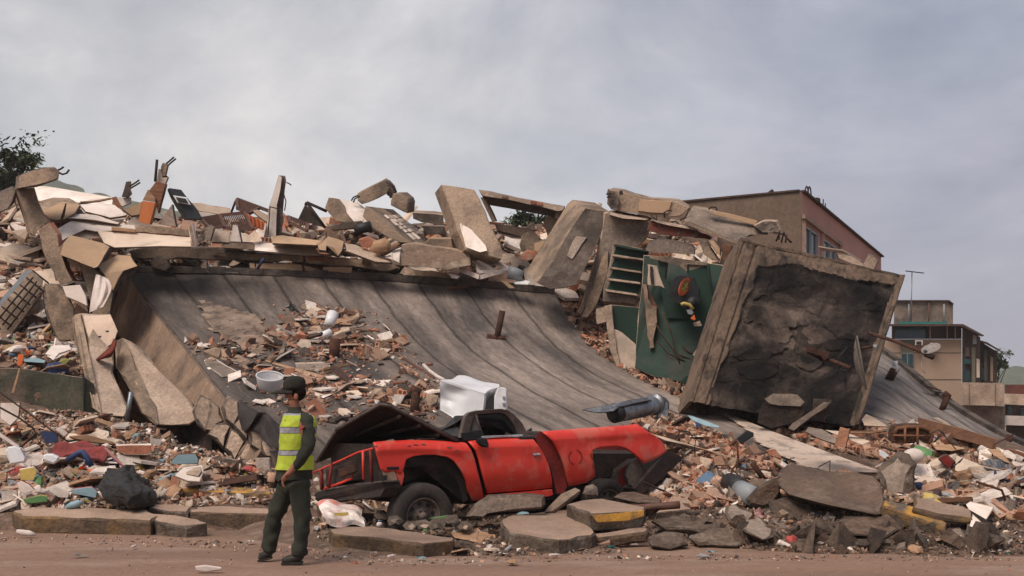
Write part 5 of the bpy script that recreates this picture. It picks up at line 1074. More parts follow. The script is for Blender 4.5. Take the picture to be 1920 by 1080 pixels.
spoly('bumper_top', (594,921,620,914,670,906,716,901.5,716,904,670,909,620,917.5,595,925), [1.73,1.43,.78,-.02,-.02,.78,1.43,1.73], TD*.24, [mat('worn_bumper_edge', (.12,.10,.095), (.06,.05,.05), 5, rough=.5, var=0)]*2)
spoly('bumper_tag', (684,911,692,910,697,917,690,919), [.5,.4,.35,.45], TD*.03, cloth)
# cab
def ringpanel(name, outer, inner, offs, th, m, parent=truck):
    vs = [Sd(*p, offs) for p in outer]+[Sd(*p, offs+.02) for p in inner]; n = len(outer); n0 = 2*n
    vs += [v+TN*th for v in vs]; fs = []
    for i in range(n):
        j = (i+1)%n
        fs += [(i,j,n+j,n+i), (n0+i,n0+n+i,n0+n+j,n0+j), (i,n0+i,n0+j,j), (n+i,n+j,n0+n+j,n0+n+i)]
    return mobj(name, vs, fs, [m], parent)
outer = [(864,821),(873,780),(881,773.5),(894,770),(918,768),(941,766.5),(953,769.5),(964,777),(979,793),(992,818)]
inner = [(880,817),(886,786),(890,779.5),(897,776.5),(918,774.5),(937,773.5),(946,776),(955,783),(965,798),(972,815.5)]
cabf = ringpanel('cab_frame', outer, inner, .14, .07, cabm); fr_ = ringpanel('cab_frame', outer, inner, 1.45, .07, burnt); fr_.location = fr_.location+Vector((0,0,-.34))
bm = bmesh.new()
lines = [[Sd(*p, .16)+TN*(1.4*k/6)+Vector((0,0,-.36*(k/6)**.8)) for p in outer[1:9]] for k in range(7)]
vv_ = [[bm.verts.new(p) for p in l] for l in lines]
for a, b in zip(vv_[:-1], vv_[1:]):
    for i in range(7): bm.faces.new((a[i], a[i+1], b[i+1], b[i]))
r_ = bmesh.ops.solidify(bm, geom=bm.faces[:], thickness=.03); bmobj('roof_panel', bm, [cabm], truck, smooth=True)
spoly('window_lining', (889,780,893,777.5,918,776,937,775,945,778,953,785,963,799,971,816,966,816,958,801,948,788,939,782,918,781.5,897,783), .2, TN*.05, black)
vent = spoly('vent_window', (883,810,889,780,893,779,904,812), .19, TN*.012, mat('dusty_glass', (.16,.155,.15), (.12,.115,.11), 3, rough=.4, bump=0, var=0)); tube('vent_divider', [Sd(892,777,.16), Sd(898,797,.15), Sd(906,819,.12)], .014, cabm, truck)
spoly('scuttle_panel', (868,812,899,806.5,903,808,908,819,903,824,872,826), .08, TN*.06, black)
tube('windscreen_pillar', [Sd(845,819,.5), Sd(856,797,.6), Sd(871,781,.7)], .02, burnt, truck); spoly('windscreen', (846,818,857,796,872,780,876,779,868,820), [.4,.45,.5,.3,.25], TN*.25, black)
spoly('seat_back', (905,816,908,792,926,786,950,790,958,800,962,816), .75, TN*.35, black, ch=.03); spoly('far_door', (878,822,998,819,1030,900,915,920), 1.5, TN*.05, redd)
spoly('cab_interior', (872,826,990,822,1018,850,1028,905,915,918,885,850), .2, TN*1.25, black); spoly('dashboard', (866,822,880,806,910,800,918,816,910,824), .5, TN*1.0, black)
spoly('cab_interior_back', (893,782,912,778,938,779,949,792,940,816,893,816), 1.35, TN*.1, black)
spoly('cab_corner', (990,807,998,802,997,812,993,813), .5, TN*.03, black); spoly('door_catch', (973,821,1000,819,998,826,994,825,992,822,976,824), .05, TN*.02, black)
# hood: underside visible, creased into a tent
hr = Sd(858,827,.1); hrf = hr+TN*1.55+Vector((0,0,.02))
A_h = Sd(713,758,.12); A2_h = Sd(731,761,.12); B_h = Sd(630,807,1.15); Cq = Sd(594,866,1.75)
rowsH = [[hr, hr.lerp(hrf,.35)+Vector((0,0,.02)), hr.lerp(hrf,.7), hrf]]
for t in (.35, .7):
    a = hr.lerp(A2_h, t); b = hr.lerp(hrf,.66).lerp(B_h, t); c = hrf.lerp(Cq, t)
    rowsH.append([a, a.lerp(b,.5)+Vector((0,0,.03)), b, c])
rowsH.append([A2_h, Sd(690,771,.5), B_h.lerp(A_h,.08), Cq+TD*.05]); rowsH.append([A_h, Sd(672,782,.62), B_h, Cq])
Ah = np.array([[tuple(v) for v in r] for r in rowsH])
def lin(A, nu, nv):
    o = []
    for i in range(nv+1):
        s = i/nv*(A.shape[0]-1); a = min(int(s), A.shape[0]-2); r = A[a]*(1-(s-a))+A[a+1]*(s-a)
        q = []
        for j in range(nu+1):
            s2 = j/nu*(A.shape[1]-1); b = min(int(s2), A.shape[1]-2); q.append(r[b]*(1-(s2-b))+r[b+1]*(s2-b))
        o.append(q)
    return np.array(o)
ho = grid_obj('hood', lin(Ah, 24, 24), [burnt, burnt], thick=(0,.0,.03), disp=lambda u,v,p: .012*nz(p,4), smooth=False)
ho.parent = truck; ho.location = Vector(ho.location)-Vector(truck.location); WO[ho.name] = WO[truck.name]
me_ = ho.data
def edgebar(pts, r): tube('hood_edge', pts, r, mat('hood_edge_metal', (.10,.075,.068), (.05,.04,.036), 5, rough=.6, var=0) if 'hood_edge_metal' not in MT else MT['hood_edge_metal'], truck, n=6)
edgebar([hr, hr.lerp(A2_h,.5), A2_h, A_h], .022); edgebar([A_h, Sd(672,782,.62), B_h], .02); edgebar([B_h, B_h.lerp(Cq,.5), Cq], .02)
for t in (.25,.5,.75): tube('hood_rib', [A_h.lerp(hr,t)-Vector((0,0,.03)), B_h.lerp(hr.lerp(hrf,.66), t)-Vector((0,0,.03))], .025, burnt, truck, n=6)
tube('hood_bracket', [Sd(630,790,1.3), Sd(640,784,1.3), Sd(650,786,1.3), Sd(651,793,1.3)], .03, burnt, truck)
# wheels
def wheel(c, ax, Rr, wd, rim, nm='wheel'):
    ax = ax.normalized(); up = Vector((0,0,1)); s = up.cross(ax).normalized(); up = ax.cross(s)
    q = empty(nm, c, None, None); q.parent = truck; q.location = Vector(c)-Vector(truck.location)
    def lathe(name, prf, m, n=48, smooth=True):
        vs = []; fs = []
        for k in range(n):
            a = 2*math.pi*k/n; dr = s*math.cos(a)+up*math.sin(a)
            for (r, h) in prf: vs.append(Vector(c)+dr*r+ax*h)
        m_ = len(prf)
        for k in range(n):
            for i in range(m_-1): fs.append((k*m_+i, ((k+1)%n)*m_+i, ((k+1)%n)*m_+i+1, k*m_+i+1))
        return mobj(name, vs, fs, [m], q, smooth=smooth)
    h = wd/2
    lathe('tyre', [(rim*1.02,h*.75),(rim*1.1,h*.95),(rim*1.3,h*1.08),(Rr*.86,h*1.06),(Rr*.95,h*.92),(Rr*.99,h*.75),(Rr*.985,h*.45),(Rr*.965,h*.42),(Rr*.965,h*.38),(Rr,h*.34),(Rr,h*.06),(Rr*.975,h*.04),(Rr*.975,-h*.04),(Rr,-h*.06),(Rr,-h*.4),(Rr*.95,-h*.95),(rim,-h*.9)], rubber)
    lathe('rim', [(rim*1.04,h*.80),(rim*1.05,h*.9),(rim*.98,h*.9),(rim*.93,h*.72),(rim*.90,h*.45),(rim*.82,h*.38),(rim*.5,h*.45),(rim*.42,h*.62),(rim*.25,h*.66),(rim*.22,h*.95),(.001,h*.98)], rimm)
    bm = bmesh.new()
    for k in range(8):
        a = 2*math.pi*k/8+.2; cc = Vector(c)+(s*math.cos(a)+up*math.sin(a))*rim*.70+ax*(h*.43)
        vs = [bm.verts.new(cc+((s*math.cos(a)+up*math.sin(a))*math.cos(b)*rim*.13+(-s*math.sin(a)+up*math.cos(a))*math.sin(b)*rim*.15)) for b in [i*math.pi/5 for i in range(10)]]
        bm.faces.new(vs)
    for k in range(6):
        a = 2*math.pi*k/6; cc = Vector(c)+(s*math.cos(a)+up*math.sin(a))*rim*.33+ax*(h*.7); box_bm(bm, cc, .02, .02, .02)
    bmobj('rim_holes', bm, [black], q)
cf = Sd(787,967,.10); wheel(cf, -TN+TD*-.10, .385, .25, .205)
cr = Sd(1132,944,.30); wheel(cr, -TN+TD*.05, .335, .24, .19)
# ------------------------------------------------------------------ the walking man
skinm = mat('brown_skin', (.24,.105,.066), (.19,.08,.05), 6, rough=.6, bump=.05, var=0, fine=.05)
fatm = mat('olive_dark_fatigues', (.030,.034,.026), (.020,.023,.018), 4, rough=.95, bump=.35, bscale=10, var=0, fine=.2)
vestm = mat('hi_vis_yellow', (.40,.52,.045), (.32,.42,.04), 6, rough=.7, bump=.2, var=0, fine=.1)
refl = mat('reflective_grey_tape', (.33,.32,.36), (.26,.25,.29), 5, rough=.4, bump=.05, var=0)
bootm = mat('black_boots', (.018,.016,.015), (.028,.024,.02), 8, rough=.6, bump=.1, var=0)
YP = 10.0
man = empty('person', P(545,1055,YP), 'man in dark green fatigues, cap and yellow high visibility vest walking left', 'person')
def PP(px, py, dy=0.0): return P(px, py, YP+dy)
def skin(name, nodes, edges, m, parent=man, sub=2, root=0, wrinkle=0):
    og = WO[man.name]
    me = bpy.data.meshes.new(name); me.from_pydata([n[0]-og for n in nodes], edges, []); me.materials.append(m)
    o = bpy.data.objects.new(name, me); C.objects.link(o)
    sm = o.modifiers.new('skin', 'SKIN'); sm.use_smooth_shade = True; sm.branch_smoothing = .3
    sv = me.skin_vertices[0].data if me.skin_vertices else None
    if sv is None:
        bmt = bmesh.new(); bmt.from_mesh(me); bmt.verts.layers.skin.verify(); bmt.to_mesh(me); bmt.free(); sv = me.skin_vertices[0].data
    for i, n in enumerate(nodes):
        r = n[1]; sv[i].radius = (r, r) if not isinstance(r, tuple) else r; sv[i].use_root = (i == root)
    ss = o.modifiers.new('sub', 'SUBSURF'); ss.levels = sub; ss.render_levels = sub
    if wrinkle:
        tx = bpy.data.textures.new(name+'_folds', 'CLOUDS'); tx.noise_scale = .09
        dm_ = o.modifiers.new('folds', 'DISPLACE'); dm_.texture = tx; dm_.strength = wrinkle; dm_.mid_level = .5
    o.parent = parent
    if parent is not man: o.location = (0,0,0)
    WO[o.name] = WO[man.name]; return o
N = [(PP(551,886),.09),(PP(554,860),.095),(PP(556,825),.125),(PP(557,795),.12),(PP(554,776),.075),(PP(552.5,766),.052),(PP(552,755),.06),(PP(551.5,742),.080),(PP(552,728),.082),
     (PP(545,752),.042),(PP(540,758),.026),(PP(541,742),.050),(PP(535.5,744),.013),(PP(533.5,746),.008),
     (PP(568,786,-.15),.055),(PP(578,838,-.235),.046),(PP(549,880,-.26),.034),(PP(541,889,-.265),.036),(PP(535,896,-.265),.032),
     (PP(556,786,.14),.055),(PP(560,838,.22),.046),(PP(543,878,.28),.034),(PP(539,888,.28),.034),
     (PP(543,905,.07),.06),(PP(515,965,.12),.04),(PP(505,1026,.13),.034),(PP(560,905,-.07),.06),(PP(566,968,-.1),.04),(PP(562,1034,-.11),.034)]
E = [(0,1),(1,2),(2,3),(3,4),(4,5),(5,6),(6,7),(7,8),(6,9),(9,10),(7,11),(11,12),(12,13),(3,14),(14,15),(15,16),(16,17),(17,18),(3,19),(19,20),(20,21),(21,22),(0,23),(23,24),(24,25),(0,26),(26,27),(27,28)]
# five fingers and a thumb side digit on the near hand, hanging half curled
fb_ = PP(535,896,-.265)
def fing(base_i, pts, r0):
    global N, E
    prev = base_i
    for k, p in enumerate(pts): N.append((p, r0*(1-.12*k))); E.append((prev, len(N)-1)); prev = len(N)-1
for k, dy in enumerate((-.305,-.278,-.252,-.228)):
    L = (1.0,1.08,1.0,.82)[k]
    fing(18, [PP(533-k*.6, 900, dy), PP(530.5-k*.5, 900+5*L, dy), PP(531-k*.3, 900+10*L, dy), PP(534-k*.2, 900+13*L, dy)], .0095)
fing(17, [PP(535,891,-.31), PP(530,896,-.325), PP(528,902,-.32)], .011)
body = skin('body', N, E, skinm, sub=2)
# face details and ear
hc = PP(551.5,742)
for dy in (-.032, .03):
    bm = bmesh.new(); bmesh.ops.create_icosphere(bm, subdivisions=2, radius=.011, matrix=Matrix.Translation(PP(536.6,739.5,dy))); bmobj('eye', bm, [black], body, True)
bm = bmesh.new(); bmesh.ops.create_icosphere(bm, subdivisions=2, radius=.03, matrix=Matrix.Translation(PP(555,744,-.083)) @ Matrix.Diagonal((.7,.35,1.1,1))); bmobj('ear', bm, [skinm], body, True)
bm = bmesh.new(); bar(bm, PP(535.6,751,-.025), PP(535.6,751,.025), .012, .008); bmobj('mouth', bm, [mat('lips',(.09,.03,.025),(.08,.028,.02),5,var=0)], body)
bm = bmesh.new(); bmesh.ops.create_icosphere(bm, subdivisions=3, radius=.085, matrix=Matrix.Translation(PP(558,736)) @ Matrix.Diagonal((.95,.93,.95,1))); bmobj('hair', bm, [mat('short_black_hair',(.012,.010,.009),(.02,.016,.014),20,rough=1,spec=.05,bump=.6)], body, True)
# cap
def loft(name, rings, m, parent=man, n=28, caps=True, fm=None, mats=None):
    vs = []; fs = []; mi = []
    for (c, ax, ay, *rest) in rings:
        for k in range(n):
            a = 2*math.pi*k/n; vs.append(c+Vector((math.cos(a)*ax, math.sin(a)*ay, (rest[0]*math.cos(a) if rest else 0))))
    for i in range(len(rings)-1):
        for k in range(n): fs.append((i*n+k, i*n+(k+1)%n, (i+1)*n+(k+1)%n, (i+1)*n+k)); mi.append(fm[i] if fm else 0)
    if caps:
        fs.append(tuple(range(n))[::-1]); mi.append(0); fs.append(tuple((len(rings)-1)*n+k for k in range(n))); mi.append(0)
    return mobj(name, vs, fs, mats or [m], parent, fm=mi, smooth=True)
capm = mat('dark_olive_cap', (.026,.025,.02), (.018,.018,.015), 8, rough=.95, bump=.2, var=0)
cap = loft('cap', [(PP(551.5,731),.103,.098,.012),(PP(551.5,724),.108,.102,.012),(PP(552,716),.104,.098,.01),(PP(552,709),.085,.082,.005),(PP(552,705.5),.05,.05,.0),(PP(552,704.5),.01,.01)], capm)
vs = []; fs = []
for i in range(9):
    a = math.pi*(.5+ (i/8)*1.0) 
    for (rr, dz) in ((.09,.0),(.17,-.012),(.225,-.035)):
        p = PP(551.5,730); vs.append(p+Vector((math.cos(a)*rr*(1 if rr < .1 else 1), math.sin(a)*min(rr,.1)*.92, dz+.0)))
for i in range(8):
    for j in range(2): b = i*3+j; fs.append((b, b+1, b+4, b+3))
n0 = len(vs); vs += [v+Vector((0,0,-.008)) for v in vs]; fs += [tuple(n0+q for q in f[::-1]) for f in fs[:]]
for i in range(8): b = i*3+2; fs.append((b, b+n0, b+n0+3, b+3))
mobj('brim', vs, fs, [capm], cap, smooth=True)
# jacket torso, collar, sleeves
jr = [(PP(550,899),.172,.17),(PP(551,893),.170,.17),(PP(552,882),.160,.165),(PP(554,865),.146,.16),(PP(556,845),.144,.165),(PP(558,822),.150,.175),(PP(560,800),.150,.185),(PP(561,788),.140,.18),(PP(560,780),.118,.165),(PP(557,774),.088,.12),(PP(554,769),.066,.08),(PP(552.5,763),.060,.064)]
jk = loft('jacket', jr, fatm)
def folds(o, st, sc=.08):
    tx = bpy.data.textures.new('folds', 'CLOUDS'); tx.noise_scale = sc; m_ = o.modifiers.new('sub', 'SUBSURF'); m_.levels = m_.render_levels = 2; m_.subdivision_type = 'SIMPLE'
    d_ = o.modifiers.new('folds', 'DISPLACE'); d_.texture = tx; d_.strength = st; d_.mid_level = .5
folds(jk, .03)
o_ = skin('sleeve', [(PP(566,779,-.10),.064),(PP(574,787,-.165),.070),(PP(579,812,-.215),.066),(PP(578,840,-.235),.061),(PP(562,866,-.25),.054),(PP(549,881,-.258),.046)], [(0,1),(1,2),(2,3),(3,4),(4,5)], fatm, sub=2, wrinkle=.045)
skin('sleeve', [(PP(556,781,.10),.064),(PP(556,790,.16),.068),(PP(560,836,.22),.060),(PP(546,876,.28),.050)], [(0,1),(1,2),(2,3)], fatm, sub=2)
bm = bmesh.new(); bar(bm, PP(562,805,-.262), PP(570,799,-.275), .02, .02); bmobj('arm_badge', bm, [lit['red']], man)
def vring(py, k=.018):
    ys = [884,865,845,822,800,788,780,774]; xc = [552,554,556,558,560,561,560,557]; ax = [.162,.148,.146,.152,.152,.142,.120,.09]; ay = [.167,.162,.167,.177,.187,.182,.168,.125]
    ys2, o2_ = ys[::-1], slice(None,None,-1)
    return (PP(float(np.interp(py, ys2, xc[o2_])), py), float(np.interp(py, ys2, ax[o2_]))+k, float(np.interp(py, ys2, ay[o2_]))+k)
yy = [880,868,853.5,852.5,844,843,828,812.5,811.5,801.5,800.5,792,784,779,775]
mi = [0,0,2,1,2,0,0,2,1,2,0,0,0,1]
loft('safety_vest', [vring(y) for y in yy], vestm, fm=mi, mats=[vestm, refl, black], caps=False); folds(bpy.data.objects['safety_vest'], .022, .07)
# dark open neck and chest patch of the vest
pc_ = lambda name, poly, Y, th, m: piece(name, None, None, PX(*poly), Y, (0,0,th), [m, m], parent=man, rough=0, ch=0)
pc_('chest_patch', (533.5,787,546,785,547,795,534,797), YP-.150, .05, black); pc_('chest_label', (536.5,789.5,544,788.5,544.5,792.5,537,793.5), YP-.157, .01, refl)
# trousers
skin('trousers', [(PP(551,894),.135),(PP(541,914,.08),.112),(PP(527,940,.10),.096),(PP(515,965,.12),.084),(PP(509,1000,.13),.072),(PP(504,1028,.13),.074),(PP(503,1036,.13),.060),(PP(562,914,-.075),.112),(PP(566,940,-.09),.098),(PP(566,970,-.1),.084),(PP(564,1005,-.11),.076),(PP(561,1038,-.11),.078),(PP(560,1044,-.11),.062)], [(0,1),(1,2),(2,3),(3,4),(4,5),(5,6),(0,7),(7,8),(8,9),(9,10),(10,11),(11,12)], fatm, sub=2, wrinkle=.06)
for (xh, yh, xt, yt, dy) in ((507,1036,484,1046,.13),(565,1045,528,1051,-.11)):
    skin('boot', [(PP(xh-3,yh-10,dy),.056),(PP(xh-2,yh+1,dy),.050),(PP((xh*.55+xt*.45),yh*.6+yt*.4,dy),.048),(PP(xt+6,yt,dy),.040),(PP(xt,yt+1,dy),.026)], [(0,1),(1,2),(2,3),(3,4)], bootm, sub=2)
    bm = bmesh.new(); bar(bm, PP(xh+2,yh+9.5,dy), PP(xt+1,yt+5.5,dy), .095, .022); bmobj('sole', bm, [bootm], man)
# ------------------------------------------------------------------ slabs, kerbs and stones along the street
def flat(name, label, cat, top, Yf, Yn, e_py, m, group=None, rough=.028, ch=.022, parent=None, seg=.12):
    """slab lying down: its top outline traced in the photo (depth interpolated far->near), thickness straight down."""
    pl = PX(*top); ys = [p[1] for p in pl]; lo, hi = min(ys), max(ys)
    pts = [P(x, y, Yf+(Yn-Yf)*((y-lo)/max(1e-6, hi-lo))) for x, y in pl]
    th = Vector((0, .02, -e_py/F*Yn)); bm = bmesh.new(); prism_bm(bm, pts, th, rough, ch, seg)
    return bmobj(name, bm, list(m), parent, label=label, cat=cat, group=group)
G_K = 'broken kerb and pavement slabs along the road edge'
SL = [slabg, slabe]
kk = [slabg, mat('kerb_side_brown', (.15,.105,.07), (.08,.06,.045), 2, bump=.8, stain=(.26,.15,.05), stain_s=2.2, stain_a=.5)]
flat('kerb_slab', 'long low kerb slab at the road edge, nearest the left side of the photo', 'kerb slab', (22,958,60,951,180,952,275,956,300,967,282,976,230,974,120,970,40,968), 13.3, 12.55, 34, kk, G_K)
flat('kerb_slab', 'short kerb end with a broken grey face beside the long low kerb slab', 'kerb slab', (282,963,330,966,372,974,388,981,350,986,296,978), 13.0, 12.3, 32, SL, G_K)
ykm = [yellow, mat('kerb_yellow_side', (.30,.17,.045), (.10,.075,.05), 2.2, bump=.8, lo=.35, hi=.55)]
flat('yellow_kerb', 'yellow painted kerb behind the walking man, upper of two', 'kerb', (338,914,420,910,508,916,508,926,420,924,342,922), 14.3, 13.9, 28, ykm, G_K, rough=.02)
flat('yellow_kerb', 'faded yellow kerb behind the walking man, lower of two', 'kerb', (352,950,420,948,510,954,512,964,430,962,358,960), 13.6, 13.1, 38, kk, G_K, rough=.02)
flat('kerb_slab', 'thin kerb slab between the long low slab and the faded yellow kerb', 'kerb slab', (276,945,330,944,358,950,352,960,300,956,274,952), 13.5, 13.2, 20, SL, G_K)
flat('kerb_slab', 'big flat slab at the road edge under the front wheel of the pickup', 'kerb slab', (616,993,650,987,700,986,770,997,852,1008,850,1014,795,1020,760,1016,690,1006,626,1001), 11.75, 10.42, 36, kk, G_K)
flat('pavement_slab', 'wide pale pavement slab with a rough broken side in the middle of the road edge', 'pavement slab', (937,975,963,965,1010,962,1069,959,1092,972,1116,999,1110,1004,1048,1012,1012,1009,985,1003,955,1000,940,986), 12.4, 10.72, 34, SL, G_K, rough=.05)
flat('pavement_slab', 'slab with yellow paint on its side resting on a lower kerb', 'pavement slab', (1063,946,1090,938,1128,935,1170,942,1211,951,1206,957,1163,961,1108,963,1080,954), 12.5, 11.42, 34, [slabg, slabe], G_K)
flat('kerb_stub', 'kerb stub carrying the slab with yellow paint', 'kerb', (1112,1001,1150,994,1204,986,1216,991,1212,998,1160,1005,1120,1010), 11.5, 11.2, 20, kk, G_K)
piece('yellow_paint', None, None, PX(1110,966,1163,962,1208,956,1208,968,1180,976,1120,980), [11.38]*6, (0,0,.02), [yellow, yellow], parent=bpy.data.objects['pavement_slab.001'], rough=.02)
tube('metal_pipe', [P(1185,954,12.3), P(1230,950,12.2), P(1274,946.5,12.1)], .045, MT['brown_painted_metal'], label='thick brown pipe poking out beside the slab with yellow paint', cat='pipe', n=14)
flat('pavement_slab', 'tilted brown slab behind the thick brown pipe', 'pavement slab', (1262,935,1275,923,1330,926,1365,930,1354,948,1340,957,1290,955,1230,962,1240,948), 13.2, 12.4, 18, SL, G_K)
piece('kerb_block', 'grey kerb block lying beneath the door of the red pickup', 'kerb', PX(872,968,890,945,912,931,1005,929,1018,932,1022,948,1016,955,920,960,905,966,888,974), [12.1]*10, (4,-4,.35), [conc, slabe], G_K, rough=.04, ch=.05, seg=.12)
piece('concrete_post', 'round ended concrete post leaning on the slab before the pickup', 'concrete post', PX(1019,960,1052,926,1078,914,1088,919,1080,930,1048,954,1036,962), 12.3, (2,2,.14), [concl, conc], G_K, rough=.015, ch=.03)
piece('boulder', 'small grey rock beside the rear wheel of the pickup', 'rock', PX(1094,925,1098,912,1112,908,1120,914,1122,930,1100,934), 12.9, (0,0,.3), [conc, rawc], rough=.05, ch=.07, seg=.08)
piece('broken_slab', 'brown crumbly slab lying right of the rear wheel of the pickup', 'concrete slab', PX(1150,932,1165,923,1190,922,1240,935,1238,944,1200,942), [13.6,14,14,13.4,13,13], (0,3,.1), [dirt, slabe], rough=.05)
piece('broken_slab', 'crumbling slab tilted down towards the road at the right, left of a pair', 'concrete slab', PX(1360,948,1379,944,1412,962,1457,993,1450,1006,1431,1012,1400,998,1368,976), [12.3,12.4,12,11.4,11.1,11,11.2,11.8], (-3,8,.35), [conc, slabe], G_K, rough=.05, ch=.06)
piece('broken_slab', 'crumbling slab tilted down towards the road at the right, right of a pair', 'concrete slab', PX(1432,958,1440,952,1480,956,1520,975,1556,1004,1548,1018,1500,1006,1470,990,1438,972), [12.1,12.3,12.2,11.8,11.3,11,11.2,11.4,11.8], (-3,8,.35), [conc, slabe], G_K, rough=.06, ch=.06)
piece('broken_slab', 'huge dirty slab propped over a dark gap at the right of the street', 'concrete slab', PX(1458,908,1462,880,1480,867,1510,873,1545,881,1580,888,1598,884,1640,892,1652,908,1655,962,1640,964,1590,954,1520,938,1480,926), [12.2,12.7,13,13,12.9,12.8,12.7,12.6,12.2,11.6,11.5,11.6,11.7,11.9], (2,6,.25), [mat('muddy_slab_face', (.15,.105,.08), (.095,.07,.055), 1.2, bump=1.0, bscale=9, stain=(.22,.155,.12), stain_s=2.5, stain_a=.7, fine=.4), slabe], G_K, rough=.04, ch=.05)
piece('dirt_block', 'dirt crusted block propping the left end of the huge dirty slab', 'concrete block', PX(1398,935,1418,915,1445,900,1462,893,1462,925,1450,945,1430,955,1405,948), [12.4]*8, (0,0,.5), [dirt, slabe], rough=.06, ch=.06)
piece('boulder', 'upright grey boulder standing by the huge dirty slab', 'boulder', PX(1643,884,1652,868,1682,848,1702,855,1715,871,1709,905,1707,933,1692,938,1662,930,1650,905), [12.6,12.6,12.6,12.5,12.3,12.2,12.2,12.2,12.4,12.5], (6,-4,.5), [conc, slabe], rough=.06, ch=.12, seg=.1)
flat('yellow_kerb', 'long yellow kerb lying behind the upright boulder at the right', 'kerb', (1655,935,1700,944,1745,962,1776,980,1772,990,1740,978,1695,962,1655,948), 11.75, 11.0, 26, ykm, G_K, rough=.02)
flat('kerb_slab', 'brown kerb piece crossing over the long yellow kerb', 'kerb slab', (1713,932,1740,934,1806,948,1822,958,1825,972,1800,970,1760,964,1712,952), 11.6, 11.1, 14, kk, G_K)
piece('white_board', 'white square board leaning at the right end of the kerbs', 'board', PX(1811,946,1818,941,1862,952,1835,996,1818,986,1824,966), [11.5,11.5,11.4,10.9,11.0,11.2], (3,-1,.05), [white, cream], rough=.008, ch=.008)
piece('boulder', 'faceted rock in front of the white square board', 'rock', PX(1766,1000,1785,982,1806,985,1816,1004,1803,1019,1782,1012), [11.1,11.3,11.3,11,10.9,11], (2,-2,.3), [conc, slabe], rough=.03, ch=.1)
piece('boulder', 'small rock below the faceted rock at the right', 'rock', PX(1814,985,1822,982,1850,1004,1854,1018,1830,1016,1812,1004), 11.0, (0,-2,.25), [slabe, slabe], rough=.04, ch=.06)
piece('boulder', 'low mud covered rock under the huge dirty slab, left one', 'rock', PX(1560,985,1585,968,1640,962,1672,972,1688,992,1660,1010,1600,1005), [11.3,11.6,11.7,11.6,11.2,11,11], (0,-2,.4), [dirt, slabe], rough=.07, ch=.12)
piece('boulder', 'low mud covered rock under the huge dirty slab, right one', 'rock', PX(1500,990,1530,975,1565,985,1590,1005,1560,1020,1515,1012), [11.3,11.5,11.4,11,10.9,11], (0,-2,.4), [dirt, slabe], rough=.07, ch=.12)
tube('metal_post', [P(1889,975,11.6), P(1897,955,11.7), P(1903,934,11.8)], .02, chrome, label='thin bright metal rod standing at the far right', cat='post')
# crumpled tin on the slope, duct, box
du = tube('air_duct', [P(1153,774,16.5), P(1190,767,16.8), P(1222,761,17.1), P(1240,761,17.3)], .155, steel, label='round galvanised air duct lying on the lower felt roof', cat='duct', n=22)
du.modifiers.new('edge', 'BEVEL') if False else None
tube('duct_mouth', [P(1150,776,16.42), P(1160,773,16.5)], .148, black, du, n=22)
tube('duct_ring', [P(1226,757.5,17.1), P(1230,757,17.15)], .17, steel, du, n=22)
piece('duct_box', None, None, PX(1232,757,1253,753,1253,783,1233,786), 17.1, (-2,0,.35), [steel, black], parent=du, rough=.005)
piece('tin_sheet', 'torn tin sheet propped over the mouth of the air duct', 'metal sheet', PX(1090,768,1135,760,1180,750,1214,745,1222,750,1190,757,1160,765,1150,772,1120,774), [16.2,16.3,16.5,16.7,16.7,16.5,16.3,16.2,16.15], (0,1,.3), [steel, rust], rough=.01)
# washing machine tub cabinet
wm = empty('washing_machine', P(885,785,16.6), 'dented white washing machine cabinet lying on the roof behind the pickup', 'washing machine')
W = lambda x, y, d: P(780+x/6, 680+y/6, 16.4+d)
ctl = [[(265,205,0),(430,250,-.05),(600,300,-.1),(770,348,-.15)],[(268,290,.0),(420,330,.04),(590,380,-.1),(765,430,-.15)],[(268,400,.02),(400,430,-.02),(560,460,-.1),(755,500,-.15)],[(270,530,.0),(390,600,-.02),(480,645,-.1),(740,600,-.15)]]
def gridW(name, rows, nu, nv, m, thick, dsp=None):
    A = upsample([[(780+x/6, 680+y/6, 16.4+d) for x, y, d in r] for r in rows], nu, nv)
    o = grid_obj(name, A, [m, m], thick=thick, disp=dsp, smooth=True); o.parent = wm; o.location = Vector(o.location)-Vector(wm.location); WO[o.name] = WO[wm.name]; return o
gridW('side_panel', ctl, 24, 20, enamel, (.02,.03,0), lambda u,v,p: -.07*math.exp(-(((u-.12)/.14)**2+((v-.25)/.08)**2))+.012*nz(p,3))
gridW('top_panel', [[(270,203,0),(430,249,-.05),(600,299,-.1),(772,348,-.15)],[(330,190,.2),(470,200,.25),(640,250,.2),(820,310,.1)],[(400,185,.45),(540,165,.5),(720,215,.45),(930,270,.3)],[(470,140,.6),(560,145,.65),(740,205,.6),(935,242,.5)]], 24, 12, enamel, (0,0,-.02), lambda u,v,p: .02*nz(p,3))
gridW('front_panel', [[(772,350,-.15),(820,330,-.1),(870,310,0),(915,290,.05)],[(770,450,-.15),(800,430,.1),(850,420,.15),(880,400,.05)],[(760,520,-.15),(785,520,.1),(850,520,.15),(880,520,.05)],[(740,600,-.15),(785,600,.1),(850,600,.1),(880,600,.05)]], 14, 14, enamel, (.02,.03,0))
op = piece('drum_opening', None, None, [(780+x/6,680+y/6) for x, y in ((790,520),(800,430),(830,370),(870,350),(878,420),(880,525),(870,560),(800,560))], 16.28, (0,0,.1), [black, black], parent=wm, rough=0, ch=.01)
fp = piece('control_panel', None, None, [(780+x/6,680+y/6) for x, y in ((880,380),(915,290),(935,280),(1000,285),(1018,310),(1022,520),(1010,545),(878,545))], 16.2, (2,-1,.22), [enamel, enamel], parent=wm, rough=0, ch=.02)
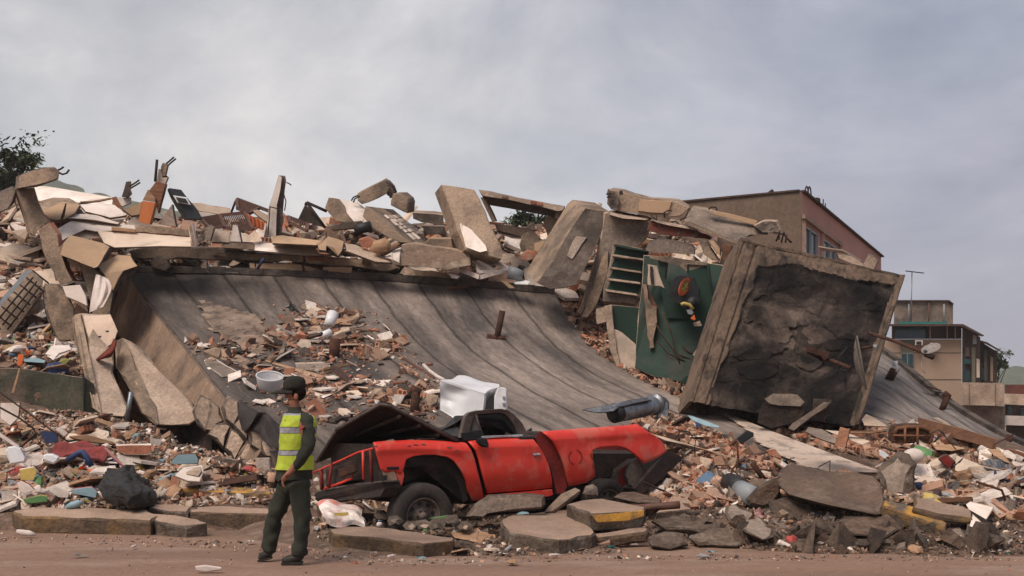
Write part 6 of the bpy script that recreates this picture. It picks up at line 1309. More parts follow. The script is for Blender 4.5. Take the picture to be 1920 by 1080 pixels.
for y in (390, 465): piece('knob', None, None, [(780+x/6,680+y_/6) for x, y_ in ((972,y-15),(1002,y-15),(1004,y+12),(975,y+14))], 16.17, (0,0,.04), [frame, frame], parent=fp, rough=0, ch=.006)
tube('cable', [P(794,684,18.5), P(805,695,18.2), P(820,706,17.6), P(832,712,17.1)], .03, cloth, label='white pipe running up behind the washing machine', cat='pipe', n=8)
# pale screed patch on the lower right of the roof
poly = PX(1318,752,1368,762,1395,772,1440,780,1465,795,1540,815,1600,835,1660,860,1670,905,1560,893,1500,876,1440,850,1415,832,1385,802,1350,780)
def inpoly(x, y, poly):
    c = False; n = len(poly); j = n-1
    for i in range(n):
        xi, yi = poly[i]; xj, yj = poly[j]
        if (yi > y) != (yj > y) and x < (xj-xi)*(y-yi)/(yj-yi)+xi: c = not c
        j = i
    return c
ASl = Aslab; nvv, nuu = ASl.shape[:2]
# patch of roof where the felt has peeled off
bm = bmesh.new(); gx = {}; pp = PX(372,566,420,572,455,585,495,600,506,640,485,668,450,660,425,640,395,622,375,600)
for i in range(nvv):
    for j in range(0, 90):
        q = Vector(ASl[i, j]); x = CX+q.x/q.y*F; y = HY-(q.z-CH)/q.y*F
        if inpoly(x+16*nz(q,1.5)+7*nz(q,5), y+9*nz(q,1.5,3)+4*nz(q,6,3), pp): gx[i,j] = bm.verts.new(q+Vector((0,-.01,.03)))
for (i, j) in list(gx):
    k = [(i,j),(i,j+1),(i+1,j+1),(i+1,j)]
    if all(t in gx for t in k): bm.faces.new([gx[t] for t in k])
for v in [v for v in bm.verts if not v.link_faces]: bm.verts.remove(v)
bmesh.ops.solidify(bm, geom=bm.faces[:], thickness=.02)
bmobj('peeled_patch', bm, [mat('bare_screed_under_felt', (.50,.41,.34), (.32,.255,.21), 1.5, bump=.6, stain=(.13,.10,.09), stain_s=2.6, stain_a=.8)], roof)
bm = bmesh.new(); gx = {}
for i in range(nvv):
    for j in range(110, nuu):
        q = Vector(ASl[i, j]); x = CX+q.x/q.y*F; y = HY-(q.z-CH)/q.y*F
        if inpoly(x+4*nz(q,5)+5*nz(q,1.7), y+2*nz(q,5,3), poly): gx[i,j] = bm.verts.new(q+Vector((0,-.02,.045)))
for (i, j) in list(gx):
    k = [(i,j),(i,j+1),(i+1,j+1),(i+1,j)]
    if all(t in gx for t in k): bm.faces.new([gx[t] for t in k])
for v in [v for v in bm.verts if not v.link_faces]: bm.verts.remove(v)
bmesh.ops.solidify(bm, geom=bm.faces[:], thickness=.03)
bmobj('screed_patch', bm, [mat('pale_screed', (.84,.76,.70), (.70,.61,.54), 1.3, bump=.12, stain=(.26,.20,.16), stain_s=3.3, stain_a=.55, fine=.2, lo=.3, hi=.7, var=0)], label='pale cracked screed strip on the lower right of the felt roof', cat='screed')
pc('screed_strip', 'small pale strip at the left foot of the right roof', 'screed', A8(705,905,735,865,840,915,900,960,720,950), [17.8,18.3,17.6,17.2,17.3], (0,2,.1), [concl, concl])
pc('white_sheet', 'pale bare patch lying on the right roof above the wooden plank', 'sheet', B7(955,15,1000,10,1060,40,1100,72,1040,60), 16.6, (0,1,.04), [cream, cream])
# right heap items
shb = B7
pc('wooden_board', 'long brown board standing on edge across the right heap', 'board', shb(850,8,1160,88,1412,165,1420,246,1230,190,862,92), [15.6,15.0,14.5,14.4,14.7,15.5], (0,-1,.12), [wood, woodl], rough=.01, ch=.01)
pc('brown_board', 'short brown board standing upright near the screed strip', 'board', shb(290,78,358,98,328,225,250,215), [15.2,15.1,14.8,14.9], (2,0,.12), [wood, wood], rough=0, ch=.008)
bk = empty('wicker_basket', P(1705,825,14.9), 'round ended brown wicker basket lying on the right heap', 'basket')
bp_ = to3(shb(672,200,678,130,700,92,780,80,880,80,930,100,952,140,935,200), 14.9)
bm = bmesh.new(); prism_bm(bm, bp_, Vector((.02,.28,.06)), .004, .02, .1); bmobj('body', bm, [mat('dark_wicker', (.13,.055,.03), (.05,.025,.016), 14, rough=.8, bump=1.0, bscale=25, fine=.5)]*2, bk)
bm = bmesh.new(); tube_bm(bm, [p+Vector((0,-.02,0)) for p in bp_[1:]], .028, 7); bmobj('rim', bm, [wood], bk, True)
for x in (760, 850): tube('rib', [P(*shb(x,82)[0],14.86), P(*shb(x,200)[0],14.86)], .018, wood, bk)
tube('rib', [P(*shb(675,140)[0],14.86), P(*shb(940,145)[0],14.86)], .014, wood, bk)
pc('tan_board', 'tan cabinet panel lying in front of the wicker basket', 'board', shb(940,190,1060,195,1200,235,1100,252,985,245), [14.9,14.9,14.6,14.4,14.4], (0,1,.06), [woodl, wood], rough=.01)
pc('plank', 'thin brown plank lying left of the wicker basket', 'plank', shb(505,195,760,240,765,252,510,222), [14.8,14.6,14.5,14.7], (0,0,.08), [wood, wood], rough=.01)
pc('plank', 'curved brown strip above the grey slab left of the wicker basket', 'plank', shb(360,105,500,108,620,100,625,115,500,130,370,130), 15.1, (0,0,.12), [woodl, wood], rough=.02)
pc('wall_slab', 'grey board piece on top of the screed strip', 'wall panel', shb(60,78,160,95,270,160,260,200,200,185,130,160,40,110), [15.8,15.8,15.3,15.1,15.2,15.3,15.7], (0,2,.2), [conc, rawc], rough=.03)
pc('wall_slab', 'pale rectangular board behind the short brown board', 'wall panel', shb(180,100,300,110,510,182,450,208,340,165), [15.8,15.7,15,14.9,15.1], (0,1,.08), [cream, cream], rough=.01)
pc('ceramic_plate', 'large pale ceramic plate leaning on the right heap', 'panel', shb(1130,290,1318,362,1322,472,1120,392), [13.7,13.5,13.2,13.4], (2,-1,.06), [cream, cream], rough=.008, ch=.01)
pc('white_board', 'small white plate beside the upright boulder', 'board', shb(570,252,585,248,642,285,612,312,575,285), 13.8, (0,-1,.05), [enamel, enamel], rough=.004, ch=.01)
bm = bmesh.new(); bmesh.ops.create_uvsphere(bm, u_segments=20, v_segments=12, radius=.13, matrix=Matrix.Translation(P(*shb(820,290)[0],13.3)) @ Matrix.Diagonal((1,1,.75,1))); bmobj('plastic_bowl', bm, [cloth], smooth=True, label='upturned white plastic bowl behind the upright boulder', cat='bowl')
pc('wooden_box', 'dark reddish box with a rounded top in the right heap', 'box', shb(995,310,1030,280,1060,278,1118,330,1095,372,1060,380), 13.6, (2,-1,.3), [redd, wooddk], rough=.02, ch=.03)
pc('brown_block', 'brown cubic block in the middle of the right heap', 'block', shb(968,515,1000,500,1130,498,1135,560,1030,590,985,565), 12.9, (0,-4,.25), [woodl, wood], rough=.02)
pc('wall_slab', 'reddish clay slab left of the brown cubic block', 'clay slab', shb(928,478,1040,442,1050,455,985,505,945,500), [13.0,13.2,13.1,12.9,12.9], (0,1,.08), [brick, brick], rough=.02)
pc('cardboard_piece', 'tan board hanging at the right end of the long brown board', 'board', shb(1355,238,1440,240,1535,350,1480,330,1400,285), [14.2,14.2,13.7,13.7,14], (0,1,.06), [woodl, wood], rough=.02)
pc('plank', 'orange brown plank leaving the photo at the right edge', 'plank', shb(1505,245,1540,240,1720,300,1720,330,1620,300), 14, (0,0,.12), [wood, wood], rough=.01)
grid_obj('striped_cloth', upsample([[(1840,868,13.7),(1860,862,13.8),(1885,864,13.8),(1900,880,13.6)],[(1842,878,13.5),(1862,874,13.6),(1884,878,13.6),(1900,893,13.4)],[(1850,882,13.3),(1868,884,13.4),(1884,893,13.3),(1898,900,13.2)]], 30, 16), [mat('striped_blue_grey_cloth', (.07,.08,.10), (.22,.19,.17), 9, rough=.9, aniso=(3,.5,.5), lo=.45, hi=.55)], thick=(0,.02,-.02), disp=lambda u,v,p: .05*nz(p,4), label='striped blue grey cloth crumpled on the right heap', cat='cloth')
bm = bmesh.new(); tube_bm(bm, [P(*q,13.0) for q in shb(1560,480,1575,488,1640,540,1660,545)], .0, 12, 0) if False else tube_bm(bm, [P(1905,905,13), P(1908,907,13), P(1922,917,12.9), P(1930,920,12.9)], [.06,.10,.10,.05], 12); bmobj('plastic_bottle', bm, [lit['cyan']], smooth=True, label='turquoise plastic container at the far right edge', cat='container')
pc('surf_board', 'long turquoise oval board on the rubble above the pickup bed', 'board', A6(628,716,660,722,760,758,808,778,800,785,730,775,650,740), [15.8,15.8,15.4,15.2,15.2,15.4,15.7], (0,1,.04), [lit['cyan'], cloth], rough=.004, ch=.01)
pc('black_box', 'small black box lying on the rubble below the screed strip', 'box', A6(903,848,960,800,998,815,1000,832,930,880), 15, (0,-1,.15), [black, black], rough=.005)
pc('plank', 'long pale strip of wood running down behind the pickup tailgate', 'plank', A6(415,820,425,818,920,962,915,970,700,905,500,862), [15.4,15.4,14.3,14.3,14.8,15.2], (0,0,.05), [cream, woodl], rough=.006)
o = empty('old_wooden_window', P(1250,835,15.1), 'dark empty window frame lying behind the pickup tailgate', 'frame')
q = to3(A6(470,850,640,828,720,905,560,880), [15.6,15.6,15.0,15.1]); bm = bmesh.new()
for i in range(4): bar(bm, q[i], q[(i+1)%4], .07, .06)
bmobj('frame', bm, [wooddk], o)
o = empty('old_wooden_window', P(1300,875,14.6), 'dark corner of a wooden frame on the rubble right of the tailgate', 'frame')
q = to3(A6(590,965,640,1000,770,1000,795,970), [14.8,14.4,14.4,14.6]); bm = bmesh.new()
for i in range(3): bar(bm, q[i], q[i+1], .06, .06)
bmobj('frame', bm, [wooddk], o)
tube('dark_pipe', [P(1368,905,13.5), P(1382,911,13.2), P(1390,916,12.95)], .125, black, label='wide dark pipe mouth beside the huge dirty slab', cat='pipe', n=20)
tube('metal_duct', [P(1388,918,12.98), P(1400,925,12.7), P(1412,931,12.5)], .12, frame, label='short grey pipe ring in front of the wide dark pipe mouth', cat='pipe', n=20)
grid_obj('curled_strip', upsample([[(1338,880,13.6),(1342,897,13.5),(1360,908,13.4),(1378,912,13.2)],[(1343,878,13.8),(1348,893,13.7),(1364,903,13.6),(1380,908,13.4)]], 24, 4), [cream], thick=(.01,.02,-.01), label='curled pale plastic strip above the wide dark pipe mouth', cat='strip')
pc('concrete_chunk', 'flat tan chunk with a sharp edge above the wide dark pipe', 'concrete chunk', B6(1280,85,1300,78,1450,90,1470,110,1455,135,1290,125), 13.9, (0,-2,.2), [tan, rawc], rough=.03)
tube('iron_rod', [P(*p,13.7) for p in B6(1405,30,1440,75,1490,140)], .035, rust, label='rusty rod leaning on the rubble above the dirt crusted block', cat='steel bar')
pc('clay_slab', 'ribbed orange clay slab in the rubble below the screed strip', 'clay slab', A6(1070,912,1120,905,1155,945,1155,965,1090,945), 14.4, (0,1,.1), [brick, brick], rough=.01)
# left heap items
grid_obj('garbage_bag', upsample([[(188,912,13.9),(203,888,14.1),(222,879,14.2),(236,884,14.1),(262,902,13.9)],[(187,918,13.6),(205,903,13.5),(228,895,13.4),(250,905,13.5),(271,918,13.8)],[(190,925,13.3),(210,922,13.1),(236,918,12.95),(262,922,13.1),(277,930,13.5)],[(196,932,13.2),(216,938,13.05),(240,942,12.9),(262,945,13.0),(276,942,13.4)],[(200,938,13.3),(220,946,13.1),(242,950,13.0),(262,954,13.1),(274,950,13.5)]], 60, 44), [mat('black_plastic_bag', (.012,.011,.011), (.018,.016,.015), 4, rough=.45, bump=1.0, bscale=4, spec=.35, aniso=(1,1,3.5))], thick=(0,.3,-.02), disp=lambda u,v,p: .045*nz(p,3)+.075*(1-abs(math.sin(u*9+v*2.5+4*nz(p,2.2))))**1.5*(1-.4*v)+.015*nz(p,12), label='shiny black garbage bag slumped on the left heap', cat='garbage bag')
grid_obj('red_cloth', upsample([[(82,858,15),(105,832,15.2),(130,835,15.2),(160,829,15.2),(195,835,15)],[(90,860,14.8),(118,852,14.9),(140,838,15),(165,842,14.9),(200,848,14.8)],[(108,864,14.6),(125,852,14.8),(145,846,14.8),(170,856,14.6),(192,868,14.5)]], 50, 20), [mat('dull_red_fabric', (.22,.045,.045), (.12,.03,.03), 3, rough=.95, bump=.3)], thick=(0,.03,-.03), disp=lambda u,v,p: .08*nz(p,4), label='dull red fabric crumpled in the middle of the left heap', cat='cloth')
pc('plank', 'thin dark red strap across the left heap', 'strap', B1(612,378,640,380,700,450,775,515,765,520,690,465), 14.4, (0,0,.03), [lit['pink'], lit['red']], rough=.01)
for lb, pl, Y, m in (('white square board on the rubble at the left edge', (0,110,118,112,112,205,60,250,0,205), 15.6, white), ('blue box lid on the left heap', (1015,455,1060,415,1165,412,1182,450,1175,478,1030,478), 14.6, lit['cyan']),
                     ('dark blue panel in the left heap', (232,285,270,275,345,290,340,350,270,350), 15.2, lit['darkblue'])):
    pc('board', lb, 'board', B1(*pl), Y, (2,-1,.15), [m, wood], rough=.01)
o = pc('foam_tray', 'white foam tray with a raised rim lying in the left heap', 'tray', B1(1092,497,1205,482,1212,520,1190,580,1120,575,1040,545), [14.3,14.3,14.0,13.8,13.8,13.9], (0,4,.05), [white, white], rough=.004)
pc('tray_inset', None, None, B1(1105,503,1195,490,1200,520,1180,548,1110,535), [14.22,14.22,13.95,13.9,13.95], (0,1,.02), [concl, concl], parent=o, rough=0)
pc('iron_beam', 'long dark rusty beam lying behind the yellow kerbs', 'iron beam', B1(1080,608,1160,590,1530,535,1530,570,1300,610,1180,618), [14.4,14.4,14.2,14.1,14.2,14.3], (0,2,.15), [rust, wooddk], rough=.006)
pc('wooden_plank', 'pale wooden board resting on orange bricks in the left heap', 'plank', B1(410,310,520,300,680,345,690,362,560,350,440,330), 15.4, (0,1,.2), [woodl, woodl], rough=.01)
pc('brick_slab', 'long brick lintel with a white top in the left heap', 'brick', B1(690,365,900,360,905,388,880,425,745,420,700,400), 14.9, (0,-2,.25), [brick, white], rough=.015)
tube('black_cable', [P(*p,14.5) for p in B1(-100,60,0,140,120,205,200,265,215,300,130,370,50,395)], .014, rebar, label='black cable hanging over the left heap', cat='cable', n=5)
tube('black_cable', [P(*p,14.9) for p in B1(-100,0,0,50,180,180,300,270,400,340)], .012, rebar, label='thin black cable crossing the upper part of the left heap', cat='cable', n=5)
tube('grey_hose', [P(*p,14.2) for p in B1(400,455,470,410,490,405,520,440,545,490)], .04, lit['darkblue'], label='blue grey bent hose in front of the red fabric', cat='hose', n=8)
pc('metal_profile', 'pale metal profile at the lower left edge of the photo', 'plank', B1(-60,240,20,300,150,390,160,410,100,385,0,320,-60,280), 14.9, (0,0,.08), [cloth, frame], rough=.005)
pc('white_canister', 'white plastic canister at the left edge heap', 'canister', B1(28,400,45,378,90,372,120,385,148,440,150,470,60,478), 14.1, (3,-2,.2), [enamel, enamel], rough=.01, ch=.04, seg=.1)
pc('white_canister', 'white plastic jug right of the canister on the left heap', 'canister', B1(255,445,268,420,310,418,348,435,350,460,320,478,270,468), 13.9, (2,-2,.16), [enamel, enamel], rough=.01, ch=.04, seg=.1)
for lb, pl, m in (('blue and red food carton on the left heap', (430,625,545,612,580,640,570,680,500,665,432,655), [lit['cyan'], lit['red']]), ('white tissue carton lying beside the blue and red carton', (292,640,320,612,412,648,405,680,350,675), [cloth, cloth]),
                  ('green and yellow crisp packet at the kerb', (135,688,240,662,280,670,282,700,190,715,150,708), [lit['green'], lit['yellow']]), ('red and white box with a torn lid on the left heap', (100,590,130,578,175,600,205,632,150,655,118,640), [cloth, lit['red']]),
                  ('yellow and white packet on the upper left heap', (115,510,200,495,220,520,200,575,125,575), [lit['yellow'], cloth])):
    pc('packet', lb, 'packet', B1(*pl), 13.6, (1,-2,.12), m, rough=.012, ch=.01)
bm = bmesh.new(); tube_bm(bm, [P(*p,13.2) for p in B1(398,735,430,722,470,710,490,705)], [.03,.045,.045,.015], 10); bmobj('plastic_bottle', bm, [lit['cyan']], smooth=True, label='pale blue plastic bottle lying just above the long kerb slab', cat='bottle')
bm = bmesh.new(); tube_bm(bm, [P(*p,12.2) for p in B1(100,875,130,885,175,890,210,898)], [.02,.035,.035,.015], 10); bmobj('plastic_bottle', bm, [cloth], smooth=True, label='white crushed bottle on the road before the long kerb slab', cat='bottle')
grid_obj('plastic_bag', upsample([[(596,946,12.6),(612,940,12.7),(640,945,12.8),(665,948,12.7),(678,955,12.6)],[(600,956,12.3),(618,955,12.2),(640,955,12.3),(665,958,12.3),(680,970,12.3)],[(606,968,12.2),(622,970,12.1),(644,972,12.15),(665,972,12.2),(684,982,12.2)],[(612,980,12.2),(626,986,12.15),(644,988,12.15),(662,984,12.2),(684,990,12.2)]], 44, 30), [mat('printed_white_bag', (.70,.67,.66), (.55,.50,.50), 5, rough=.5, stain=(.62,.10,.06), stain_s=2.2, stain_a=.9, bump=.2)], thick=(0,.15,-.01), disp=lambda u,v,p: .07*nz(p,4), label='white plastic bag with red and yellow print by the front bumper', cat='plastic bag')
pc('yellow_label', None, None, B5(232,290,330,286,335,305,300,312,240,308), 12.05, (0,0,.01), [lit['yellow']]*2, parent=bpy.data.objects['plastic_bag'], rough=.005, ch=0)
bm = bmesh.new(); tube_bm(bm, [P(*p,12.0) for p in B5(538,382,540,360,540,350)], [.035,.035,.02], 10); b_ = bmobj('water_bottle', bm, [cloth], smooth=True, label='small clear bottle with a blue cap before the bumper', cat='bottle')
tube('cap', [P(*p,12.0) for p in B5(540,352,541,338)], .022, lit['blue'], b_)
pc('green_packet', 'green packet lying in front of the front wheel', 'packet', B5(860,332,910,318,990,305,992,340,930,340), 12.0, (0,1,.04), [lit['green']]*2, rough=.01)
pc('cardboard_box', 'flattened brown cardboard box between the two road edge slabs', 'cardboard', B5(1000,405,1200,402,1190,490,1120,470,1040,455), [11.9,11.9,11.3,11.4,11.6], (0,1,.03), [lit['brown']]*2, rough=.01)
pc('cardboard_box', 'second brown cardboard flap right of the flattened box', 'cardboard', B5(1205,410,1290,425,1350,455,1320,530,1190,490), [11.9,11.9,11.6,11.2,11.3], (0,1,.03), [lit['brown']]*2, rough=.01)
pc('boulder', 'broken brick lump at the right end of the big flat kerb slab', 'rock', B5(1040,500,1080,480,1150,495,1220,540,1215,572,1150,585,1060,560), 10.95, (0,-3,.2), [slabe, slabe], rough=.03)
pc('crushed_can', 'crushed white can on the road in the foreground', 'can', PX(366,1062,385,1060,415,1064,414,1070,385,1072,368,1070), 9.3, (0,-1,.05), [cloth, cloth], rough=.006)
# shelf items at the far left
pc('orange_cloth', 'bright orange cloth scrap on the left rubble shelf', 'cloth', A5(135,740,178,738,180,775,160,830,130,822), 18.4, (0,0,.04), [lit['orange']]*2, rough=.01)
pc('wooden_stick', 'orange wooden stick hanging on the green stained wall', 'plank', A5(142,840,160,842,105,1030,86,1026), 18.0, (0,0,.05), [woodl]*2, rough=0)
pc('blue_sheet', 'light blue plastic sheet on the left rubble shelf', 'sheet', A5(178,755,255,752,345,785,330,800,180,790), [19,19.1,18.7,18.6,18.7], (0,1,.03), [lit['cyan']]*2, rough=.01)
pc('plastic_sheet', 'crumpled white plastic on the left rubble shelf', 'plastic sheet', A5(385,672,520,668,540,700,440,730,400,780,380,740,340,735), [19.4,19.4,19.2,18.9,18.6,18.8,18.9], (0,1,.04), [cloth]*2, rough=.03, seg=.08)
pc('cushion', 'olive green cushion on the left rubble shelf', 'cushion', A5(425,830,440,790,490,765,535,775,500,810,450,838), 18.7, (0,0,.2), [lit['olive']]*2, rough=.02, ch=.05)
pc('white_board', 'blue white board at the left edge of the shelf', 'board', A5(-30,470,0,465,40,500,0,590,-30,600), 22, (0,0,.1), [lit['grey']]*2)
# felt roof items
bt = empty('white_basin', P(503,725,17.2), 'white oval plastic basin lying in the bricks behind the man', 'basin')
bc_ = P(506,715,17.35); vs = []; fs = []; n = 26
for i, (r, z) in enumerate(((1.0,.10),(1.06,.11),(1.06,.09),(.92,-.10),(.80,-.14),(.0,-.15),(.0,-.11),(.74,-.10),(.86,.0),(.96,.09))):
    for k in range(n):
        a = 2*math.pi*k/n; v = Vector((math.cos(a)*.21*r, math.sin(a)*.15*r, z)); v.rotate(Euler((.55,.12,.0))); vs.append(bc_+v)
for i in range(9):
    for k in range(n): fs.append((i*n+k, i*n+(k+1)%n, (i+1)*n+(k+1)%n, (i+1)*n+k))
mobj('shell', vs, fs, [enamel], bt, smooth=True)
def onp(name, label, cat, poly, m, e=(0,-1,.12), up=.04, rough=.012, view=B8, dy=0, **kw):
    pl = view(*poly); Ys = []
    for x, y in pl:
        h = hit(x, y, ['SLAB','ML','M6','MT']); Ys.append((h[0].y if h else 18)-up*1.5+dy)
    return piece(name, label, cat, pl, Ys, e, m, rough=rough, **kw)
onp('wooden_tray', 'splintered wooden drawer on top of the brick pile on the roof', 'drawer', (1110,368,1180,345,1290,355,1385,340,1420,320,1335,388,1130,378), [woodl, wood], (0,-3,.2))
onp('wood_sheet', 'bent brown sheet at the top of the brick pile on the roof', 'sheet', (1085,275,1150,248,1210,285,1270,318,1180,315,1100,300), [tan, wooddk], (0,-2,.15))
onp('wood_sheet', 'reddish plank bundle at the top right of the brick pile on the roof', 'planks', (1210,320,1330,308,1435,308,1430,325,1330,330,1250,350), [wood, wood], (0,-3,.2))
onp('tan_block', 'upright tan board in the brick pile on the roof', 'board', (1150,395,1200,392,1215,420,1195,490,1140,480), [tanp, wood], (2,0,.12), dy=-.1)
tube('toilet_pipe', [onS(617,622,.15), onS(624,615,.3)], [.11,.13], enamel, label='white pot standing in the brick pile on the roof', cat='pot', n=14)
tube('toilet_pipe', [onS(598,635,.1), onS(606,642,.14), onS(620,640,.2)], [.05,.09,.08], enamel, label='white curved pipe elbow in the brick pile on the roof', cat='pipe', n=12)
onp('concrete_block', 'long grey block with a white top on the left of the roof pile', 'concrete block', (548,590,590,572,730,650,735,668,650,682,560,615), [conc, white], (0,-3,.2))
onp('concrete_block', 'rounded tan block beside the long grey block on the roof', 'concrete block', (632,545,690,530,810,590,810,610,770,640,640,580), [tan, rawc], (0,-3,.25), rough=.03)
onp('concrete_block', 'flat grey block in the middle of the roof pile', 'concrete block', (1060,605,1250,600,1262,640,1240,650,1075,640), [conc, cream], (0,-3,.2))
onp('wooden_plank', 'long pale plank lying across the roof pile', 'plank', (885,590,900,588,1250,682,1248,695,1100,660), [woodl, woodl], (0,-1,.08), rough=.004)
onp('wooden_board', 'brown board above the white basin on the roof', 'board', (1010,650,1200,690,1215,715,1180,715,1030,685), [wood, woodl], (0,-1,.08))
onp('white_slab', 'thick white topped brick slab right of the cap of the man', 'wall slab', (1165,765,1280,722,1345,722,1340,745,1220,800,1170,785), [white, brick], (0,4,.18))
onp('tile', 'white tile leaning above the black felt flap', 'tile', (870,808,915,800,958,820,905,835), [white, white], (0,1,.03), rough=.002)
onp('tile', 'white square tile at the left border of the felt roof', 'tile', (395,455,440,452,455,475,435,490), [white, white], (0,1,.04), rough=.002)
onp('tile', 'long white tile below the rounded tan block', 'tile', (722,670,740,662,788,690,775,702), [white, white], (0,1,.03), rough=.002)
onp('tile', 'pair of white floor tiles on the right of the roof pile', 'tile', (1390,682,1440,675,1490,698,1480,712,1410,708), [white, white], (0,1,.04), rough=.003)
onp('tile', 'biggest white floor tile on the right of the roof pile', 'tile', (1485,700,1605,695,1555,735,1500,720), [white, white], (0,1,.04), rough=.003)
onp('old_wooden_window', 'brown frame corner on the right of the roof pile', 'frame', (1300,445,1440,470,1455,600,1445,600,1430,480,1300,458), [wood, wood], (0,0,.08), rough=.004)
onp('plank', 'dark slat lying up the roof right of the pile', 'plank', (1600,535,1612,535,1850,680,1840,690), [wooddk, wood], (0,0,.06), rough=.004)
onp('plank', 'shorter slat lying parallel to the dark slat on the roof', 'plank', (1640,605,1655,603,1760,660,1750,668), [woodl, wood], (0,0,.06), rough=.004)
onp('plank', 'long slat leading down to the washing machine', 'plank', (1680,640,1690,638,1855,740,1845,745), [wood, wood], (0,0,.06), rough=.004)
onp('stone', 'lone tan stone on the upper left of the felt roof', 'stone', (562,408,585,402,628,412,600,426), [concl, rawc], (0,-1,.12), rough=.02, ch=.04)
tube('black_hose', [onS(560,590,.05), onS(545,577,.1), onS(541,583,.08), onS(550,590,.1)], .025, black, label='black hose loop at the top of the brick pile on the roof', cat='hose', n=6)
tube('white_pipe', [P(1053,600,25), P(1043,592,25.2), P(1022,572,25.6), P(1024,568,25.7), P(1030,572,25.6)], .045, cloth, label='white bent pipe at the upper right corner of the felt roof', cat='pipe', n=8)
tube('white_pipe', [P(1062,628,24.5), P(1085,645,23.8), P(1112,662,23.2)], .04, cloth, label='thin white pipe lying along the right border of the felt roof', cat='pipe', n=8)
# white window frame and louvre on the roof edge
o = empty('white_old_window', P(895,515,25.5), 'white triangular window frame lying on the upper edge of the felt roof', 'window frame')
bm = bmesh.new(); q = to3(A3(335,742,495,612,690,742,480,800), [25.4,25.9,25.2,25.0])
for i in range(4): bar(bm, q[i], q[(i+1)%4], .09, .1)
bmobj('frame', bm, [whm], o)
shutter('small white louvred vent inside the white window frame', A3(445,690,475,682,600,752,470,762), [25.4,25.4,25.1,25.1], 7, False, whm, .5)
pc('white_cushion', 'white cushion shaped slab on the roof edge', 'slab', A3(730,832,790,812,858,832,840,855,745,850), [25.3,25.3,25,24.9,24.9], (0,1,.1), [enamel, enamel], rough=.005, ch=.03)
pc('plank', 'tan plank leaning over the roof edge below the white frame', 'plank', A3(632,822,680,830,742,880,700,882), 25.1, (0,0,.15), [tanp, woodl])
for k, (a_, lb) in enumerate((((215,735,310,732,330,750,240,760),'white splintered strip at the left of the white window frame'),((245,770,330,790,310,810,270,805),'white broken slat below the splintered strip'),((480,800,620,750,690,745,500,810),'white slat in front of the white window frame'))):
    pc('white_lath', lb, 'slat', A3(*a_), 25.1, (0,1,.15), [whm, whm], rough=.01)
tube('grey_bucket', [P(*p,25.2) for p in A3(690,762,740,772,800,790)], [.16,.15,.12], frame, label='grey bucket lying in the rubble by the big dark pillar', cat='bucket', n=14)

# rocks hiding the foot of the front wheel
for k, (x, y, Yq, sz, mm_, lb) in enumerate([(742,978,11.75,15,rawc,'pale broken lump at the left foot of the front wheel'),(768,986,11.6,12,tan,'tan lump in front of the front wheel rim'),(792,984,11.65,15,concl,'light chunk leaning on the bottom of the front wheel'),(820,984,11.6,17,conc,'grey chunk right in front of the front tyre'),(846,976,11.8,14,rawc,'rough lump at the right foot of the front wheel'),(716,968,12.2,14,slabe,'dark lump under the end of the bumper'),(868,986,11.7,12,tan,'tan lump between the front wheel and the grey kerb block')]):
    a_ = random.Random(k+40); n_ = 6; pl = [(x+sz*1.25*math.cos(t*6.283/n_)*a_.uniform(.75,1.15), y+sz*.7*math.sin(t*6.283/n_)*a_.uniform(.7,1.2)) for t in range(n_)]
    piece('rubble_stone', lb, 'stone', pl, (Yq+.12, Yq-.1), (a_.uniform(-4,4), -3, .2), [mm_, slabe], rough=.05, ch=.12, seg=.07)

# big dark slabs and chunks of pavement along the right road edge
darks = mat('dirty_dark_concrete', (.15,.11,.085), (.085,.063,.05), 1.8, bump=1.0, bscale=8, stain=(.24,.18,.14), stain_s=3, stain_a=.7, fine=.5)
for lb, pl, Yq, e in (
  ('flat dark slab below the thick brown pipe', (1222,975,1290,962,1352,968,1372,980,1330,992,1250,990), (12.3,11.7), (0,9,.1)),
  ('dark wedge shaped slab in front of the tilted brown slab', (1290,1005,1330,988,1395,992,1420,1010,1380,1024,1310,1020), (11.7,11.2), (0,7,.1)),
  ('long dark slab edge lying right of the faceted rock', (1700,975,1760,968,1800,985,1790,1004,1735,1000,1700,992), (11.7,11.3), (0,7,.15)),
  ('dark slab tipped against the right end of the huge dirty slab', (1640,968,1668,958,1702,966,1712,990,1690,1002,1655,992), (11.9,11.4), (-3,8,.2)),
  ('cracked dark block under the left end of the huge dirty slab', (1440,938,1475,930,1520,946,1530,968,1490,975,1450,962), (12.2,11.8), (0,8,.2)),
  ('wide dark slab half buried at the far right road edge', (1840,1012,1872,1000,1930,1004,1950,1022,1900,1034,1850,1028), (11.2,10.8), (0,7,.1)),
  ('dark chunk beside the kerb stub at the right of the pickup', (1216,1005,1246,996,1282,1000,1290,1018,1256,1028,1222,1022), (11.4,11.0), (0,6,.15)),
  ('grey slab leaning behind the pair of tilted crumbling slabs', (1388,905,1425,897,1452,905,1448,925,1420,938,1390,930), (13.0,12.6), (-2,6,.25)),
  ('mud coloured block between the pair of slabs and the road', (1480,1015,1520,1006,1570,1012,1580,1028,1530,1036,1490,1032), (11.1,10.85), (0,5,.1)),
  ('broad dark slab below the upright boulder', (1590,1008,1640,1000,1700,1004,1722,1018,1680,1030,1610,1028), (11.2,10.85), (0,6,.1))):
    piece('broken_slab', lb, 'concrete slab', PX(*pl), Yq, e, [darks, slabe], G_K, rough=.06, ch=.05, seg=.1)
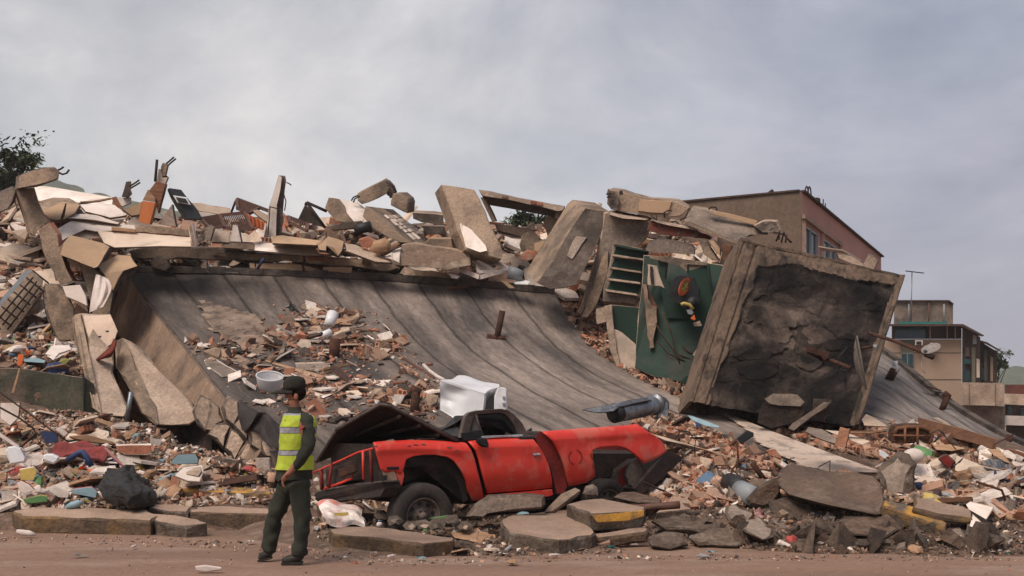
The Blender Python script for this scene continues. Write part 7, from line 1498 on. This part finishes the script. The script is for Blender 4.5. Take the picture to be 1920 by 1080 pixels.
# ------------------------------------------------------------------ rubble
rs = random.Random(21)
def lib_chunk(k):
    bm = bmesh.new(); r = random.Random(k)
    for _ in range(r.choice((8,10,12))):
        v = Vector((r.uniform(-1,1), r.uniform(-1,1), r.uniform(-1,1)*.62))
        if v.length > 1.15: v *= .8
        bm.verts.new(v*.5)
    bmesh.ops.convex_hull(bm, input=bm.verts[:]); 
    for v in [v for v in bm.verts if not v.link_faces]: bm.verts.remove(v)
    return bm
def lib_brick(k):
    r = random.Random(k); bm = bmesh.new(); L, Wd, H = r.uniform(.5,1), r.uniform(.38,.5), r.uniform(.26,.42)
    nxh, nyh = r.choice(((3,2),(2,2),(2,1)))
    box_bm(bm, (0,0,0), L, Wd, H)
    # hollow cells at both ends: flat quads, the recess shade put into their colour
    for sx_ in (-1, 1):
        for i in range(nxh):
            for j in range(nyh):
                cy = -Wd/2+Wd*(i+.5)/nxh; cz = -H/2+H*(j+.5)/nyh; hw, hh = Wd/nxh*.36, H/nyh*.34
                x0 = sx_*(L/2+.002)
                f = [bm.verts.new((x0, cy+a*hw, cz+b*hh)) for a, b in ((-1,-1),(1,-1),(1,1),(-1,1))]
                q = bm.faces.new(f if sx_ > 0 else f[::-1]); q.material_index = 1
    for v in bm.verts:
        if abs(v.co.x) <= L/2+.0001 and r.random() < .5 and abs(abs(v.co.x)-L/2) < .001: v.co.x -= r.uniform(0,.12)*(1 if v.co.x > 0 else -1)*0
    return bm
def lib_shard(k):
    r = random.Random(k); n = r.choice((4,4,5,6)); bm = bmesh.new(); th = r.uniform(.03,.09); a0 = r.uniform(0,6)
    pts = [Vector((math.cos(a0+2*math.pi*i/n)*r.uniform(.32,.55), math.sin(a0+2*math.pi*i/n)*r.uniform(.25,.5), 0)) for i in range(n)]
    t = [bm.verts.new(p+Vector((0,0,th/2+r.uniform(-.01,.01)))) for p in pts]; b = [bm.verts.new(p*1.04-Vector((0,0,th/2))) for p in pts]
    bm.faces.new(t); bm.faces.new(b[::-1])
    for i in range(n): bm.faces.new((t[i], b[i], b[(i+1)%n], t[(i+1)%n]))
    return bm
def lib_plank(k):
    r = random.Random(k); bm = bmesh.new(); w_, h_ = r.uniform(.05,.12), r.uniform(.02,.05); N_ = 4; prev = None; bend = r.uniform(-.06,.06)
    for i in range(N_+1):
        x = -.7+1.4*i/N_; z = bend*(1-(2*i/N_-1)**2)
        e = r.uniform(-.02,.02) if i in (0,N_) else 0
        ring = [bm.verts.new((x+e*(1 if j%2 else -1), a*w_, z+b*h_)) for j, (a, b) in enumerate(((-1,-1),(1,-1),(1,1),(-1,1)))]
        if prev:
            for j in range(4): bm.faces.new((prev[j], prev[(j+1)%4], ring[(j+1)%4], ring[j]))
        else: bm.faces.new(ring[::-1])
        prev = ring
    bm.faces.new(prev); return bm
def lib_litter(k):
    r = random.Random(k); bm = bmesh.new()
    if (k-1)%3 == 0:
        bmesh.ops.create_icosphere(bm, subdivisions=2, radius=.42)
        for v in bm.verts: v.co *= 1+.55*nz(v.co, 3, k); v.co.z *= .5
    elif (k-1)%3 == 1:
        tube_bm(bm, [Vector((-.42,0,0)), Vector((-.38,0,0)), Vector((.15,0,.0)), Vector((.3,0,.01)), Vector((.42,0,.01))], [.1,.14,.14,.05,.05], 8)
    else:
        n = 5; g_ = [[bm.verts.new(((i/n-.5)*.9, (j/n-.5)*.6, .22*nz((i*.5,j*.5,k),1))) for j in range(n+1)] for i in range(n+1)]
        for i in range(n):
            for j in range(n): bm.faces.new((g_[i][j], g_[i+1][j], g_[i+1][j+1], g_[i][j+1]))
        bmesh.ops.solidify(bm, geom=bm.faces[:], thickness=.02)
    return bm
LIB = {}
for nm, fn, cnt in (('chunk', lib_chunk, 14), ('brick', lib_brick, 8), ('shard', lib_shard, 12), ('plank', lib_plank, 8), ('litter', lib_litter, 9)):
    LIB[nm] = []
    for k in range(cnt):
        bm = fn(k+1); bmesh.ops.recalc_face_normals(bm, faces=[f for f in bm.faces if f.material_index == 0]); bm.verts.index_update()
        LIB[nm].append((np.array([tuple(v.co) for v in bm.verts]), [tuple(v.index for v in f.verts) for f in bm.faces], [f.material_index for f in bm.faces])); bm.free()
cell = mat('brick_cell_shadow_clay', (.11,.045,.03), (.07,.03,.02), 5)
wbr = mat('white_chip', (.66,.62,.59), (.50,.45,.41), 3, bump=.1, isl=True, var=.3)
drk = mat('dark_chip', (.10,.075,.06), (.05,.04,.034), 4, bump=.5, isl=True, var=.3)
dusty = mat('dusty_rubble_chip', (.42,.29,.22), (.30,.205,.15), 3, bump=.5, isl=True, var=.35)
for m_ in (brick, bricka): pass
KM = {'chunk': [(dusty,5),(conc,2.5),(tan,3),(brick,.9),(drk,1.5),(concl,3)], 'brick': [(brick,2.5),(bricka,3),(dusty,1.5)], 'shard': [(wbr,6),(cream,3),(dusty,3),(brick,1.8),(bricka,1.2),(drk,1.5)],
      'plank': [(wood,3),(woodl,2),(wooddk,2),(cream,.6)], 'litter': [(cloth,5),(lit['blue'],.6),(lit['cyan'],.8),(lit['red'],.6),(lit['yellow'],.4),(lit['green'],.4),(lit['pink'],.4),(black,1),(lit['grey'],1.5),(lit['brown'],2.5),(lit['orange'],.3),(lit['teal'],.3),(lit['darkblue'],.6)]}
def wch(tab): 
    s = sum(b for _, b in tab); r = rs.uniform(0, s)
    for a, b in tab:
        r -= b
        if r <= 0: return a
    return tab[-1][0]
def inpoly(x, y, poly):
    c = False; n = len(poly); j = n-1
    for i in range(n):
        xi, yi = poly[i]; xj, yj = poly[j]
        if (yi > y) != (yj > y) and x < (xj-xi)*(y-yi)/(yj-yi)+xi: c = not c
        j = i
    return c
def spot(poly, keys, dens=None):
    xs = [p[0] for p in poly]; ys = [p[1] for p in poly]
    for _ in range(60):
        x, y = rs.uniform(min(xs), max(xs)), rs.uniform(min(ys), max(ys))
        if not inpoly(x, y, poly): continue
        if dens and rs.random() > dens(x, y): continue
        h = hit(x, y, keys)
        if h: return h
    return None
def orient(kind, n, tilt):
    n = n.normalized(); q = Vector((0,0,1)).rotation_difference((n*.8+Vector((0,0,.4))).normalized()).to_matrix()
    t = {'shard': .5, 'plank': .35, 'litter': .6, 'brick': .6, 'chunk': 1.5}[kind]*tilt
    return q @ Euler((rs.gauss(0, t), rs.gauss(0, t), rs.uniform(0, 6.28))).to_matrix()
def size(lo, hi, k=2.2): return lo+(hi-lo)*rs.random()**k
KS = {'chunk': 1, 'brick': 1.1, 'shard': 1.25, 'plank': 1.8, 'litter': 1.1}
def stuff(name, label, cat, poly, keys, n, wts, lo, hi, dens=None, tilt=1.0, km=None):
    km = km or KM
    mats = []; MI = {}; VS = []; loops = []; starts = []; tot = []; mi = []; nv = 0; ls = 0
    for _ in range(n):
        h = spot(poly, keys, dens)
        if not h: continue
        kind = wch(wts); v, f, fm = LIB[kind][rs.randrange(len(LIB[kind]))]; m = wch(km[kind])
        s = size(lo, hi)*KS[kind]; rot = np.array(orient(kind, h[1], tilt))
        pos = np.array(h[0]+h[1]*s*(.10 if kind != 'plank' else .04))
        VS.append((v*s*np.array([rs.uniform(.8,1.2), rs.uniform(.8,1.2), 1])) @ rot.T+pos)
        if m.name not in MI: MI[m.name] = len(mats); mats.append(m)
        if kind == 'brick' and 'cell' not in MI: MI['cell'] = len(mats); mats.append(cell)
        for q, a in zip(f, fm):
            loops += [nv+i for i in q]; starts.append(ls); tot.append(len(q)); ls += len(q); mi.append(MI[m.name] if a == 0 else MI['cell'])
        nv += len(v)
    if not VS: print('EMPTY STUFF', label); return
    V_ = np.concatenate(VS); c = V_.mean(axis=0); c[2] = V_[:,2].min()
    me = bpy.data.meshes.new(name); me.vertices.add(nv); me.vertices.foreach_set('co', (V_-c).astype(np.float32).ravel())
    me.loops.add(len(loops)); me.loops.foreach_set('vertex_index', loops); me.polygons.add(len(starts)); me.polygons.foreach_set('loop_start', starts); me.polygons.foreach_set('loop_total', tot)
    for m in mats: me.materials.append(m)
    me.polygons.foreach_set('material_index', mi); me.update(calc_edges=True); me.validate()
    o = bpy.data.objects.new(name, me); C.objects.link(o); o.location = c; tag(o, label, cat, kind='stuff'); return o
MC = {}
def libmesh(kind, idx, m):
    k = (kind, idx, m.name)
    if k not in MC:
        v, f, fm = LIB[kind][idx]; me = bpy.data.meshes.new(kind); me.from_pydata(v.tolist(), [], f); me.materials.append(m); me.materials.append(cell)
        me.polygons.foreach_set('material_index', fm); me.update(); MC[k] = me
    return MC[k]
NMK = {'chunk': 'concrete_chunk', 'brick': 'broken_brick', 'shard': 'wall_fragment', 'plank': 'splintered_plank', 'litter': 'litter_item'}
CW = {'dusty_rubble_chip':'dusty','concrete_grey':'grey','concrete_tan':'tan','hollow_brick_clay':'orange','dark_chip':'dark','concrete_light':'pale','brick_pale_dusty':'dusty pink','white_chip':'white','cream_plaster':'cream',
      'wood_brown':'brown','wood_pale':'pale','wood_dark_rusty':'dark','white_cloth':'white','black_plastic':'black','cardboard':'brown','broken_slab_edge':'dark grey','brown_dirt':'muddy'}
LM = [(90,340,'the jutting beam end'),(110,430,'the large white ceiling panel'),(150,470,'the big tan painted block'),(220,500,'the smaller tan painted block'),(40,570,'the lattice beam with rebar'),(115,590,'the worn tan pillar'),(185,550,'the white curtain'),(185,680,'the broad tan pillar'),
(280,720,'the long diagonal pillar'),(85,740,'the green stained wall'),(275,425,'the orange cupboard door'),(345,400,'the overturned cooker'),(320,450,'the long cream panel'),(440,430,'the brown louvred shutter'),(510,390,'the tall white wall shard'),(570,420,'the dark triangular slab'),
(640,400,'the tilted slab with white face'),(740,420,'the slab of cracked tiles'),(710,360,'the leaning stubby column'),(560,470,'the long tan block'),(640,480,'the L shaped tan block'),(700,500,'the pale sliding slab'),(810,490,'the low stained wall piece'),(870,430,'the tall slab pillar'),(970,390,'the skyline lintel'),
(990,460,'the broken concrete portal'),(900,505,'the white triangular window frame'),(1060,480,'the massive dark pillar'),(1140,470,'the broken pillar head'),(1180,520,'the stair flight'),(1175,640,'the bright green wall fragment'),(1260,650,'the big green wall'),(1285,550,'the hoist machine'),(1260,400,'the skyline parapet block'),(1350,400,'the broad grey beam'),
(1300,745,'the foot of the scorched slab'),(1470,770,'the mouth of the scorched slab'),(590,570,'the wooden drawer on the roof'),(620,625,'the white pot on the roof'),(500,730,'the white basin'),(420,690,'the long grey roof block'),(560,690,'the flat grey roof block'),(700,690,'the white floor tiles'),(780,760,'the T headed vent pipe'),(885,740,'the washing machine'),
(380,655,'the left roof border'),(940,620,'the leaning vent pipe'),(1200,765,'the air duct'),(1300,800,'the turquoise oval board'),(1270,860,'the pickup tailgate'),(1340,860,'the long pale wood strip'),(1400,820,'the black box'),(1385,905,'the wide dark pipe mouth'),(1450,870,'the orange ribbed clay slab'),(1560,920,'the huge dirty slab'),(1680,890,'the upright boulder'),
(1700,820,'the wicker basket'),(1590,815,'the short upright brown board'),(1800,820,'the long brown board'),(1815,880,'the large ceramic plate'),(1870,880,'the striped cloth'),(1740,960,'the long yellow kerb'),(1840,970,'the white square board'),(1780,915,'the brown cubic block'),(1900,920,'the turquoise container'),(1140,970,'the slab with yellow paint'),
(1020,990,'the wide pale pavement slab'),(740,1010,'the big flat kerb slab'),(790,975,'the front wheel'),(640,965,'the printed plastic bag'),(900,950,'the grey kerb block'),(1240,960,'the thick brown pipe'),(1310,940,'the tilted brown slab'),(1420,985,'the tilted crumbling slabs'),(235,915,'the black garbage bag'),(150,845,'the dull red fabric'),(30,785,'the white square board at left'),
(90,805,'the dark blue panel'),(25,850,'the white canister'),(160,920,'the blue and red carton'),(60,930,'the crisp packet'),(360,900,'the foam tray'),(345,860,'the blue box lid'),(250,845,'the brick lintel with white top'),(180,825,'the pale wooden board'),(430,920,'the upper yellow kerb'),(430,960,'the lower yellow kerb'),(150,965,'the long low kerb slab'),(430,840,'the parapet blocks'),
(240,780,'the thin grey metal post'),(320,800,'the diagonal pillar foot'),(440,890,'the long rusty beam'),(60,660,'the orange cloth scrap'),(110,690,'the olive cushion'),(110,655,'the crumpled white plastic'),(20,620,'the blue white board')]
NOUN = {'chunk':'concrete chunk','brick':'hollow brick','shard':'wall fragment','plank':'wood splinter','litter':'litter scrap'}
LITN = {0:'crumpled rag', 1:'plastic bottle', 2:'bent sheet of packaging'}
USED = {}
def lmk(p):
    x = CX+p.x/p.y*F; y = HY-(p.z-CH)/p.y*F; L_ = sorted(LM, key=lambda l: (l[0]-x)**2+(l[1]-y)**2*2.2); b = L_[0]
    dx_, dy_ = x-b[0], y-b[1]
    if abs(dx_)+abs(dy_) < 18: r = 'right at'
    elif abs(dx_) > abs(dy_)*1.4: r = 'right of' if dx_ > 0 else 'left of'
    else: r = 'below' if dy_ > 0 else 'above'
    return [f'{r} {b[2]}', f'between {b[2]} and {L_[1][2]}', f'between {b[2]} and {L_[2][2]}', f'near {b[2]}, towards {L_[1][2]}', f'near {b[2]}, towards {L_[2][2]}'], b[2]
def setlabel(o, head, p, noun, cat):
    opts, lm = lmk(p)
    for q in opts:
        l = f'{head} {q}'
        if len(l.split()) <= 16 and l not in USED: break
    else: l = f'{head} {opts[0]}'
    USED[l] = 1; tag(o, l, cat, f'{noun}s near {lm}')
def pieces(where, poly, keys, kinds, lo, hi, dens=None, tilt=.8, lift=.14, km=KM):
    for kind, n in kinds:
        for _ in range(n):
            h = spot(poly, keys, dens)
            if not h: continue
            m = wch(km[kind]); LIDX = rs.randrange(len(LIB[kind])); me = libmesh(kind, LIDX, m)
            o = bpy.data.objects.new(NMK[kind], me); C.objects.link(o); s = size(lo, hi, 1.6)*KS[kind]
            o.location = h[0]+h[1]*s*(lift if kind != 'plank' else .05); o.rotation_euler = orient(kind, h[1], tilt).to_euler(); o.scale = (s*rs.uniform(.8,1.25), s*rs.uniform(.75,1.2), s)
            cwd = CW.get(m.name, m.name.replace('litter_','').replace('darkblue','dark blue'))
            nmn = {'hollow_brick_clay':('clay_fragment','clay fragment'), 'brick_pale_dusty':('clay_fragment','clay fragment'), 'white_chip':('tile_fragment','tile fragment'), 'cream_plaster':('plaster_fragment','plaster fragment'), 'cardboard':('cardboard_piece','cardboard piece'), 'concrete_light':('concrete_flake','concrete flake')}.get(m.name) if kind == 'shard' else (('brick_lump','brick lump') if kind == 'chunk' and m.name == 'hollow_brick_clay' else (('rubble_stone','stone') if kind == 'chunk' and m.name in ('dusty_rubble_chip','dark_chip') else None))
            if kind == 'litter': nmn = (['crumpled_rag','plastic_bottle','packaging_sheet'][LIDX%3], LITN[LIDX%3])
            if nmn: o.name = nmn[0]; o.data.name = nmn[0]
            noun = nmn[1] if nmn else NOUN[kind]
            szw = 'big' if s/KS[kind] > lo+(hi-lo)*.55 else ('small' if s/KS[kind] < lo+(hi-lo)*.2 else 'medium')
            setlabel(o, f'{szw} {cwd} {noun}', h[0], noun, noun if kind != 'litter' else 'litter')
ZL = [(-40,770),(120,772),(250,785),(380,800),(440,850),(510,880),(515,945),(340,950),(270,955),(-40,953)]
ZLf = [(-40,850),(200,830),(330,880),(335,945),(60,952),(-40,955)]
ZS = [(-40,600),(60,600),(150,610),(160,705),(60,700),(-40,700)]
ZS2 = [(-40,400),(60,380),(120,440),(160,560),(200,640),(80,640),(-40,560)]
ZT = [(100,385),(300,405),(560,420),(800,425),(1040,430),(1230,440),(1380,470),(1300,520),(1180,520),(1100,560),(1040,560),(760,520),(520,512),(250,505),(150,470)]
Z4 = [(1045,540),(1110,570),(1180,660),(1260,690),(1310,700),(1330,760),(1290,752),(1200,712),(1120,660),(1060,590)]
ZR = [(1180,790),(1240,772),(1310,795),(1390,835),(1470,872),(1540,895),(1640,908),(1650,940),(1500,938),(1380,948),(1220,962),(1190,900)]
ZR2 = [(1665,830),(1700,800),(1800,815),(1960,880),(1960,985),(1830,968),(1700,950),(1650,935),(1650,890)]
ZG = [(560,960),(760,975),(1080,965),(1220,958),(1380,945),(1500,938),(1650,938),(1830,965),(1960,980),(1960,1040),(1500,1038),(1180,1040),(860,1045),(600,1015)]
def blob(cs):
    def f(x, y): return max(math.exp(-(((x-cx)/rx)**2+((y-cy)/ry)**2)*1.3)*a for cx, cy, rx, ry, a in cs)
    return f
roofd = blob([(615,600,75,25,1),(560,640,80,35,1),(650,650,80,35,1),(720,650,55,20,.9),(440,660,60,28,.8),(480,700,60,20,.6),(560,715,80,25,.7),(640,730,90,25,1),(740,740,80,28,1),(790,770,40,20,.8),(540,760,60,20,.35),(620,780,60,20,.5),(770,690,30,20,.5),(380,655,40,14,.8)])
ZROOF = [(340,570),(560,560),(720,590),(830,700),(850,790),(640,800),(560,800),(440,760),(360,680)]
W1 = [('chunk',6),('shard',3),('brick',1),('plank',.6),('litter',.3)]
W2 = [('chunk',4),('shard',3),('brick',1),('plank',1),('litter',3.2)]
WB = [('chunk',4),('shard',3),('brick',2.2),('plank',.3)]
BK = dict(KM); BK['chunk'] = [(brick,4),(bricka,3),(dusty,3),(drk,1.5),(concl,1)]; BK['shard'] = [(brick,3),(wbr,1.5),(dusty,3),(drk,1)]
stuff('rubble', 'fine crushed rubble covering the left bank', 'rubble', ZL, ['ML'], 8500, W1, .03, .15)
stuff('litter', 'fine household litter mixed in the front of the left bank', 'litter', ZLf, ['ML'], 1500, W2, .05, .17)
stuff('rubble', 'fine rubble on the shelf above the green stained wall', 'rubble', ZS, ['MS'], 2600, W2, .04, .2)
stuff('rubble', 'fine rubble on the steep slope at the upper left', 'rubble', ZS2, ['MS'], 2600, W1, .06, .3)
stuff('rubble', 'fine rubble between the blocks on top of the fallen building', 'rubble', ZT, ['MT','M4'], 7000, W1, .06, .36)
stuff('rubble', 'fine brick rubble at the foot of the big green wall', 'rubble', Z4, ['M4','MT','SLAB'], 3000, WB, .05, .22, km=BK)
stuff('rubble', 'fine brick rubble covering the right bank behind the pickup', 'rubble', ZR, ['M6','SLAB'], 7500, WB, .03, .17, km=BK)
stuff('rubble', 'fine mixed rubble covering the far right bank', 'rubble', ZR2, ['M6','SLAB2'], 6000, W1, .03, .17)
GK = dict(KM); GK['chunk'] = [(dirt,6),(drk,2),(conc,2),(dusty,2),(tan,1)]
stuff('rubble', 'fine gravel and crumbs along the road edge', 'rubble', ZG, ['M7','M6'], 6500, [('chunk',9),('shard',1.2),('litter',.25)], .015, .085, km=GK)
stuff('rubble', 'broken rubble packed under the foot of the scorched slab', 'rubble', [(1330,760),(1700,780),(1760,830),(1680,870),(1500,830)], ['M9'], 1300, WB, .05, .3, km=BK)
stuff('rubble', 'crushed rubble in the shade under the lower edge of the roof', 'rubble', [(470,880),(600,900),(1100,900),(1200,930),(1000,960),(600,960),(500,930)], ['M8','M7','ML'], 700, W1, .04, .2)
stuff('rubble', 'fine brick crumbs scattered over the grey felt roof', 'rubble', ZROOF, ['SLAB'], 2300, WB, .03, .15, dens=roofd, km=BK)
stuff('rubble', 'brick crumbs in the dark mouth of the scorched slab', 'rubble', [(1425,770),(1440,755),(1500,755),(1500,785),(1470,800),(1430,795)], ['SLAB','M6'], 250, WB, .05, .2, km=BK)
pieces('on the left bank beside the road', ZL, ['ML'], [('chunk',80),('brick',36),('shard',90),('plank',26),('litter',24)], .09, .28)
pieces('in the littered front of the left bank', ZLf, ['ML'], [('litter',120)], .10, .30)
pieces('on the shelf above the green stained wall', ZS, ['MS'], [('chunk',35),('brick',22),('shard',35),('plank',16),('litter',35)], .15, .45)
pieces('on the steep slope at the upper left', ZS2, ['MS'], [('chunk',60),('brick',22),('shard',40),('plank',22)], .22, .75)
pieces('between the blocks on top of the fallen building', ZT, ['MT','M4'], [('chunk',85),('brick',40),('shard',110),('plank',75)], .28, 1.0, tilt=.7)
pieces('at the foot of the big green wall', Z4, ['M4','MT','SLAB'], [('chunk',40),('brick',40),('shard',35)], .14, .42)
pieces('on the right bank behind the pickup', ZR, ['M6','SLAB'], [('chunk',70),('brick',52),('shard',95),('plank',50),('litter',22)], .12, .34)
pieces('on the far right bank', ZR2, ['M6','SLAB2'], [('chunk',50),('brick',28),('shard',85),('plank',45),('litter',45)], .12, .36)
pieces('along the road edge', ZG, ['M7','M6'], [('chunk',90),('brick',6),('shard',14),('litter',34)], .06, .2, km=GK)
pieces('in the brick pile on the felt roof', ZROOF, ['SLAB'], [('brick',60),('shard',110),('chunk',40),('plank',26)], .12, .42, dens=roofd)
WK = dict(KM); WK['shard'] = [(wbr,5),(cream,2),(concl,2)]
pieces('on the left bank', ZL, ['ML'], [('shard',26)], .28, .55, km=WK, tilt=.5)
pieces('on top of the heap', ZT, ['MT','M4'], [('shard',84)], .6, 1.35, km=WK, tilt=.75)
CKK = dict(KM); CKK['shard'] = [(lit['brown'],4),(wbr,4),(cream,3),(lit['grey'],1.5),(bricka,1)]
pieces('front', ZLf, ['ML'], [('shard',44)], .24, .46, km=CKK, tilt=.6)
pieces('slope', [(-40,420),(70,400),(110,600),(-40,600)], ['MS'], [('shard',24),('chunk',16)], .5, 1.1, km=WK, tilt=.7)
pieces('on the steep slope', ZS2, ['MS'], [('shard',16)], .5, 1.0, km=WK, tilt=.5)
pieces('on the right bank', ZR2, ['M6','SLAB2'], [('shard',22)], .28, .55, km=WK, tilt=.5)
pieces('on the felt roof', ZROOF, ['SLAB'], [('shard',22)], .3, .5, dens=roofd, km=WK, tilt=.3)
# medium concrete chunks under the slabs of the right foreground
ZC = [(1220,960),(1300,965),(1360,990),(1480,1000),(1600,1000),(1700,985),(1780,1000),(1900,990),(1900,1025),(1700,1030),(1500,1028),(1300,1020),(1230,1000)]
for _ in range(46):
    h = spot(ZC, ['M6'])
    if not h: continue
    me = libmesh('chunk', rs.randrange(14), rs.choice((conc, slabe, dirt, drk))); o = bpy.data.objects.new('rock', me); C.objects.link(o); s = size(.16,.48,1.7)
    o.location = h[0]+h[1]*s*.1; o.rotation_euler = orient('chunk', h[1], .6).to_euler(); o.scale = (s*1.2, s, s)
    setlabel(o, ('big ' if s > .26 else 'small ')+{'concrete_grey':'grey','broken_slab_edge':'dark grey','brown_dirt':'muddy','dark_chip':'black brown'}[me.materials[0].name]+' half buried rock', h[0], 'half buried rock', 'rock')
# small litter dropped on the road
for (x, y, k, mt) in ((150,1046,2,lit['grey']),(250,1030,1,cloth),(735,1048,1,cloth),(700,1042,2,cloth),(570,1030,2,lit['brown']),(790,1052,2,lit['cyan']),(1040,1046,1,cloth),(1335,1040,2,lit['cyan']),(1145,1030,2,lit['teal']),(470,1020,2,cloth),(960,1060,0,lit['brown']),(1320,1048,0,lit['grey'])):
    Yg = CH/(y-HY)*F; o = bpy.data.objects.new('litter_item', libmesh('litter', k, mt)); C.objects.link(o); q = P(x, y, Yg); o.location = (q.x, q.y, .03); o.rotation_euler = (0,0,rs.uniform(0,6)); o.scale = (.14,.12,.1)
    setlabel(o, 'small scrap of litter dropped on the road', o.location, 'road litter scrap', 'litter')

# bent reinforcing wires sticking out of the heap
rw = random.Random(77); nw = 0
for _ in range(60):
    zz, kk = rw.choice(((ZT,['MT']),(ZT,['MT']),(ZS2,['MS']),(ZR,['M6']),(ZR2,['M6']),(ZL,['ML'])))
    h = spot(zz, kk)
    if not h: continue
    sc_ = .5 if kk[0] in ('MT','MS') else .28
    a = h[0]; dv = Vector((rw.gauss(0,1), rw.gauss(0,.4), abs(rw.gauss(.6,.5)))).normalized(); L_ = sc_*rw.uniform(.8,2.2)
    pts = [a-dv*.1, a+dv*L_*.35, a+dv*L_*.7+Vector((rw.gauss(0,.18),0,rw.gauss(0,.12)))*L_, a+dv*L_+Vector((rw.gauss(0,.35),0,-abs(rw.gauss(0,.35))))*L_]
    o = tube('bent_wire', pts, rw.choice((.009,.013,.018))*(1.4 if sc_ > .4 else .8), rw.choice((rebar, rust)), n=5); setlabel(o, rw.choice(('thin','bent','curved'))+' rusty reinforcing wire', a, 'rusty wire', 'wire')

stuff('gravel', 'fine grit and pebbles scattered over the road surface', 'gravel', [(-20,1005),(500,1030),(700,1052),(1100,1045),(1940,1045),(1940,1085),(-20,1085)], ['ROAD'], 380, [('chunk',9),('shard',1)], .006, .03)
stuff('gravel', 'crumbs and dust lumps lying along the foot of the kerb slabs', 'gravel', [(-20,1000),(400,1012),(600,1030),(760,1052),(860,1050),(960,1040),(1120,1040),(1500,1042),(1940,1046),(1940,1054),(1100,1052),(700,1062),(400,1030),(-20,1018)], ['ROAD'], 1100, [('chunk',9),('shard',1.5)], .010, .06)

# thin dusty air over the whole street
hz = bpy.data.materials.new('dusty_air'); hz.use_nodes = True; t = hz.node_tree; t.nodes.clear()
ou = nn(t, 'ShaderNodeOutputMaterial'); pv = nn(t, 'ShaderNodeVolumePrincipled'); pv.inputs['Color'].default_value = (.97,.95,.95,1); pv.inputs['Density'].default_value = .0005
t.links.new(pv.outputs[0], ou.inputs['Volume'])
bm = bmesh.new(); box_bm(bm, (0, 570, 52), 1830, 1290, 106); bmobj('haze', bm, [hz], kind='stuff', label='thin pale haze over the whole place')
